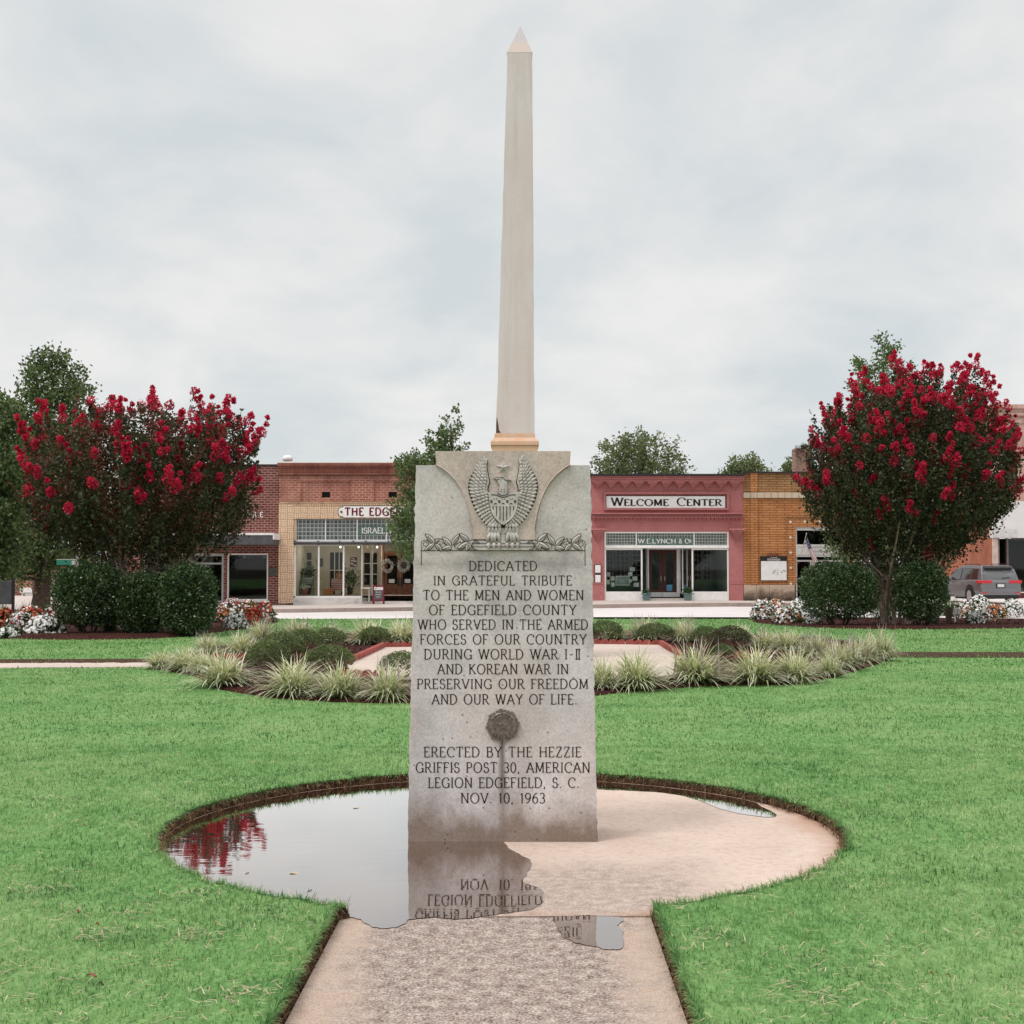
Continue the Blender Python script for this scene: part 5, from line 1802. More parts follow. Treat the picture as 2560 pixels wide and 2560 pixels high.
for (a, b, ta, tb_, nv, nh) in ((745, 779, 1382, 1440, 2, 3), (826, 860, 1381, 1470, 3, 2), (911, 943, 1382, 1462, 2, 3)):
    mb = MB()
    mb.box(k3(a), k3(b), yi - .03, yi - .005, q3(tb_), q3(ta))
    iw = mb.build('inner_window', M['dark'], b2)
    mb = MB()
    for q in range(1, nv):
        xx = k3(a) + (k3(b) - k3(a)) * q / nv
        mb.box(xx - .02, xx + .02, yi - .05, yi - .031, q3(tb_), q3(ta))
    for q in range(1, nh):
        z_ = q3(tb_) + (q3(ta) - q3(tb_)) * q / nh
        mb.box(k3(a), k3(b), yi - .049, yi - .0312, z_ - .02, z_ + .02)
    mb.build('glazing_bar', M['white'], iw)
m, nt = new_mat('lamp_glow')
e = node(nt, 'ShaderNodeEmission', {0: (1, .9, .75, 1), 1: 4.0})
node(nt, 'ShaderNodeOutputMaterial', {0: e.outputs[0]})
for px in (845, 891, 938):
    mb = MB()
    mb.lathe([(.02, 0), (.04, .05), (.02, .08)], (fx(px), YF + .8, fz(1366) - .06), 8)
    mb.build('spot_lamp', m, b2)

# ---------------------------------------------------------------- filler between (hidden behind the slab)
x0, x1 = fx(1237), fx(1477.5)
bf = thing('plain_brick_building', (x0, YF, -.1), 'plain red brick building between the tapestry shop and the pink building', 'building')
zt_ = fz(1182)
wall('wall', x0, x1, zb, zt_, YF + .02, .3, [(fx(1290), fx(1425), fz(1480), fz(1370))], BR2, bf)
shell(bf, x0, x1, zb, zt_, 14, BR2S, y=YF + .02)
mb = MB()
frame(mb, fx(1290), fx(1425), fz(1480), fz(1370), YF + .05, YF + .15, .07)
wf = mb.build('window', M['white'], bf)
pane(wf, fx(1292), fx(1423), fz(1479), fz(1372), YF + .1)
room(bf, fx(1280), fx(1440), -.2, 2.6, YF + .33, YF + 4, M['dark'])
mb = MB()
mb.box(x0, x1, YF - .05, YF + .34, zt_ + .002, zt_ + .1)
mb.build('coping', M['cap'], bf)

# ---------------------------------------------------------------- 3: pink painted brick building
x0, x1 = fx(1478), fx(1857.5)
zt = fz(1192)
b3 = thing('pink_brick_building', (x0, YF, -.05), 'pink painted brick building with corbelled cornice and white lettered board', 'building')
ox0, ox1, oz1 = fx(1511), fx(1822), fz(1329)
wall('wall', x0, x1, zb, zt, YF, .3, [(ox0, ox1, zb, oz1)], BRP, b3)
shell(b3, x0, x1, zb, zt, 14, BR2S)
mb = MB()
mb.box(x0 - .05, x1, YF - .50, YF + .34, fz(1191), fz(1186.5))
mb.build('coping', M['cap'], b3)
mb = MB()
mb.box(x0 + .002, x1 - .002, YF - .42, YF - .002, fz(1195), fz(1191.3))
mb.box(x0 + .002, x1 - .002, YF - .37, YF - .002, fz(1200), fz(1195.2))
mb.box(x0 + .002, x1 - .002, YF - .32, YF - .002, fz(1204.5), fz(1200.2))
mb.build('cornice', BRP, b3, bevel=.008)
for k in range(11):
    c = 1493.5 + 34.2 * k
    mb = MB()
    for q, (hw_, ya, yb_, pr) in enumerate(((12.5, 1208.2, 1204.7, .30), (10.0, 1211.6, 1208.4, .25), (7.6, 1215, 1211.8, .20), (5.2, 1218.2, 1215.2, .15), (2.8, 1222, 1218.4, .10))):
        mb.box(fx(c - hw_), fx(c + hw_), YF - pr, YF - .002, fz(ya), fz(yb_) + .001)
    mb.build('corbel', BRP, b3)
mb = MB()
# sign recess moulding
for (a, b, c, d, pr) in ((1509.5, 1821.5, 1275.5, 1230.5, .05),):
    t_ = .075
    frame(mb, fx(a), fx(b), fz(c), fz(d), YF - .12, YF - .002, t_)
mb.build('sign_moulding', BRP, b3, bevel=.01)
mb = MB()
mb.box(fx(1516), fx(1813), YF - .035, YF - .003, fz(1270), fz(1240.5))
sb = mb.build('sign_board', M['white'], b3)
mb = MB()
frame(mb, fx(1514.6), fx(1814.6), fz(1271.4), fz(1239.2), YF - .04, YF - .004, .022)
mb.build('sign_edge', M['black'], sb)
mb = MB()
text(mb, 'WELCOME', 1528, 1671.5, 1264.5, 1244.5, put_f(YF - .036), thick=.25, thin=.09, serif=.34, serw=.07, gap=.11, big={0}, depth=.004)
mb.build('sign_letters', M['black'], sb)
mb = MB()
text(mb, 'CENTER', 1692.5, 1804, 1264.5, 1244.5, put_f(YF - .036), thick=.25, thin=.09, serif=.34, serw=.07, gap=.11, big={0}, depth=.004)
mb.build('sign_letters', M['black'], sb)
mb = MB()
mb.box(x0 + .002, x1 - .003, YF - .30, YF - .002, fz(1286), fz(1283))
mb.box(x0 + .002, x1 - .003, YF - .07, YF - .002, fz(1291.5), fz(1286.2))
mb.box(x0 + .002, x1 - .003, YF - .22, YF - .002, fz(1294.5), fz(1291.7))
mb.build('string_course', BRP, b3, bevel=.006)
mb, ms = MB(), MB()
nd = 74
for k in range(nd):
    c = 1480.5 + (1855 - 1480.5) * (k + .5) / nd
    mb.box(fx(c - 1.5), fx(c + 1.3), YF - .24, YF - .071, fz(1291.3), fz(1286.4))
mb.build('dentils', BRP, b3)
for k in range(37):
    c = 1480 + 376 * (k + .5) / 37
    ms.box(fx(c - 3.0), fx(c + 3.0), YF - .16, YF - .002, fz(1298.3), fz(1294.7))
ms.build('scallops', BRP, b3)
for c in (1494, 1840):
    mb = MB()
    mb.box(fx(c - 19), fx(c + 19), YF - .36, YF - .002, fz(1326.5), fz(1321.5))
    for q in range(6):
        mb.box(fx(c - 13 + q * 2), fx(c + 13 - q * 2), YF - .32 + q * .045, YF - .002, fz(1331.5 + q * 4.2), fz(1327 + q * 4.2))
    mb.build('bracket', BRP, b3)
for (a, b) in ((1479, 1511), (1822.3, 1857)):
    mb = MB()
    mb.box(fx(a), fx(b), YF - .05, YF - .002, fz(1460), fz(1456.5))
    mb.box(fx(a), fx(b), YF - .035, YF - .002, zb, fz(1460.2))
    mb.build('pier_base', BRP, b3)
# shop front
mb = MB()
frame(mb, ox0 + .004, ox1 - .004, fz(1367), oz1 - .004, YF + .02, YF + .16, .065)
mb.box(ox0 + .004, ox1 - .004, YF - .02, YF + .18, fz(1370.5), fz(1366.8))
sf = mb.build('shopfront_frame', M['white'], b3)
mb = MB()
mb.box(ox0 + .07, ox1 - .07, YF + .08, YF + .11, fz(1363.5), fz(1333))
pg = mb.build('prism_glass_band', M['prism2'], b3)
mb = MB()
for p_ in (1591, 1735.5):
    mb.box(fx(p_) - .022, fx(p_) + .022, YF + .05, YF + .079, fz(1363.5), fz(1333))
mb.build('glazing_bar', M['white'], pg)
mb = MB()
mb.box(fx(1592.5), fx(1734.5), YF + .06, YF + .078, fz(1363), fz(1344.5))
mb.build('name_panel', M['signgreen'], pg)
mb = MB()
text(mb, 'W.E.LYNCH', 1595.5, 1690, 1358.3, 1347, put_f(YF + .059), thick=.20, thin=.10, serif=.26, serw=.08, gap=.06, depth=.004)
text(mb, '& CO.'.replace('CO.', 'Co.').replace('Co.', 'CO.')[:3], 1697, 1722, 1358.3, 1347, put_f(YF + .059), thick=.20, thin=.10, serif=.2, serw=.08, gap=.06, depth=.004)
text(mb, 'o.', 1722, 1732, 1358.3, 1348, put_f(YF + .059), thick=.20, thin=.12, serif=0, gap=.06, depth=.004)
mb.build('name_letters', M['letter_white'], pg)
wz0, wz1 = fz(1479), fz(1371)
for (a, b) in ((1511, 1606), (1729, 1821.5)):
    mb = MB()
    frame(mb, fx(a) + .005, fx(b), wz0 - .06, wz1, YF + .03, YF + .13, .06)
    wf = mb.build('display_window', M['white'], b3)
    pane(wf, fx(a) + .065, fx(b) - .06, wz0, wz1 - .06, YF + .08)
    mb = MB()
    mb.box(fx(a) + .006, fx(b), YF + .02, YF + .16, zb, wz0 - .062)
    mb.build('bulkhead', M['white'], b3)
yd = YF + 1.1
kd = lambda px: FX(px, yd)
qd = lambda py: FZ(py, yd)
for (a, b, c, d) in ((fx(1606), YF + .1, kd(1620), yd), (fx(1729), YF + .1, kd(1695.5), yd)):
    mb = MB()
    mb.quad((a, b, wz0 - .1), (c, d, wz0 - .1), (c, d, wz1), (a, b, wz1))
    mb.build('pane', M['glass'], b3)
mb = MB()
for xx in (kd(1618), kd(1694.5)):
    mb.box(xx - .06, xx + .06, yd - .06, yd + .06, zb, qd(1371))
for t_ in (.5,):
    mb.box(kd(1701), kd(1703), YF + .55, YF + .6, wz0 - .1, wz1)
mb.box(kd(1618), kd(1695), yd - .05, yd + .05, qd(1374), qd(1368))
mb.build('door_frame', M['white'], b3)
mb = MB()
mb.slab([(fx(1606), YF + .12), (kd(1620), yd), (kd(1695.5), yd), (fx(1729), YF + .12)], fz(1498) - .2, fz(1498) + .03)
mb.build('door_step', M['sidewalk'], b3)
for a, b in ((1621, 1655.8), (1656.6, 1692)):
    mb = MB()
    X0, X1 = kd(a), kd(b)
    frame(mb, X0, X1, qd(1480.5), qd(1374.5), yd, yd + .05, .14)
    d_ = mb.build('door', M['dark_wood'], b3)
    pane(d_, X0 + .14, X1 - .14, qd(1478), qd(1379), yd + .02)
    mb = MB()
    mb.box(X0, X1, yd - .004, yd + .054, qd(1497.5), qd(1480.7))
    mb.build('kick_panel', M['white'], d_)
    mb = MB()
    hx = X1 - .07 if a < 1640 else X0 + .07
    mb.tube([(hx, yd - .05, qd(1452)), (hx, yd - .05, qd(1440))], .02, 6)
    mb.build('handle', M['alu'], d_)
mb = MB()
mb.box(kd(1666), kd(1680), yd - .008, yd - .003, qd(1477), qd(1462))
mb.build('blue_sticker', plain('blue_sticker', (0.10, 0.32, 0.52), .5, .2, 14), b3)
for k, (a, b) in enumerate(((1411, 1433), (1436, 1457.5))):
    mb = MB()
    mb.box(fx(1486), fx(1502.5), YF - .05, YF - .002, fz(b), fz(a))
    nb = mb.build('notice_case', M['black'], b3)
    mb = MB()
    mb.box(fx(1487.5), fx(1501), YF - .056, YF - .051, fz(b - 1.5), fz(a + 1.5))
    mb.build('notice', M['white'], nb)
# interior with multi-paned inner windows
yi = YF + 4.0
k3 = lambda px: FX(px, yi)
q3 = lambda py: FZ(py, yi)
room(b3, ox0 + .05, ox1 - .05, fz(1497) + .05, oz1 - .3, YF + .32, yi, plain('grey_room', (0.36, 0.40, 0.385), .85, .15, 2.0), M['dark'])
for (a, b) in ((1518, 1530), (1540, 1572), (1581, 1601), (1735, 1752), (1758, 1775), (1789, 1815)):
    mb = MB()
    mb.box(k3(a), k3(b), yi - .05, yi - .01, q3(1450), q3(1376))
    iw = mb.build('inner_window', M['dark'], b3)
    mb = MB()
    n_ = max(2, int((b - a) / 9))
    for q in range(n_ + 1):
        xx = k3(a) + (k3(b) - k3(a)) * q / n_
        mb.box(xx - .02, xx + .02, yi - .07, yi - .051, q3(1450), q3(1376))
    for q in range(7):
        z_ = q3(1450) + (q3(1376) - q3(1450)) * q / 6
        mb.box(k3(a), k3(b), yi - .069, yi - .0512, z_ - .02, z_ + .02)
    mb.build('glazing_bar', M['offwhite'], iw)
mb = MB()
for (a, b, c, d) in ((1516, 1526, 1431, 1442), (1527, 1537, 1441, 1452), (1516, 1525, 1450, 1461), (1528, 1537, 1456, 1467), (1575, 1588, 1418, 1428), (1571, 1582, 1430, 1440),
                     (1582, 1594, 1441, 1452), (1585, 1598, 1457, 1467), (1573, 1580, 1448, 1456)):
    mb = MB()
    mb.box(fx(a), fx(b), YF + .2, YF + .21, fz(d), fz(c))
    mb.build('notice', M['paper'], b3)
mb = MB()
mb.box(fx(1540), fx(1575), YF + .3, YF + .33, fz(1464), fz(1440))
pf = mb.build('framed_print', M['white'], b3)
mb = MB()
mb.box(fx(1542), fx(1573), YF + .294, YF + .299, fz(1462), fz(1442))
mb.build('print', plain('grey_print', (0.30, 0.34, 0.34), .6, .4, 6), pf)

# ---------------------------------------------------------------- 4: yellow brick bank
x0, x1 = fx(1858), fx(2240)
zt = fz(1183)
b4 = thing('yellow_brick_building', (x0, YF, -.08), 'yellow brick building with stone base, white diamonds and a pale stone band', 'building')
ex0, ex1, ez1 = fx(1989), fx(2107), fz(1317)
wall('wall', x0, x1, fz(1462), fz(1246), YF, .3, [(ex0, ex1, fz(1462), ez1)], BRY, b4)
wall('parapet', x0, x1, fz(1231), zt, YF, .3, [], BRYD, b4)
shell(b4, x0, x1, zb, zt, 14, BRO)
mb = MB()
mb.box(x0 - .02, x1 + .05, YF - .09, YF + .34, zt + .002, zt + .065)
mb.build('coping', M['cap'], b4)
for (a, b) in ((1876.5, 1893.5), (2203, 2220)):
    mb = MB()
    mb.box(fx(a), fx(b), YF - .07, YF - .002, fz(1231) + .003, zt - .003)
    mb.box(fx(a), fx(b), YF - .07, YF - .002, fz(1462) + .003, fz(1246) - .003)
    mb.build('pilaster', BRY, b4)
bw_ = (x1 - x0) / 22
m_band = concrete('pale_stone_band', (0.58, 0.46, 0.33), (0.66, 0.56, 0.43), (0.40, 0.29, 0.19), 1.0, .3)
mb = MB()
for k in range(22):
    mb.box(x0 + k * bw_ + .008, x0 + (k + 1) * bw_ - .008, YF - .09, YF + .3, fz(1245.5) + .003, fz(1231.5) - .003)
mb.build('stone_band', m_band, b4, bevel=.008)
mbs = [MB(), MB()]
for k in range(12):
    xa, xb_ = x0 + (x1 - x0) * k / 12, x0 + (x1 - x0) * (k + 1) / 12
    if xb_ > ex0 and xa < ex1:
        if xa < ex0 - .3:
            xb_ = ex0
        elif xb_ > ex1 + .3:
            xa = ex1
        else:
            continue
    mbs[k > 5].box(xa + .004, xb_ - .004, YF - .06, YF + .3, zb, fz(1462) - .004)
for mb in mbs:
    mb.build('stone_base', M['base_stone'], b4, bevel=.01)
dm = plain('white_diamond', (0.70, 0.62, 0.54), .6, .1)
for (cx, cy) in [(1976, y_) for y_ in (1305, 1343.7, 1381.5, 1419.5, 1459)] + [(2012, 1304), (2048, 1304), (2084, 1304)] + [(2120, y_) for y_ in (1305, 1343.7, 1381.5, 1419.5, 1459)]:
    mb = MB()
    r_ = 4.0
    mb.prism([(fx(cx - r_), fz(cy)), (fx(cx), fz(cy + r_)), (fx(cx + r_), fz(cy)), (fx(cx), fz(cy - r_))], YF - .02, YF - .002)
    mb.build('diamond', dm, b4)
mb = MB()
mb.box(fx(1968), fx(2128), YF - .03, YF - .002, fz(1295), fz(1291))
mb.box(fx(1965), fx(1967), YF - .03, YF - .002, fz(1461), fz(1291))
mb.build('brick_border', BRYD, b4)
# entrance
mb = MB()
mb.box(ex0 + .003, ex1 - .003, YF + .05, YF + .2, fz(1326), ez1 - .003)
mb.box(ex0 + .003, ex0 + .06, YF + .05, YF + .2, zb, fz(1326))
mb.box(ex1 - .06, ex1 - .003, YF + .05, YF + .2, zb, fz(1326))
mb.box(ex0 + .06, ex1 - .06, YF + .06, YF + .2, fz(1404), fz(1400))
for p_ in (2028, 2031.5, 2062, 2066):
    mb.box(fx(p_) - .04, fx(p_) + .04, YF + .07, YF + .18, zb, fz(1404))
mb.box(ex0 + .06, fx(2028), YF + .07, YF + .18, fz(1448), fz(1445))
ef = mb.build('entrance_frame', M['offwhite'], b4)
pane(ef, ex0 + .06, ex1 - .06, zb, fz(1404), YF + .12)
pane(ef, ex0 + .06, ex1 - .06, fz(1361), fz(1326), YF + .12, 'transom')
mb = MB()
mb.box(ex0 + .004, ex1 - .004, YF - .02, YF + .2, fz(1392), fz(1361))
sb = mb.build('sign_panel', M['offwhite'], b4)
mb = MB()
for yy in (1367, 1387):
    mb.box(ex0 + .05, ex1 - .05, YF - .03, YF - .021, fz(yy + .7), fz(yy - .3))
gl_ = [('THE', 2040, 2056, 1375, 1371.5), ('OLD BANK BUILDING', 2026, 2078, 1381, 1377)][:0]
for k in range(11):          # the small grey lettering is not legible: short grey dashes of letter height
    a = 2030 + k * 5.4
    mb.box(fx(a), fx(a + 3.6), YF - .026, YF - .021, fz(1380.5), fz(1377.3))
mb.build('sign_rule', M['alu'], sb)
mb = MB()
mb.box(fx(2040), fx(2052), YF + .1, YF + .11, fz(1436), fz(1425))
mb.build('notice', M['paper'], b4)
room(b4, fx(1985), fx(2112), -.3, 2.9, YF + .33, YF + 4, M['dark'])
# the two town boards
for bi, (a, b, hdr, top, bot) in enumerate(((1900, 1965.5, 1391, 1402.5, 1451.5), (2140, 2205.5, 1389, 1400.5, 1449.5))):
    tb = thing('notice_board', ((fx(a) + fx(b)) / 2, YF - .02, fz(bot)),
               ['white notice board with black header on yellow brick, beside the diamonds', 'white notice board with black header half hidden behind the right flowering tree'][bi],
               'notice board', 'notice boards on the yellow building')
    mb = MB()
    mb.box(fx(a), fx(b), YF - .08, YF - .003, fz(bot), fz(top - .3))
    pn = mb.build('panel', M['charcoal'], tb)
    mb = MB()
    mb.box(fx(a + 1), fx(b - 1), YF - .085, YF - .081, fz(bot - 1), fz(top))
    mb.build('sheet', M['white'], pn)
    mb = MB()
    mb.box(fx(a - .3), fx(b + .3), YF - .09, YF - .003, fz(top), fz(hdr))
    hd = mb.build('header', M['black'], tb)
    mb = MB()
    text(mb, 'EDGEFIELD', a + 17, b - 17, top - 1.6, top - 5.6, put_f(YF - .091), thick=.22, thin=.14, serif=.25, serw=.1, gap=.1, depth=.004)
    ribbon(mb, [(a + 24, hdr + 3.6), (a + 27, hdr + 1.6), (a + 28, hdr + 3.8), (a + 32, hdr + 2.4), (a + 35, hdr + 3.6), (a + 39, hdr + 2.2), (a + 42, hdr + 3.4)],
           lambda q, r: .7, put_f(YF - .091), 0, .004)
    mb.build('header_letters', M['letter_white'], hd)
    mb = MB()
    for (s0) in (-1, 1):
        pts = [(0, 9), (4, 4), (9, 3), (12, 6), (9, 8), (7, 5), (13, 2), (17, 5), (16, 8)]
        mb.tube([(fx((a + b) / 2 + s0 * u), YF - .05, fz(hdr - 9 + v)) for u, v in pts], .012, 5)
        mb.tube([(fx((a + b) / 2 + s0 * u), YF - .05, fz(hdr - 9 + v)) for u, v in [(2, 8), (1, 2), (5, 0), (7, 3)]], .012, 5)
    mb.build('scrollwork', plain('rust_iron', (0.16, 0.055, 0.035), .7, .3), tb)
    if bi == 0:
        mb = MB()
        for q in range(16):
            u = rng.uniform(1926, 1942) if q < 10 else rng.uniform(1944, 1961)
            v_ = rng.uniform(1424, 1436) if q < 10 else rng.uniform(1424, 1430)
            mb.box(fx(u), fx(u + rng.uniform(1.5, 4)), YF - .0885, YF - .0855, fz(v_ + rng.uniform(1, 3)), fz(v_))
        mb.build('print_marks', plain('grey_marks', (0.35, 0.36, 0.35), .7, .4, 30), pn)

# ---------------------------------------------------------------- 5: two-storey corner building far right, brick flank
YR = 66.0
rx = lambda px: FX(px, YR)
rz = lambda py: FZ(py, YR)
x0, x1 = rx(2480), rx(2760)
b5 = thing('corner_building', (x0, YR, -.3), 'tall washed brick corner building with white shop band, at the right edge', 'building')
zt = rz(1012)
wins = [(rx(2503), rx(2530), rz(1160), rz(1075)), (rx(2575), rx(2605), rz(1160), rz(1075)), (rx(2650), rx(2680), rz(1160), rz(1075))]
wall('wall', x0, x1, rz(1253), zt - .55, YR, .3, wins, BRW, b5)
mb = MB()
for v_ in wins:
    mb = MB()
    mb.box(v_[0], v_[1], YR + .18, YR + .22, v_[2], v_[3])
    mb.build('bricked_window', BRW, b5)
mb = MB()
mb.box(x0 - .05, x1, YR - .12, YR + .3, zt - .55, zt - .42)
mb.box(x0 - .02, x1, YR - .05, YR + .3, zt - .42, zt - .2)
mb.box(x0 - .1, x1, YR - .2, YR + .3, zt - .2, zt)
mb.build('cornice', BRW, b5)
for (xa, xb_) in ((2537, 2541), (2612, 2616)):
    pass
mb = MB()
for k in range(9):
    a0_, a1_ = rad(180 - k * 20), rad(180 - (k + 1) * 20)
    cxx, czz, r0, r1 = rx(2575), rz(1130), 1.5, 1.75
    mb.prism([(cxx + r0 * math.cos(a0_), czz + r0 * math.sin(a0_)), (cxx + r0 * math.cos(a1_), czz + r0 * math.sin(a1_)),
              (cxx + r1 * math.cos(a1_), czz + r1 * math.sin(a1_)), (cxx + r1 * math.cos(a0_), czz + r1 * math.sin(a0_))], YR - .04, YR - .002)
mb.build('brick_arch', BRW, b5)
mb = MB()
mb.box(x0 - .03, x1, YR - .12, YR + .3, rz(1345), rz(1253.3))
mb.build('white_band', plain('white_fascia', (0.70, 0.68, 0.67), .7, .06, 1.0), b5)
mb = MB()
mb.box(x0 + .0, rx(2539), YR - .16, YR - .121, rz(1344), rz(1323))
mb.build('grey_panel', M['offwhite'], b5)
mb = MB()
mb.box(x0 + .02, x0 + .35, YR - .02, YR + .3, -.6, rz(1345.3))
mb.box(rx(2520), rx(2524), YR + .2, YR + .4, -.6, rz(1345.3))
mb.build('shop_pier', plain('grey_brown_pier', (.17, .135, .125), .8, .2), b5)
mb = MB()
mb.quad((x0 + .35, YR + .32, -.6), (rx(2522), YR + 1.4, -.6), (rx(2522), YR + 1.4, rz(1345.5)), (x0 + .35, YR + .32, rz(1345.5)))
mb.build('shop_return', plain('grey_brown_return', (.14, .11, .105), .8, .2), b5)
mb = MB()
frame(mb, rx(2522), x1 - .3, rz(1480), rz(1347), YR + .35, YR + .45, .06)
wf = mb.build('display_window', M['charcoal'], b5)
pane(wf, rx(2524), x1 - .36, rz(1478), rz(1349), YR + .4)
mb = MB()
mb.box(rx(2522), x1 - .3, YR + .3, YR + .5, rz(1482.5), rz(1480.5))
mb.build('sill', M['white'], b5)
mb = MB()
mb.box(rx(2522), x1 - .3, YR + .31, YR + .49, -.6, rz(1482.7))
mb.build('bulkhead', plain('dark_red_bulkhead', (.10, .03, .025), .8, .2), b5)
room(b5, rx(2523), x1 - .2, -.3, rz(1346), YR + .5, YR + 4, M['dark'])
mb = MB()
xs_ = x0 + .002
zs_ = zt - .2
mb.quad((xs_, YR + 11.5, -.6), (xs_, YR, -.6), (xs_, YR, zs_), (xs_, YR + 11.5, zs_))
mb.build('flank_wall', BRO, b5)
mb = MB()
mb.box(x0 + .01, x1, YR + .31, YR + 11.5, zt - 1.0, zt - .8)
mb.box(x1 - .3, x1, YR + .31, YR + 11.5, -.6, zt - .3)
mb.build('roof', M['roofing'], b5)
mb = MB()
mb.box(xs_ - .02, xs_ + .28, YR - .022, YR - .003, -.6, rz(1345.6))
mb.build('stone_quoin', plain('pale_quoin', (.55, .42, .36), .8, .2, 3.0), b5)

# white downpipe on the yellow building's corner
dp = MB()
dp.tube([(fx(2302), YF + 8, -.4), (fx(2302), YF + 8, 3.6)], .05, 8)
dp.build('downpipe', M['white'], b4)
# ---------------------------------------------------------------- 6: low brick house far left
YL = 72.0
lx = lambda px: FX(px, YL)
lz = lambda py: FZ(py, YL)
x0, x1 = lx(-160), lx(245)
b6 = thing('brick_house', (x0, YL, -.4), 'low orange brick house with white framed windows behind the dark oak trunk', 'building')
BRH = brick_mat('house_brick', (0.36, 0.10, 0.062), (0.44, 0.145, 0.09), (0.46, 0.33, 0.28), 0.24, 0.12, msize=.02)
ho = [(lx(55), lx(83), -.3, lz(1470)), (lx(120), lx(142), -.3, lz(1474)), (lx(180), lx(202), -.3, lz(1474)), (lx(-60), lx(-30), -.3, lz(1474))]
wall('wall', x0, x1, -.7, lz(1395), YL, .3, ho, BRH, b6)
mb = MB()
mb.box(lx(84), lx(101), YL - .05, YL - .002, -.7, lz(1454))
mb.box(lx(38), lx(54), YL - .05, YL - .002, -.7, lz(1470))
mb.build('brick_panel', BR1, b6)
for k, h in enumerate(ho):
    mb = MB()
    frame(mb, h[0], h[1], h[2], h[3], YL + .02, YL + .16, .12)
    if k == 0:
        mb.box(h[0] - .05, h[1], YL - .06, YL + .02, h[3] - .25, h[3] + .02)
    wf = mb.build('window', M['white'], b6)
    if k == 0:
        mb = MB()
        mb.box(h[0] + .13, h[1] - .12, YL + .08, YL + .1, h[2] + .12, h[3] - .13)
        mb.build('blind', plain('pale_blind', (.55, .60, .60), .7, .1), wf)
    else:
        pane(wf, h[0] + .12, h[1] - .12, h[2] + .12, h[3] - .12, YL + .08)
mb = MB()
mb.box(x0, x1, YL + .3, YL + 8, lz(1396), lz(1390))
mb.box(x0, x0 + .3, YL + .3, YL + 8, -.7, lz(1396))
mb.box(x1 - .3, x1, YL + .3, YL + 8, -.7, lz(1396))
mb.build('roof', M['roofing'], b6)
room(b6, x0 + .4, x1 - .4, -.5, 1.6, YL + .32, YL + 5, M['dark'])

# chimney with dead vine on the roof line
YC = 66.0
c_ = thing('brick_chimney', (FX(2006, YC), YC, 2.0), 'weathered brick chimney stack with dry vine on its top', 'chimney')
mb = MB()
cz0, cz1 = 2.0, FZ(1122, YC)
mb.box(FX(1985, YC), FX(2028, YC), YC - .4, YC + .4, cz0, cz1)
mb.build('stack', brick_mat('chimney_brick', (.33, .15, .11), (.40, .21, .16), (.42, .31, .26), .235, .09, msize=.02, wash=((.30, .22, .17), .6)), c_, bevel=.02)
P_ = np.stack([rng.uniform(FX(1984, YC), FX(2030, YC), 900), YC - .42 + rng.normal(size=900) * .08, cz1 - np.abs(rng.normal(size=900)) * .35 + .1], 1)
P_[:500, 2] = cz1 + np.abs(rng.normal(size=500)) * .09
P_[:500, 0] = rng.uniform(FX(2000, YC), FX(2034, YC), 500)
leaves('dry_vine', P_, rdirs(900), .09, .04, leaf_mat('dry_vine', (.06, .05, .035), (.14, .10, .07), (.12, .16, .07)), c_)
# pale dome of a roof vent on the tan shop
rv = MB()
cv = (FX(718, 58), 58, FZ(1153, 58))
rv.lathe([(.13, -.8), (.13, .0), (.22, .02), (.24, .11), (.19, .21), (.10, .26), (.01, .27)], cv, 16)
tag(rv.build('roof_vent', M['white'], smooth=True), 'pale round topped vent on the roof behind the tapestry shop', 'roof vent')

# ================================================================ TREES, SHRUBS, GRASSES, FLOWERS
M['bark'] = plain('bark', (0.085, 0.058, 0.045), 0.95, 0.5, 14.0, 0.1)
M['myrtle_bark'] = plain('smooth_pale_bark', (0.38, 0.29, 0.235), 0.8, 0.45, 9.0, 0.2)
M['oak_leaf'] = leaf_mat('oak_leaves', (0.040, 0.070, 0.026), (0.175, 0.240, 0.095), (0.38, 0.44, 0.23), 0.3, 0.8)
M['oak_leaf_light'] = leaf_mat('light_oak_leaves', (0.045, 0.078, 0.028), (0.165, 0.235, 0.090), (0.34, 0.40, 0.20), 0.3, 0.8)
M['far_leaf'] = leaf_mat('pale_leaves', (0.075, 0.105, 0.045), (0.20, 0.25, 0.11), (0.36, 0.40, 0.22), 0.3, 0.6)
M['myrtle_leaf'] = leaf_mat('myrtle_leaves', (0.020, 0.028, 0.012), (0.075, 0.085, 0.038), (0.20, 0.20, 0.10), 0.26, 1.3)
M['bronze_leaf'] = leaf_mat('bronze_leaves', (0.060, 0.028, 0.016), (0.16, 0.060, 0.036), (0.26, 0.11, 0.07), 0.3, 1.3)
M['crimson'] = leaf_mat('crimson_flowers', (0.38, 0.007, 0.045), (0.74, 0.030, 0.100), (0.87, 0.14, 0.20), 0.3, 2.0, 0.6, 0.2)
M['holly'] = leaf_mat('holly_leaves', (0.018, 0.038, 0.012), (0.075, 0.130, 0.046), (0.25, 0.33, 0.16), 0.2, 2.2, 0.35, 0.5)
M['box'] = leaf_mat('boxwood_leaves', (0.052, 0.080, 0.028), (0.175, 0.240, 0.088), (0.36, 0.43, 0.20), 0.3, 3.0, 0.45, 0.4)
M['box_brown'] = leaf_mat('brownish_leaves', (0.05, 0.05, 0.028), (0.135, 0.13, 0.07), (0.24, 0.24, 0.13), 0.25, 3.0, 0.5, 0.3)
M['lily'] = leaf_mat('cream_edged_blades', (0.30, 0.36, 0.16), (0.82, 0.80, 0.62), (0.95, 0.93, 0.82), 0.3, 4.0, 0.5, 0.3)
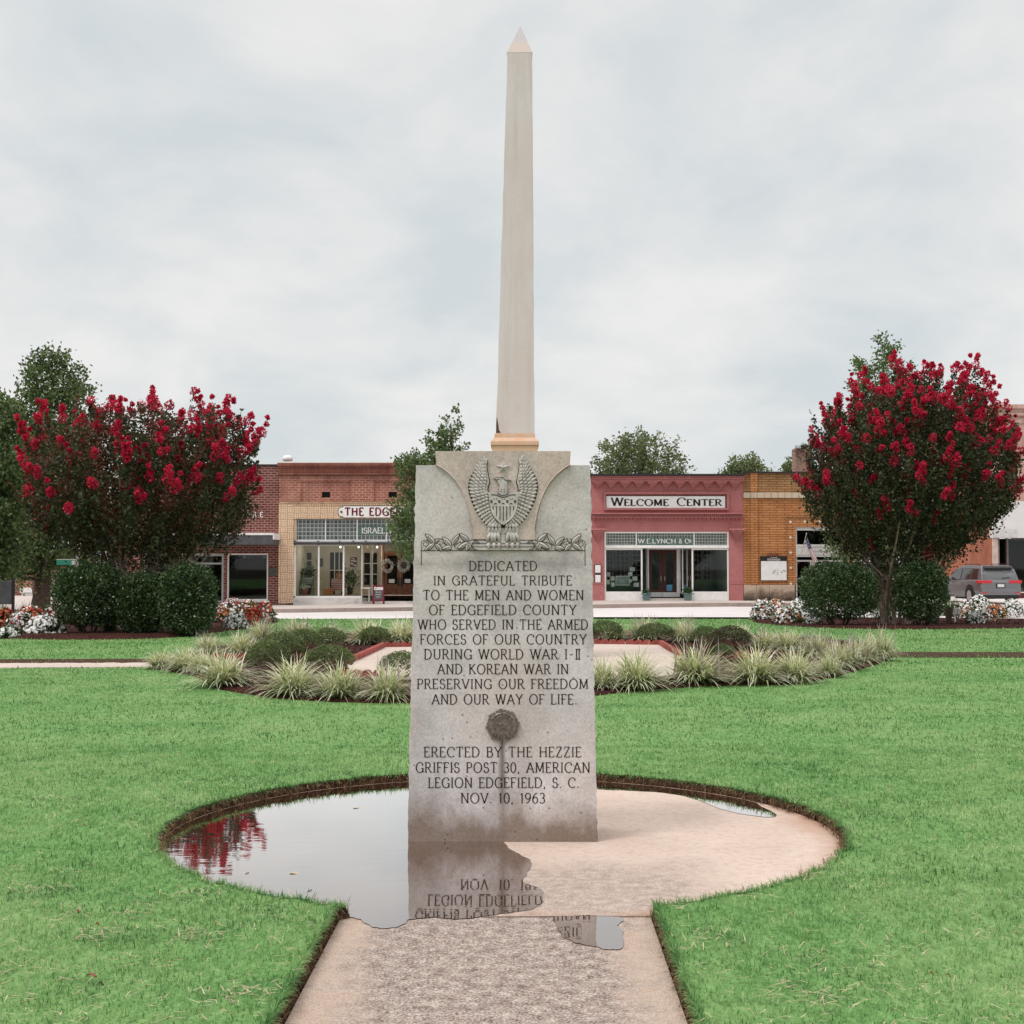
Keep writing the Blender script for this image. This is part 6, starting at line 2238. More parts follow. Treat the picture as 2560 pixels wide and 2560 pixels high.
M['lily_dark'] = leaf_mat('inner_blades', (0.07, 0.11, 0.04), (0.19, 0.26, 0.095), (0.36, 0.42, 0.20), 0.25, 4.0, 0.5, 0.3)
M['spike'] = leaf_mat('lilac_spikes', (0.24, 0.18, 0.20), (0.46, 0.37, 0.40), (0.62, 0.54, 0.54), 0.2, 4.0, 0.7, 0.2)
M['greengrass'] = leaf_mat('green_blades', (0.030, 0.060, 0.018), (0.10, 0.155, 0.050), (0.24, 0.28, 0.12), 0.3, 3.0, 0.5, 0.3)
M['petal_white'] = leaf_mat('white_petals', (0.82, 0.81, 0.80), (0.88, 0.87, 0.86), (0.90, 0.89, 0.88), 0.1, 3.0, 0.7, 0.2)
M['petal_orange'] = leaf_mat('orange_petals', (0.50, 0.12, 0.045), (0.66, 0.26, 0.12), (0.74, 0.46, 0.28), 0.2, 3.0, 0.7, 0.2)
M['petal_red'] = leaf_mat('red_petals', (0.36, 0.014, 0.025), (0.56, 0.05, 0.06), (0.66, 0.16, 0.10), 0.2, 3.0, 0.7, 0.2)
M['bed_leaf'] = leaf_mat('bedding_leaves', (0.020, 0.042, 0.013), (0.07, 0.12, 0.035), (0.20, 0.26, 0.10), 0.25, 4.0, 0.5, 0.35)


def limb(mb, a, b, r0, r1, wob=.06, n=5, sides=6):
    a, b = Vector(a), Vector(b)
    L_ = (b - a).length
    pts = [a.lerp(b, i / n) + (Vector(rng.normal(size=3)) * wob * L_ * .25 if 0 < i < n else Vector((0, 0, 0))) for i in range(n + 1)]
    mb.tube(pts, [r0 + (r1 - r0) * i / n for i in range(n + 1)], sides, cap=False)


def shoots_to_leaves(B, T, per, spread, L, Wd, t0=.25):
    """leaves along shoots running from B to T"""
    n = len(B)
    idx = np.repeat(np.arange(n), per)
    t = t0 + (1.04 - t0) * rng.random(len(idx)) ** .8
    d = (T - B)[idx]
    ln = np.linalg.norm(d, axis=1, keepdims=True)
    P = B[idx] + d * t[:, None]
    P += rng.normal(size=P.shape) * spread * (1.15 - .6 * t[:, None])
    D = unit(d / np.maximum(ln, 1e-6) * .5 + rng.normal(size=P.shape) * .75)
    return P, D


def profile_tips(n, prof, Y, cx, shell=.45, ysq=1.0):
    """points filling a crown given as (image y, left x, right x) rows at depth Y"""
    prof = sorted(prof)
    ys = np.array([p[0] for p in prof], float)
    wl_ = np.array([p[1] for p in prof], float)
    wr_ = np.array([p[2] for p in prof], float)
    w_ = np.interp(np.linspace(ys[0], ys[-1], 200), ys, wr_ - wl_) ** 1.6
    cdf = np.cumsum(w_) / w_.sum()
    yy = np.interp(rng.random(n), cdf, np.linspace(ys[0], ys[-1], 200))
    l, r = np.interp(yy, ys, wl_), np.interp(yy, ys, wr_)
    c, hw = (l + r) / 2, (r - l) / 2
    rr = rng.random(n) ** shell
    ph = rng.random(n) * 2 * math.pi
    px = c + hw * rr * np.cos(ph)
    dy = hw * rr * np.sin(ph) * ysq / F * Y
    yw = Y + dy
    X = (px - 1280) / F * Y
    Z = np.array([FZ(float(a), Y) for a in yy])
    return np.stack([X, yw, Z], 1), rr, (yy - ys[0]) / (ys[-1] - ys[0]), (c - 1280) / F * Y, hw / F * Y


def oak(name, Y, base_px, base_z, prof, n, per, leaf, lm, label, tr=.16, seed_up=.55, cat='tree', group=None, limbs=46, spread=.16, top=None):
    X0 = FX(base_px, Y)
    root = thing(name, (X0, Y, base_z), label, cat, group)
    T, rr, hh, cxs, hws = profile_tips(n, prof, Y, base_px)
    axis_x = X0 + (cxs - X0) * .8
    B = T.copy()
    k = .45 + .25 * rng.random(n)
    B[:, 0] = axis_x + (T[:, 0] - axis_x) * k
    B[:, 1] = Y + (T[:, 1] - Y) * k
    rad_ = np.hypot(T[:, 0] - axis_x, T[:, 1] - Y)
    B[:, 2] = T[:, 2] - seed_up * np.maximum(.35, rad_ * (1 - k)) - .15
    P, D = shoots_to_leaves(B, T, per, spread, leaf, leaf * .6)
    leaves('crown', P, D, leaf * rng.uniform(.6, 1.3, len(P)), leaf * .62, lm, root)
    mb = MB()
    ztop = FZ(prof[0][0], Y) if top is None else top
    ztop -= (ztop - base_z) * .12
    xt = X0 + (cxs[np.argmin(hh)] - X0) * .8
    N_ = 8
    pts = [Vector((X0 + (xt - X0) * (i / N_) ** 1.5 + rng.normal() * .03, Y, base_z - .2 + (ztop - base_z + .2) * i / N_)) for i in range(N_ + 1)]
    mb.tube(pts, [tr * (1.25 if i == 0 else 1) * (1 - .85 * i / N_) for i in range(N_ + 1)], 9)
    for i in rng.choice(n, min(limbs, n), replace=False):
        z0 = B[i, 2] - .5 * rad_[i] - .2
        z0 = max(z0, base_z + 1.2)
        f = np.clip((z0 - base_z) / (ztop - base_z), 0, 1)
        a = Vector((X0 + (xt - X0) * f ** 1.5, Y, z0))
        limb(mb, a, T[i] * .9 + B[i] * .1, tr * .30 * (1.1 - f), .008, .12, 5, 5)
    mb.build('trunk', M['bark'], root, smooth=True)
    return root


# street oaks and the trees behind the roofs
oak('oak_tree', 44, 104, -.25, [(868, 118, 146), (900, 70, 200), (945, 35, 228), (1000, 18, 236), (1060, 5, 240), (1130, -5, 245), (1220, -12, 250), (1300, -15, 250),
                                (1380, -10, 240), (1440, 20, 215)], 560, 40, .145, M['oak_leaf'], 'dark pointed oak behind the left flowering tree, trunk in front of the brick house', tr=.30,
    group='oaks along the street', spread=.2)
oak('oak_tree', 39, -40, -.2, [(985, -60, 20), (1030, -120, 55), (1100, -150, 78), (1200, -160, 92), (1300, -160, 84), (1390, -150, 66), (1450, -130, 40)], 460, 46, .14,
    M['oak_leaf'], 'dark spreading oak cut off by the left edge of the picture', tr=.26, group='oaks along the street', spread=.2)
oak('oak_tree', 46, 1118, -.2, [(1003, 1128, 1140), (1045, 1100, 1158), (1090, 1052, 1172), (1125, 1008, 1180), (1150, 975, 1188), (1180, 972, 1196), (1215, 985, 1200), (1255, 962, 1205), (1300, 950, 1205),
                                (1345, 968, 1200), (1392, 1000, 1190)], 340, 40, .125, M['oak_leaf_light'], 'green oak between the tapestry brick shop and the grey slab', tr=.20,
    group='oaks along the street', spread=.12)
oak('oak_tree', 46, 2218, -.2, [(826, 2196, 2212), (860, 2180, 2250), (905, 2135, 2285), (960, 2120, 2305), (1010, 2125, 2320), (1080, 2100, 2350), (1180, 2070, 2380), (1280, 2045, 2395),
                                (1340, 2035, 2400), (1388, 2060, 2370)], 640, 40, .125, M['oak_leaf_light'], 'pointed oak rising behind the right flowering tree', tr=.22,
    group='oaks along the street', spread=.15)
oak('tree', 76, 1610, -.3, [(1066, 1580, 1600), (1085, 1545, 1690), (1110, 1490, 1705), (1140, 1474, 1718), (1170, 1470, 1734), (1215, 1490, 1730), (1270, 1520, 1700)], 215, 36, .20,
    M['far_leaf'], 'spreading pale green tree showing above the pink building', tr=.3, group='trees behind the roofs', limbs=70, spread=.24)
oak('tree', 78, 1862, -.3, [(1143, 1850, 1875), (1160, 1815, 1905), (1185, 1803, 1932), (1230, 1810, 1935)], 110, 44, .19, M['far_leaf'],
    'small pale treetop showing above the join of pink and yellow buildings', tr=.22, group='trees behind the roofs', limbs=24, spread=.28)
oak('tree', 78, 1978, -.3, [(1148, 1968, 1984), (1170, 1962, 1998), (1210, 1955, 2005)], 50, 44, .19, M['far_leaf'],
    'pale treetop showing left of the brick chimney', tr=.2, group='trees behind the roofs', limbs=14, spread=.26)
oak('tree', 84, 300, -.5, [(1230, 270, 330), (1280, 225, 380), (1350, 210, 400), (1430, 215, 395), (1480, 230, 380)], 160, 44, .22, M['oak_leaf'],
    'dark far tree seen between the stems of the left flowering tree', tr=.25, group='trees behind the roofs', limbs=14, spread=.4)


def myrtle(Y, base_px, base_py, prof, n, per, fl_frac, bronze, label, seed):
    global rng
    rng = np.random.default_rng(seed)
    bz = lawn_z(Y) + .02
    X0 = FX(base_px, Y)
    root = thing('crape_myrtle', (X0, Y, bz), label, 'tree', 'crimson flowering trees')
    T, rr, hh, cxs, hws = profile_tips(n, prof, Y, base_px, shell=.33, ysq=.95)
    fork = np.array([X0, Y, bz + .35])
    d = T - fork
    ln = np.linalg.norm(d, axis=1, keepdims=True)
    sl = rng.uniform(.35, .85, (n, 1))
    out = (rr > .8) & (rng.random(n) < .30)
    T[out] += (d / ln)[out] * rng.uniform(.12, .46, (out.sum(), 1)) + np.array([0, 0, .06])
    B = T - (d / ln * .75 + np.array([0, 0, .35])) * sl
    P, D = shoots_to_leaves(B, T, per, .095, .06, .04, .0)
    P[np.repeat(out, per)] = (P * .45 + (B[np.repeat(np.arange(n), per)] + (T - B)[np.repeat(np.arange(n), per)] * rng.random((len(P), 1))) * .55)[np.repeat(out, per)]
    isb = rng.random(n) < bronze * (1.5 - hh)
    sel = np.repeat(isb, per)
    keep = rng.random(len(P)) < 1.0
    leaves('crown', P[~sel & keep], D[~sel & keep], rng.uniform(.055, .105, (~sel & keep).sum()), .058, M['myrtle_leaf'], root)
    if sel.any():
        leaves('bronze_foliage', P[sel], D[sel], rng.uniform(.05, .085, sel.sum()), .045, M['bronze_leaf'], root)
    # flower panicles at shoot tips, thick towards the top and outside
    prob = fl_frac * np.clip(1.75 - 1.75 * hh, .14, 1.6) * (rr > .5) * (1 + .8 * out)
    fi = np.where(rng.random(n) < prob)[0]
    C_, Rr = [], []
    for i in fi:
        k = int(rng.integers(1, 5))
        for q in range(k):
            C_.append(T[i] + rng.normal(size=3) * .045 * (q > 0) + (d / ln)[i] * (.075 * q) + np.array([0, 0, .03 + .03 * q]))
            Rr.append(rng.uniform(.05, .105) * (1 - .22 * q))
    C_, Rr = np.array(C_), np.array(Rr)
    idx = np.repeat(np.arange(len(C_)), 95)
    dr = rdirs(len(idx))
    Pf = C_[idx] + dr * (Rr[idx] * rng.uniform(.75, 1.05, len(idx)))[:, None] * np.array([1, 1, 1.15])
    leaves('blossoms', Pf, unit(rng.normal(size=dr.shape) + dr * .2), rng.uniform(.030, .055, len(idx)), .042, M['crimson'], root)
    # several smooth stems fanning out of the ground
    ns = 15
    for s_ in range(ns):
        mb = MB()
        ang = 2 * math.pi * s_ / ns + rng.normal() * .25
        b0 = Vector((X0 + .30 * math.cos(ang), Y + .22 * math.sin(ang), bz - .1))
        i = int(rng.integers(n))
        cand = rng.integers(0, n, 60)
        want = Vector((math.cos(ang), math.sin(ang)))
        sc_ = [(T[c, 0] - X0) * want.x + (T[c, 1] - Y) * want.y * .9 - .6 * abs(hh[c] - .45) for c in cand]
        i = int(cand[int(np.argsort(sc_)[-1 - (s_ % 18)])])
        e = Vector(B[i])
        m1 = b0.lerp(e, .35) + Vector((0, 0, .28)) + Vector(rng.normal(size=3)) * .05
        m2 = b0.lerp(e, .70) + Vector((0, 0, .22)) + Vector(rng.normal(size=3)) * .06
        pts = chaikin_open([b0, b0 + Vector((0, 0, .35)) + (m1 - b0) * .12, m1, m2, e], 2)
        r0 = rng.uniform(.035, .062)
        mb.tube(pts, [r0 * (1 - .78 * q / (len(pts) - 1)) for q in range(len(pts))], 7)
        for q in range(6):
            t_ = rng.uniform(.3, .8)
            a = Vector(pts[int(t_ * (len(pts) - 1))])
            dd = np.linalg.norm(B - np.array(a), axis=1)
            up_ = np.where((B[:, 2] > a.z + .15) & (dd > .4))[0]
            if len(up_):
                j = up_[np.argsort(dd[up_])[int(rng.integers(0, min(40, len(up_))))]]
                limb(mb, a, B[j], r0 * .42, .008, .12, 4, 5)
        mb.build('stem', M['myrtle_bark'], root, smooth=True)
    return root


def chaikin_open(pts, it=2):
    for _ in range(it):
        q = [pts[0]]
        for a, b in zip(pts[:-1], pts[1:]):
            q += [a * .75 + b * .25, a * .25 + b * .75]
        pts = q + [pts[-1]]
    return pts


myrtle(28.2, 333, 1568, [(1012, 370, 400), (1035, 170, 560), (1060, 135, 600), (1100, 88, 630), (1150, 72, 632), (1200, 70, 622), (1250, 62, 640), (1290, 72, 640), (1325, 120, 600), (1350, 165, 540),
                         (1372, 260, 430)], 1150, 44, .19, .42, 'crimson flowering multi stemmed tree left, thinner flowers and bronze patches', 21)
myrtle(32.5, 2236, 1552, [(922, 2262, 2300), (950, 2245, 2410), (985, 2150, 2460), (1020, 2090, 2488), (1060, 2050, 2506), (1110, 2020, 2528), (1160, 2012, 2535), (1210, 2004, 2535), (1255, 2012, 2530),
                          (1300, 2045, 2490), (1335, 2080, 2445), (1368, 2120, 2400), (1394, 2170, 2350)], 1350, 48, .33, .10,
       'crimson flowering multi stemmed tree right, densely covered in blooms', 22)
rng = np.random.default_rng(99)


def bush(px0, px1, py0, py1, Y, label, nl=5200, stem=True, group='clipped hollies', lm='holly', name='holly_bush', leaf=.062):
    z0 = lawn_z(Y) + .03
    x0, x1 = FX(px0, Y), FX(px1, Y)
    zt, zb = FZ(py0, Y), FZ(py1, Y)
    cx, cz, hx, hz = (x0 + x1) / 2, (zt + zb) / 2, (x1 - x0) / 2, (zt - zb) / 2
    root = thing(name, (cx, Y, z0), label, 'bush', group)
    nl = int(nl * 2.1)
    d = rdirs(nl, .25)
    p = 3.2
    k = (np.abs(d) ** p).sum(1) ** (-1 / p)                # rounded-box surface
    s = d * k[:, None]
    r = np.where(rng.random(nl) < .28, rng.uniform(.25, .85, nl), 1 - .30 * rng.random(nl) ** 1.8) + .10 * rng.random(nl) * (rng.random(nl) < .10) + .07 * np.sin(d[:, 0] * 9 + d[:, 2] * 7 + px0) * np.cos(d[:, 1] * 8)
    P = np.array([cx, Y, cz]) + s * r[:, None] * np.array([hx, hx * .95, hz])
    P += rng.normal(size=P.shape) * .02
    D = unit(d * .8 + rng.normal(size=d.shape) * .8 + np.array([0, 0, .35]))
    ns = 46                                                 # stray young shoots
    ds = rdirs(ns, 1.1)
    ds[:, 2] = np.abs(ds[:, 2])
    ss = ds * ((np.abs(ds) ** p).sum(1) ** (-1 / p))[:, None] * np.array([hx, hx * .95, hz])
    ii = np.repeat(np.arange(ns), 12)
    ext = ss[ii] + (ds * .4 + np.array([0, 0, .6]))[ii] * (rng.uniform(.06, .19, ns)[ii] * rng.random(len(ii)))[:, None]
    P = np.concatenate([P, np.array([cx, Y, cz]) + ext + rng.normal(size=ext.shape) * .012])
    D = np.concatenate([D, unit(rng.normal(size=ext.shape) + np.array([0, 0, .5]))])
    leaves('foliage', P, D, rng.uniform(.7, 1.35, len(P)) * leaf, leaf * .58, M[lm], root)
    mb = MB()
    for q in range(9 if stem else 5):
        a = rng.random() * 6.28
        b0 = Vector((cx + .10 * math.cos(a), Y + .10 * math.sin(a), z0 - .08))
        e = Vector((cx + hx * .7 * math.cos(a), Y + hx * .7 * math.sin(a), cz + hz * rng.uniform(-.3, .6)))
        mid = b0.lerp(e, .5) + Vector((0, 0, .12))
        mb.tube(chaikin_open([b0, mid, e], 1), [.022, .02, .016, .014, .012][:len(chaikin_open([b0, mid, e], 1))] + [.01] * 3, 5, cap=False) if False else limb(mb, b0, e, .024, .010, .12, 5, 5)
    mb.build('stems', M['bark'], root, smooth=True)
    return root


bush(145, 306, 1420, 1560, 26.6, 'wide dark holly bush, leftmost of three below the left flowering tree', 6200)
bush(300, 412, 1442, 1583, 26.4, 'middle dark holly bush of three, between the two wider ones', 5200)
bush(408, 536, 1424, 1580, 26.0, 'rounded dark holly bush of three nearest the dark red brick store', 6000)
bush(2008, 2184, 1414, 1545, 31.6, 'wide dark holly bush beside the white flowers, under the right tree', 7000)
bush(2238, 2356, 1412, 1545, 31.2, 'narrower dark holly bush beside the silver car, under the right tree', 5600)

# ---- liriope: four shapes, then one copy for every clump
def lily(seed, spikes=0):
    global rng
    rng = np.random.default_rng(seed)
    root = thing('lily_grass', (0, 0, 0), 'x', 'grass clump')
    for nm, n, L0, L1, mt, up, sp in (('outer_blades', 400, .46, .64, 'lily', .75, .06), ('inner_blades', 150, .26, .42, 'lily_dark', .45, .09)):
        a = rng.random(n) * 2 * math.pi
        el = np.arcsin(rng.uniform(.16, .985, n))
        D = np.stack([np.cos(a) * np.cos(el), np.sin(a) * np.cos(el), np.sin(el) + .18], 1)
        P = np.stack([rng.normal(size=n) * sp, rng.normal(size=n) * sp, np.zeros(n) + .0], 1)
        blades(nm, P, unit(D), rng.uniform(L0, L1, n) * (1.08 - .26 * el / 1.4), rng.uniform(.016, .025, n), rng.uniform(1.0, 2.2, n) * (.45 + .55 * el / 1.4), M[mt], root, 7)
    vv = np.array([v.co for c_ in root.children if c_.name.startswith('outer') for v in c_.data.vertices])
    root['_w'] = 2 * float(np.percentile(np.hypot(vv[:, 0], vv[:, 1]), 80))
    root['_h'] = float(np.percentile(vv[:, 2], 98))
    if spikes:
        n = spikes
        P = np.stack([rng.normal(size=n) * .16, rng.normal(size=n) * .16, np.full(n, .08)], 1)
        D = np.stack([rng.normal(size=n) * .18, rng.normal(size=n) * .18, np.ones(n)], 1)
        blades('flower_spikes', P, unit(D), rng.uniform(.28, .44, n), .022, .0, M['spike'], root, 2)
    return root


LP = [lily(31), lily(32), lily(33, 12), lily(34, 26)]
LW = [(r_['_w'], r_['_h']) for r_ in LP]
for r_ in LP:
    del r_['_w'], r_['_h']
    r_['kind'] = 'thing'
used = [False] * 4
LG = 'variegated grass clumps of the planting bed'
lil = [  # base x, base y, width, height (photo px), shape, label
    (402, 1672, 84, 46, 0, 'small cream edged grass clump at the left tip of the bed'),
    (464, 1680, 96, 66, 1, 'cream edged grass clump second from the left tip of the bed'),
    (508, 1687, 96, 66, 0, 'cream edged grass clump third from the left tip, behind the big front one'),
    (560, 1718, 156, 88, 1, 'large cream edged grass clump at the bed front left, before the round shrub'),
    (520, 1634, 90, 46, 2, 'cream edged grass clump at the far left rim, behind the tip clumps'),
    (600, 1642, 96, 62, 0, 'cream edged grass clump behind the left red edging piece'),
    (655, 1610, 90, 60, 3, 'grass clump with lilac spikes at the far rim, behind the leftmost round shrubs'),
    (742, 1600, 84, 50, 3, 'grass clump with few lilac spikes at the far rim, left of the small lamp'),
    (828, 1610, 84, 50, 2, 'cream edged grass clump at the far rim just left of the small black lamp'),
    (920, 1613, 110, 66, 1, 'cream edged clump behind the small shrub at the far rim, right of the black lamp'),
    (1003, 1611, 96, 66, 0, 'cream edged grass clump at the far rim touching the left side of the slab'),
    (735, 1741, 160, 96, 0, 'largest cream edged grass clump in the bed front, left of the slab'),
    (852, 1749, 140, 92, 1, 'cream edged grass clump at the bed front, second left of the slab'),
    (968, 1753, 136, 96, 2, 'cream edged grass clump at the bed front, next to the slab on its left'),
    (1508, 1728, 96, 84, 1, 'cream edged grass clump at the bed front, cut by the right side of the slab'),
    (1590, 1725, 154, 100, 0, 'cream edged grass clump at the bed front, second right of the slab'),
    (1738, 1712, 172, 98, 2, 'broad cream edged grass clump at the bed front, third right of the slab'),
    (1888, 1710, 158, 98, 1, 'cream edged grass clump at the bed front, fourth right of the slab'),
    (1988, 1707, 120, 88, 0, 'greenish grass clump at the bed front, fifth right of the slab'),
    (2072, 1693, 84, 58, 1, 'small low grass clump at the bed front near the right tip'),
    (2100, 1675, 116, 76, 3, 'grass clump with lilac spikes near the right tip, behind the small low one'),
    (2152, 1661, 96, 70, 3, 'grass clump with lilac spikes second from the right tip of the bed'),
    (2198, 1652, 92, 74, 2, 'cream edged grass clump at the right tip of the bed'),
    (2040, 1645, 90, 62, 3, 'grass clump with lilac spikes on the far right rim, behind the greenish one'),
    (1973, 1628, 100, 54, 0, 'cream edged grass clump on the far right rim, left of the spiked clumps'),
    (1912, 1624, 90, 50, 2, 'cream edged grass clump on the far rim right of the brownish shrub'),
    (1851, 1604, 66, 44, 1, 'small grass clump peeping over the brownish shrub'),
    (1712, 1609, 84, 62, 3, 'lilac spiked clump at the far rim, between two dark shrubs right of the slab'),
    (1612, 1602, 92, 56, 3, 'grass clump with lilac spikes behind the dark shrub, second right of the slab'),
    (1538, 1603, 72, 46, 0, 'small grass clump behind the dark shrub beside the slab, right'),
]
rng = np.random.default_rng(5)
for px, py, w_, h_, k, lab in lil:
    g_ = GL(px, py)
    sxy = w_ / F * g_.y / LW[k][0] * rng.uniform(.95, 1.05)
    szz = h_ * .86 / F * g_.y / LW[k][1]
    src = LP[k]
    if not used[k]:
        used[k] = True
        o = src
        o.location = (g_.x, g_.y, g_.z + .02)
        o.rotation_euler = (0, 0, rng.random() * 6.28)
        o.scale = (sxy, sxy, szz)
        o['label'], o['group'] = lab, LG
    else:
        copy_thing(src, (g_.x, g_.y, g_.z + .02), rng.random() * 6.28, (sxy, sxy, szz), lab, LG)


# ---- low round shrubs of the same bed
def shrub_proto(seed, lm):
    global rng
    rng = np.random.default_rng(seed)
    root = thing('round_shrub', (0, 0, 0), 'x', 'shrub')
    n = 3400
    d = rdirs(n, .35)
    d[:, 2] = np.where(d[:, 2] < -.35, -d[:, 2] * .3, d[:, 2])
    d = unit(d)
    r = 1 - .30 * rng.random(n) ** 1.7 + .07 * np.sin(d[:, 0] * 8 + 1) * np.sin(d[:, 1] * 9 + d[:, 2] * 6)
    P = d * r[:, None] * np.array([.5, .5, .5]) + np.array([0, 0, .46])
    leaves('foliage', P, unit(d * .7 + rng.normal(size=d.shape) * .7 + np.array([0, 0, .4])), rng.uniform(.035, .07, n), .026, M[lm], root)
    mb = MB()
    for q in range(6):
        a = rng.random() * 6.28
        limb(mb, (0.03 * math.cos(a), .03 * math.sin(a), -.05), (.3 * math.cos(a), .3 * math.sin(a), .5), .014, .006, .1, 4, 5)
    mb.build('stems', M['bark'], root)
    return root


SP = {'a': shrub_proto(41, 'box'), 'b': shrub_proto(42, 'box'), 'c': shrub_proto(43, 'box_brown')}
SU = set()
SG = 'low round shrubs of the planting bed'
shr = [(672, 1694, 108, 76, 'a', 'largest round green shrub, at front left behind the big grass clumps'), (706, 1655, 106, 62, 'b', 'round green shrub directly behind the largest one, left'),
       (762, 1634, 92, 50, 'b', 'dark green shrub in the left back row, before the lilac spikes'), (822, 1626, 80, 46, 'a', 'dark green shrub in the left back row, left of the black lamp'),
       (822, 1688, 120, 62, 'b', 'broad low green shrub left of the plaza opening'), (936, 1616, 76, 40, 'a', 'small green shrub right of the black lamp, by the plaza edge'),
       (1004, 1703, 106, 60, 'b', 'green shrub on the near plaza edge, half behind the slab'),
       (1514, 1609, 82, 48, 'a', 'dark green shrub touching the right side of the slab'), (1638, 1609, 90, 42, 'b', 'low dark green shrub behind the plaza edging, right of the slab'),
       (1764, 1617, 74, 42, 'a', 'dark green shrub left of the brownish one, right back row'), (1826, 1626, 96, 50, 'c', 'brownish shrub in the right back row of the bed'),
       (1806, 1652, 56, 34, 'b', 'small green shrub between front grass clumps, right')]
rng = np.random.default_rng(6)
for px, py, w_, h_, k, lab in shr:
    g_ = GL(px, py)
    s_ = (w_ / F * g_.y * 1.04, w_ / F * g_.y * 1.04, h_ / F * g_.y * 1.22)
    if k not in SU:
        SU.add(k)
        o = SP[k]
        o.location, o.scale, o['label'], o['group'] = (g_.x, g_.y, g_.z + .01), s_, lab, SG
    else:
        copy_thing(SP[k], (g_.x, g_.y, g_.z + .01), rng.random() * 6.28, s_, lab, SG)


# ---- bedding flowers: mounds of leaves studded with flat five-petalled blooms
def mound(px, py, w_, h_, kinds, label, nf=70):
    g_ = GL(px, py)
    sw, sh_ = w_ / F * g_.y / 2, h_ / F * g_.y
    root = thing('flower_mound', (g_.x, g_.y, g_.z), label, 'flowers', 'bedding flowers')
    c = np.array([g_.x, g_.y, g_.z + .02])
    n = int(260 + 900 * sw)
    d = rdirs(n, .5)
    d[:, 2] = np.abs(d[:, 2])
    r = 1 - .5 * rng.random(n) ** 1.6
    leaves('foliage', c + d * r[:, None] * np.array([sw, sw * .8, sh_ * .92]), unit(d + rng.normal(size=d.shape) * .7), rng.uniform(.05, .10, n), .04, M['bed_leaf'], root)
    tot = sum(k[1] for k in kinds)
    for kind, fr in kinds:
        m_ = int(nf * fr / tot)
        d = rdirs(m_, .75)
        d[:, 2] = np.abs(d[:, 2]) + .05
        d[:, 1] -= .25
        d = unit(d)
        ctr = c + d * np.array([sw * 1.02, sw * .84, sh_]) * rng.uniform(.93, 1.03, (m_, 1))
        nn = unit(d * .8 + rng.normal(size=d.shape) * .28)
        t1 = unit(np.cross(nn, rng.normal(size=nn.shape)))
        t2 = np.cross(nn, t1)
        Pp, Dp, idx = [], [], 5
        V, Fc = [], []
        R_ = rng.uniform(.032, .052, m_)
        ang = np.arange(10) * math.pi / 5
        rad10 = np.where(np.arange(10) % 2 == 0, 1.0, .62)
        ring = ctr[:, None] + (t1[:, None] * np.cos(ang)[None, :, None] + t2[:, None] * np.sin(ang)[None, :, None]) * (R_[:, None] * rad10)[..., None]
        ring += nn[:, None] * (R_[:, None] * .12 * (np.arange(10) % 2 == 0))[..., None]
        V = np.concatenate([ctr[:, None] - nn[:, None] * .004, ring], 1).reshape(-1, 3)
        tri = np.array([[0, 1 + i, 1 + (i + 1) % 10] for i in range(10)])
        Fc = (np.arange(m_) * 11)[:, None, None] + tri[None]
        link_mesh(kind + '_blooms', V, Fc.reshape(-1, 3), M['petal_' + kind], root)


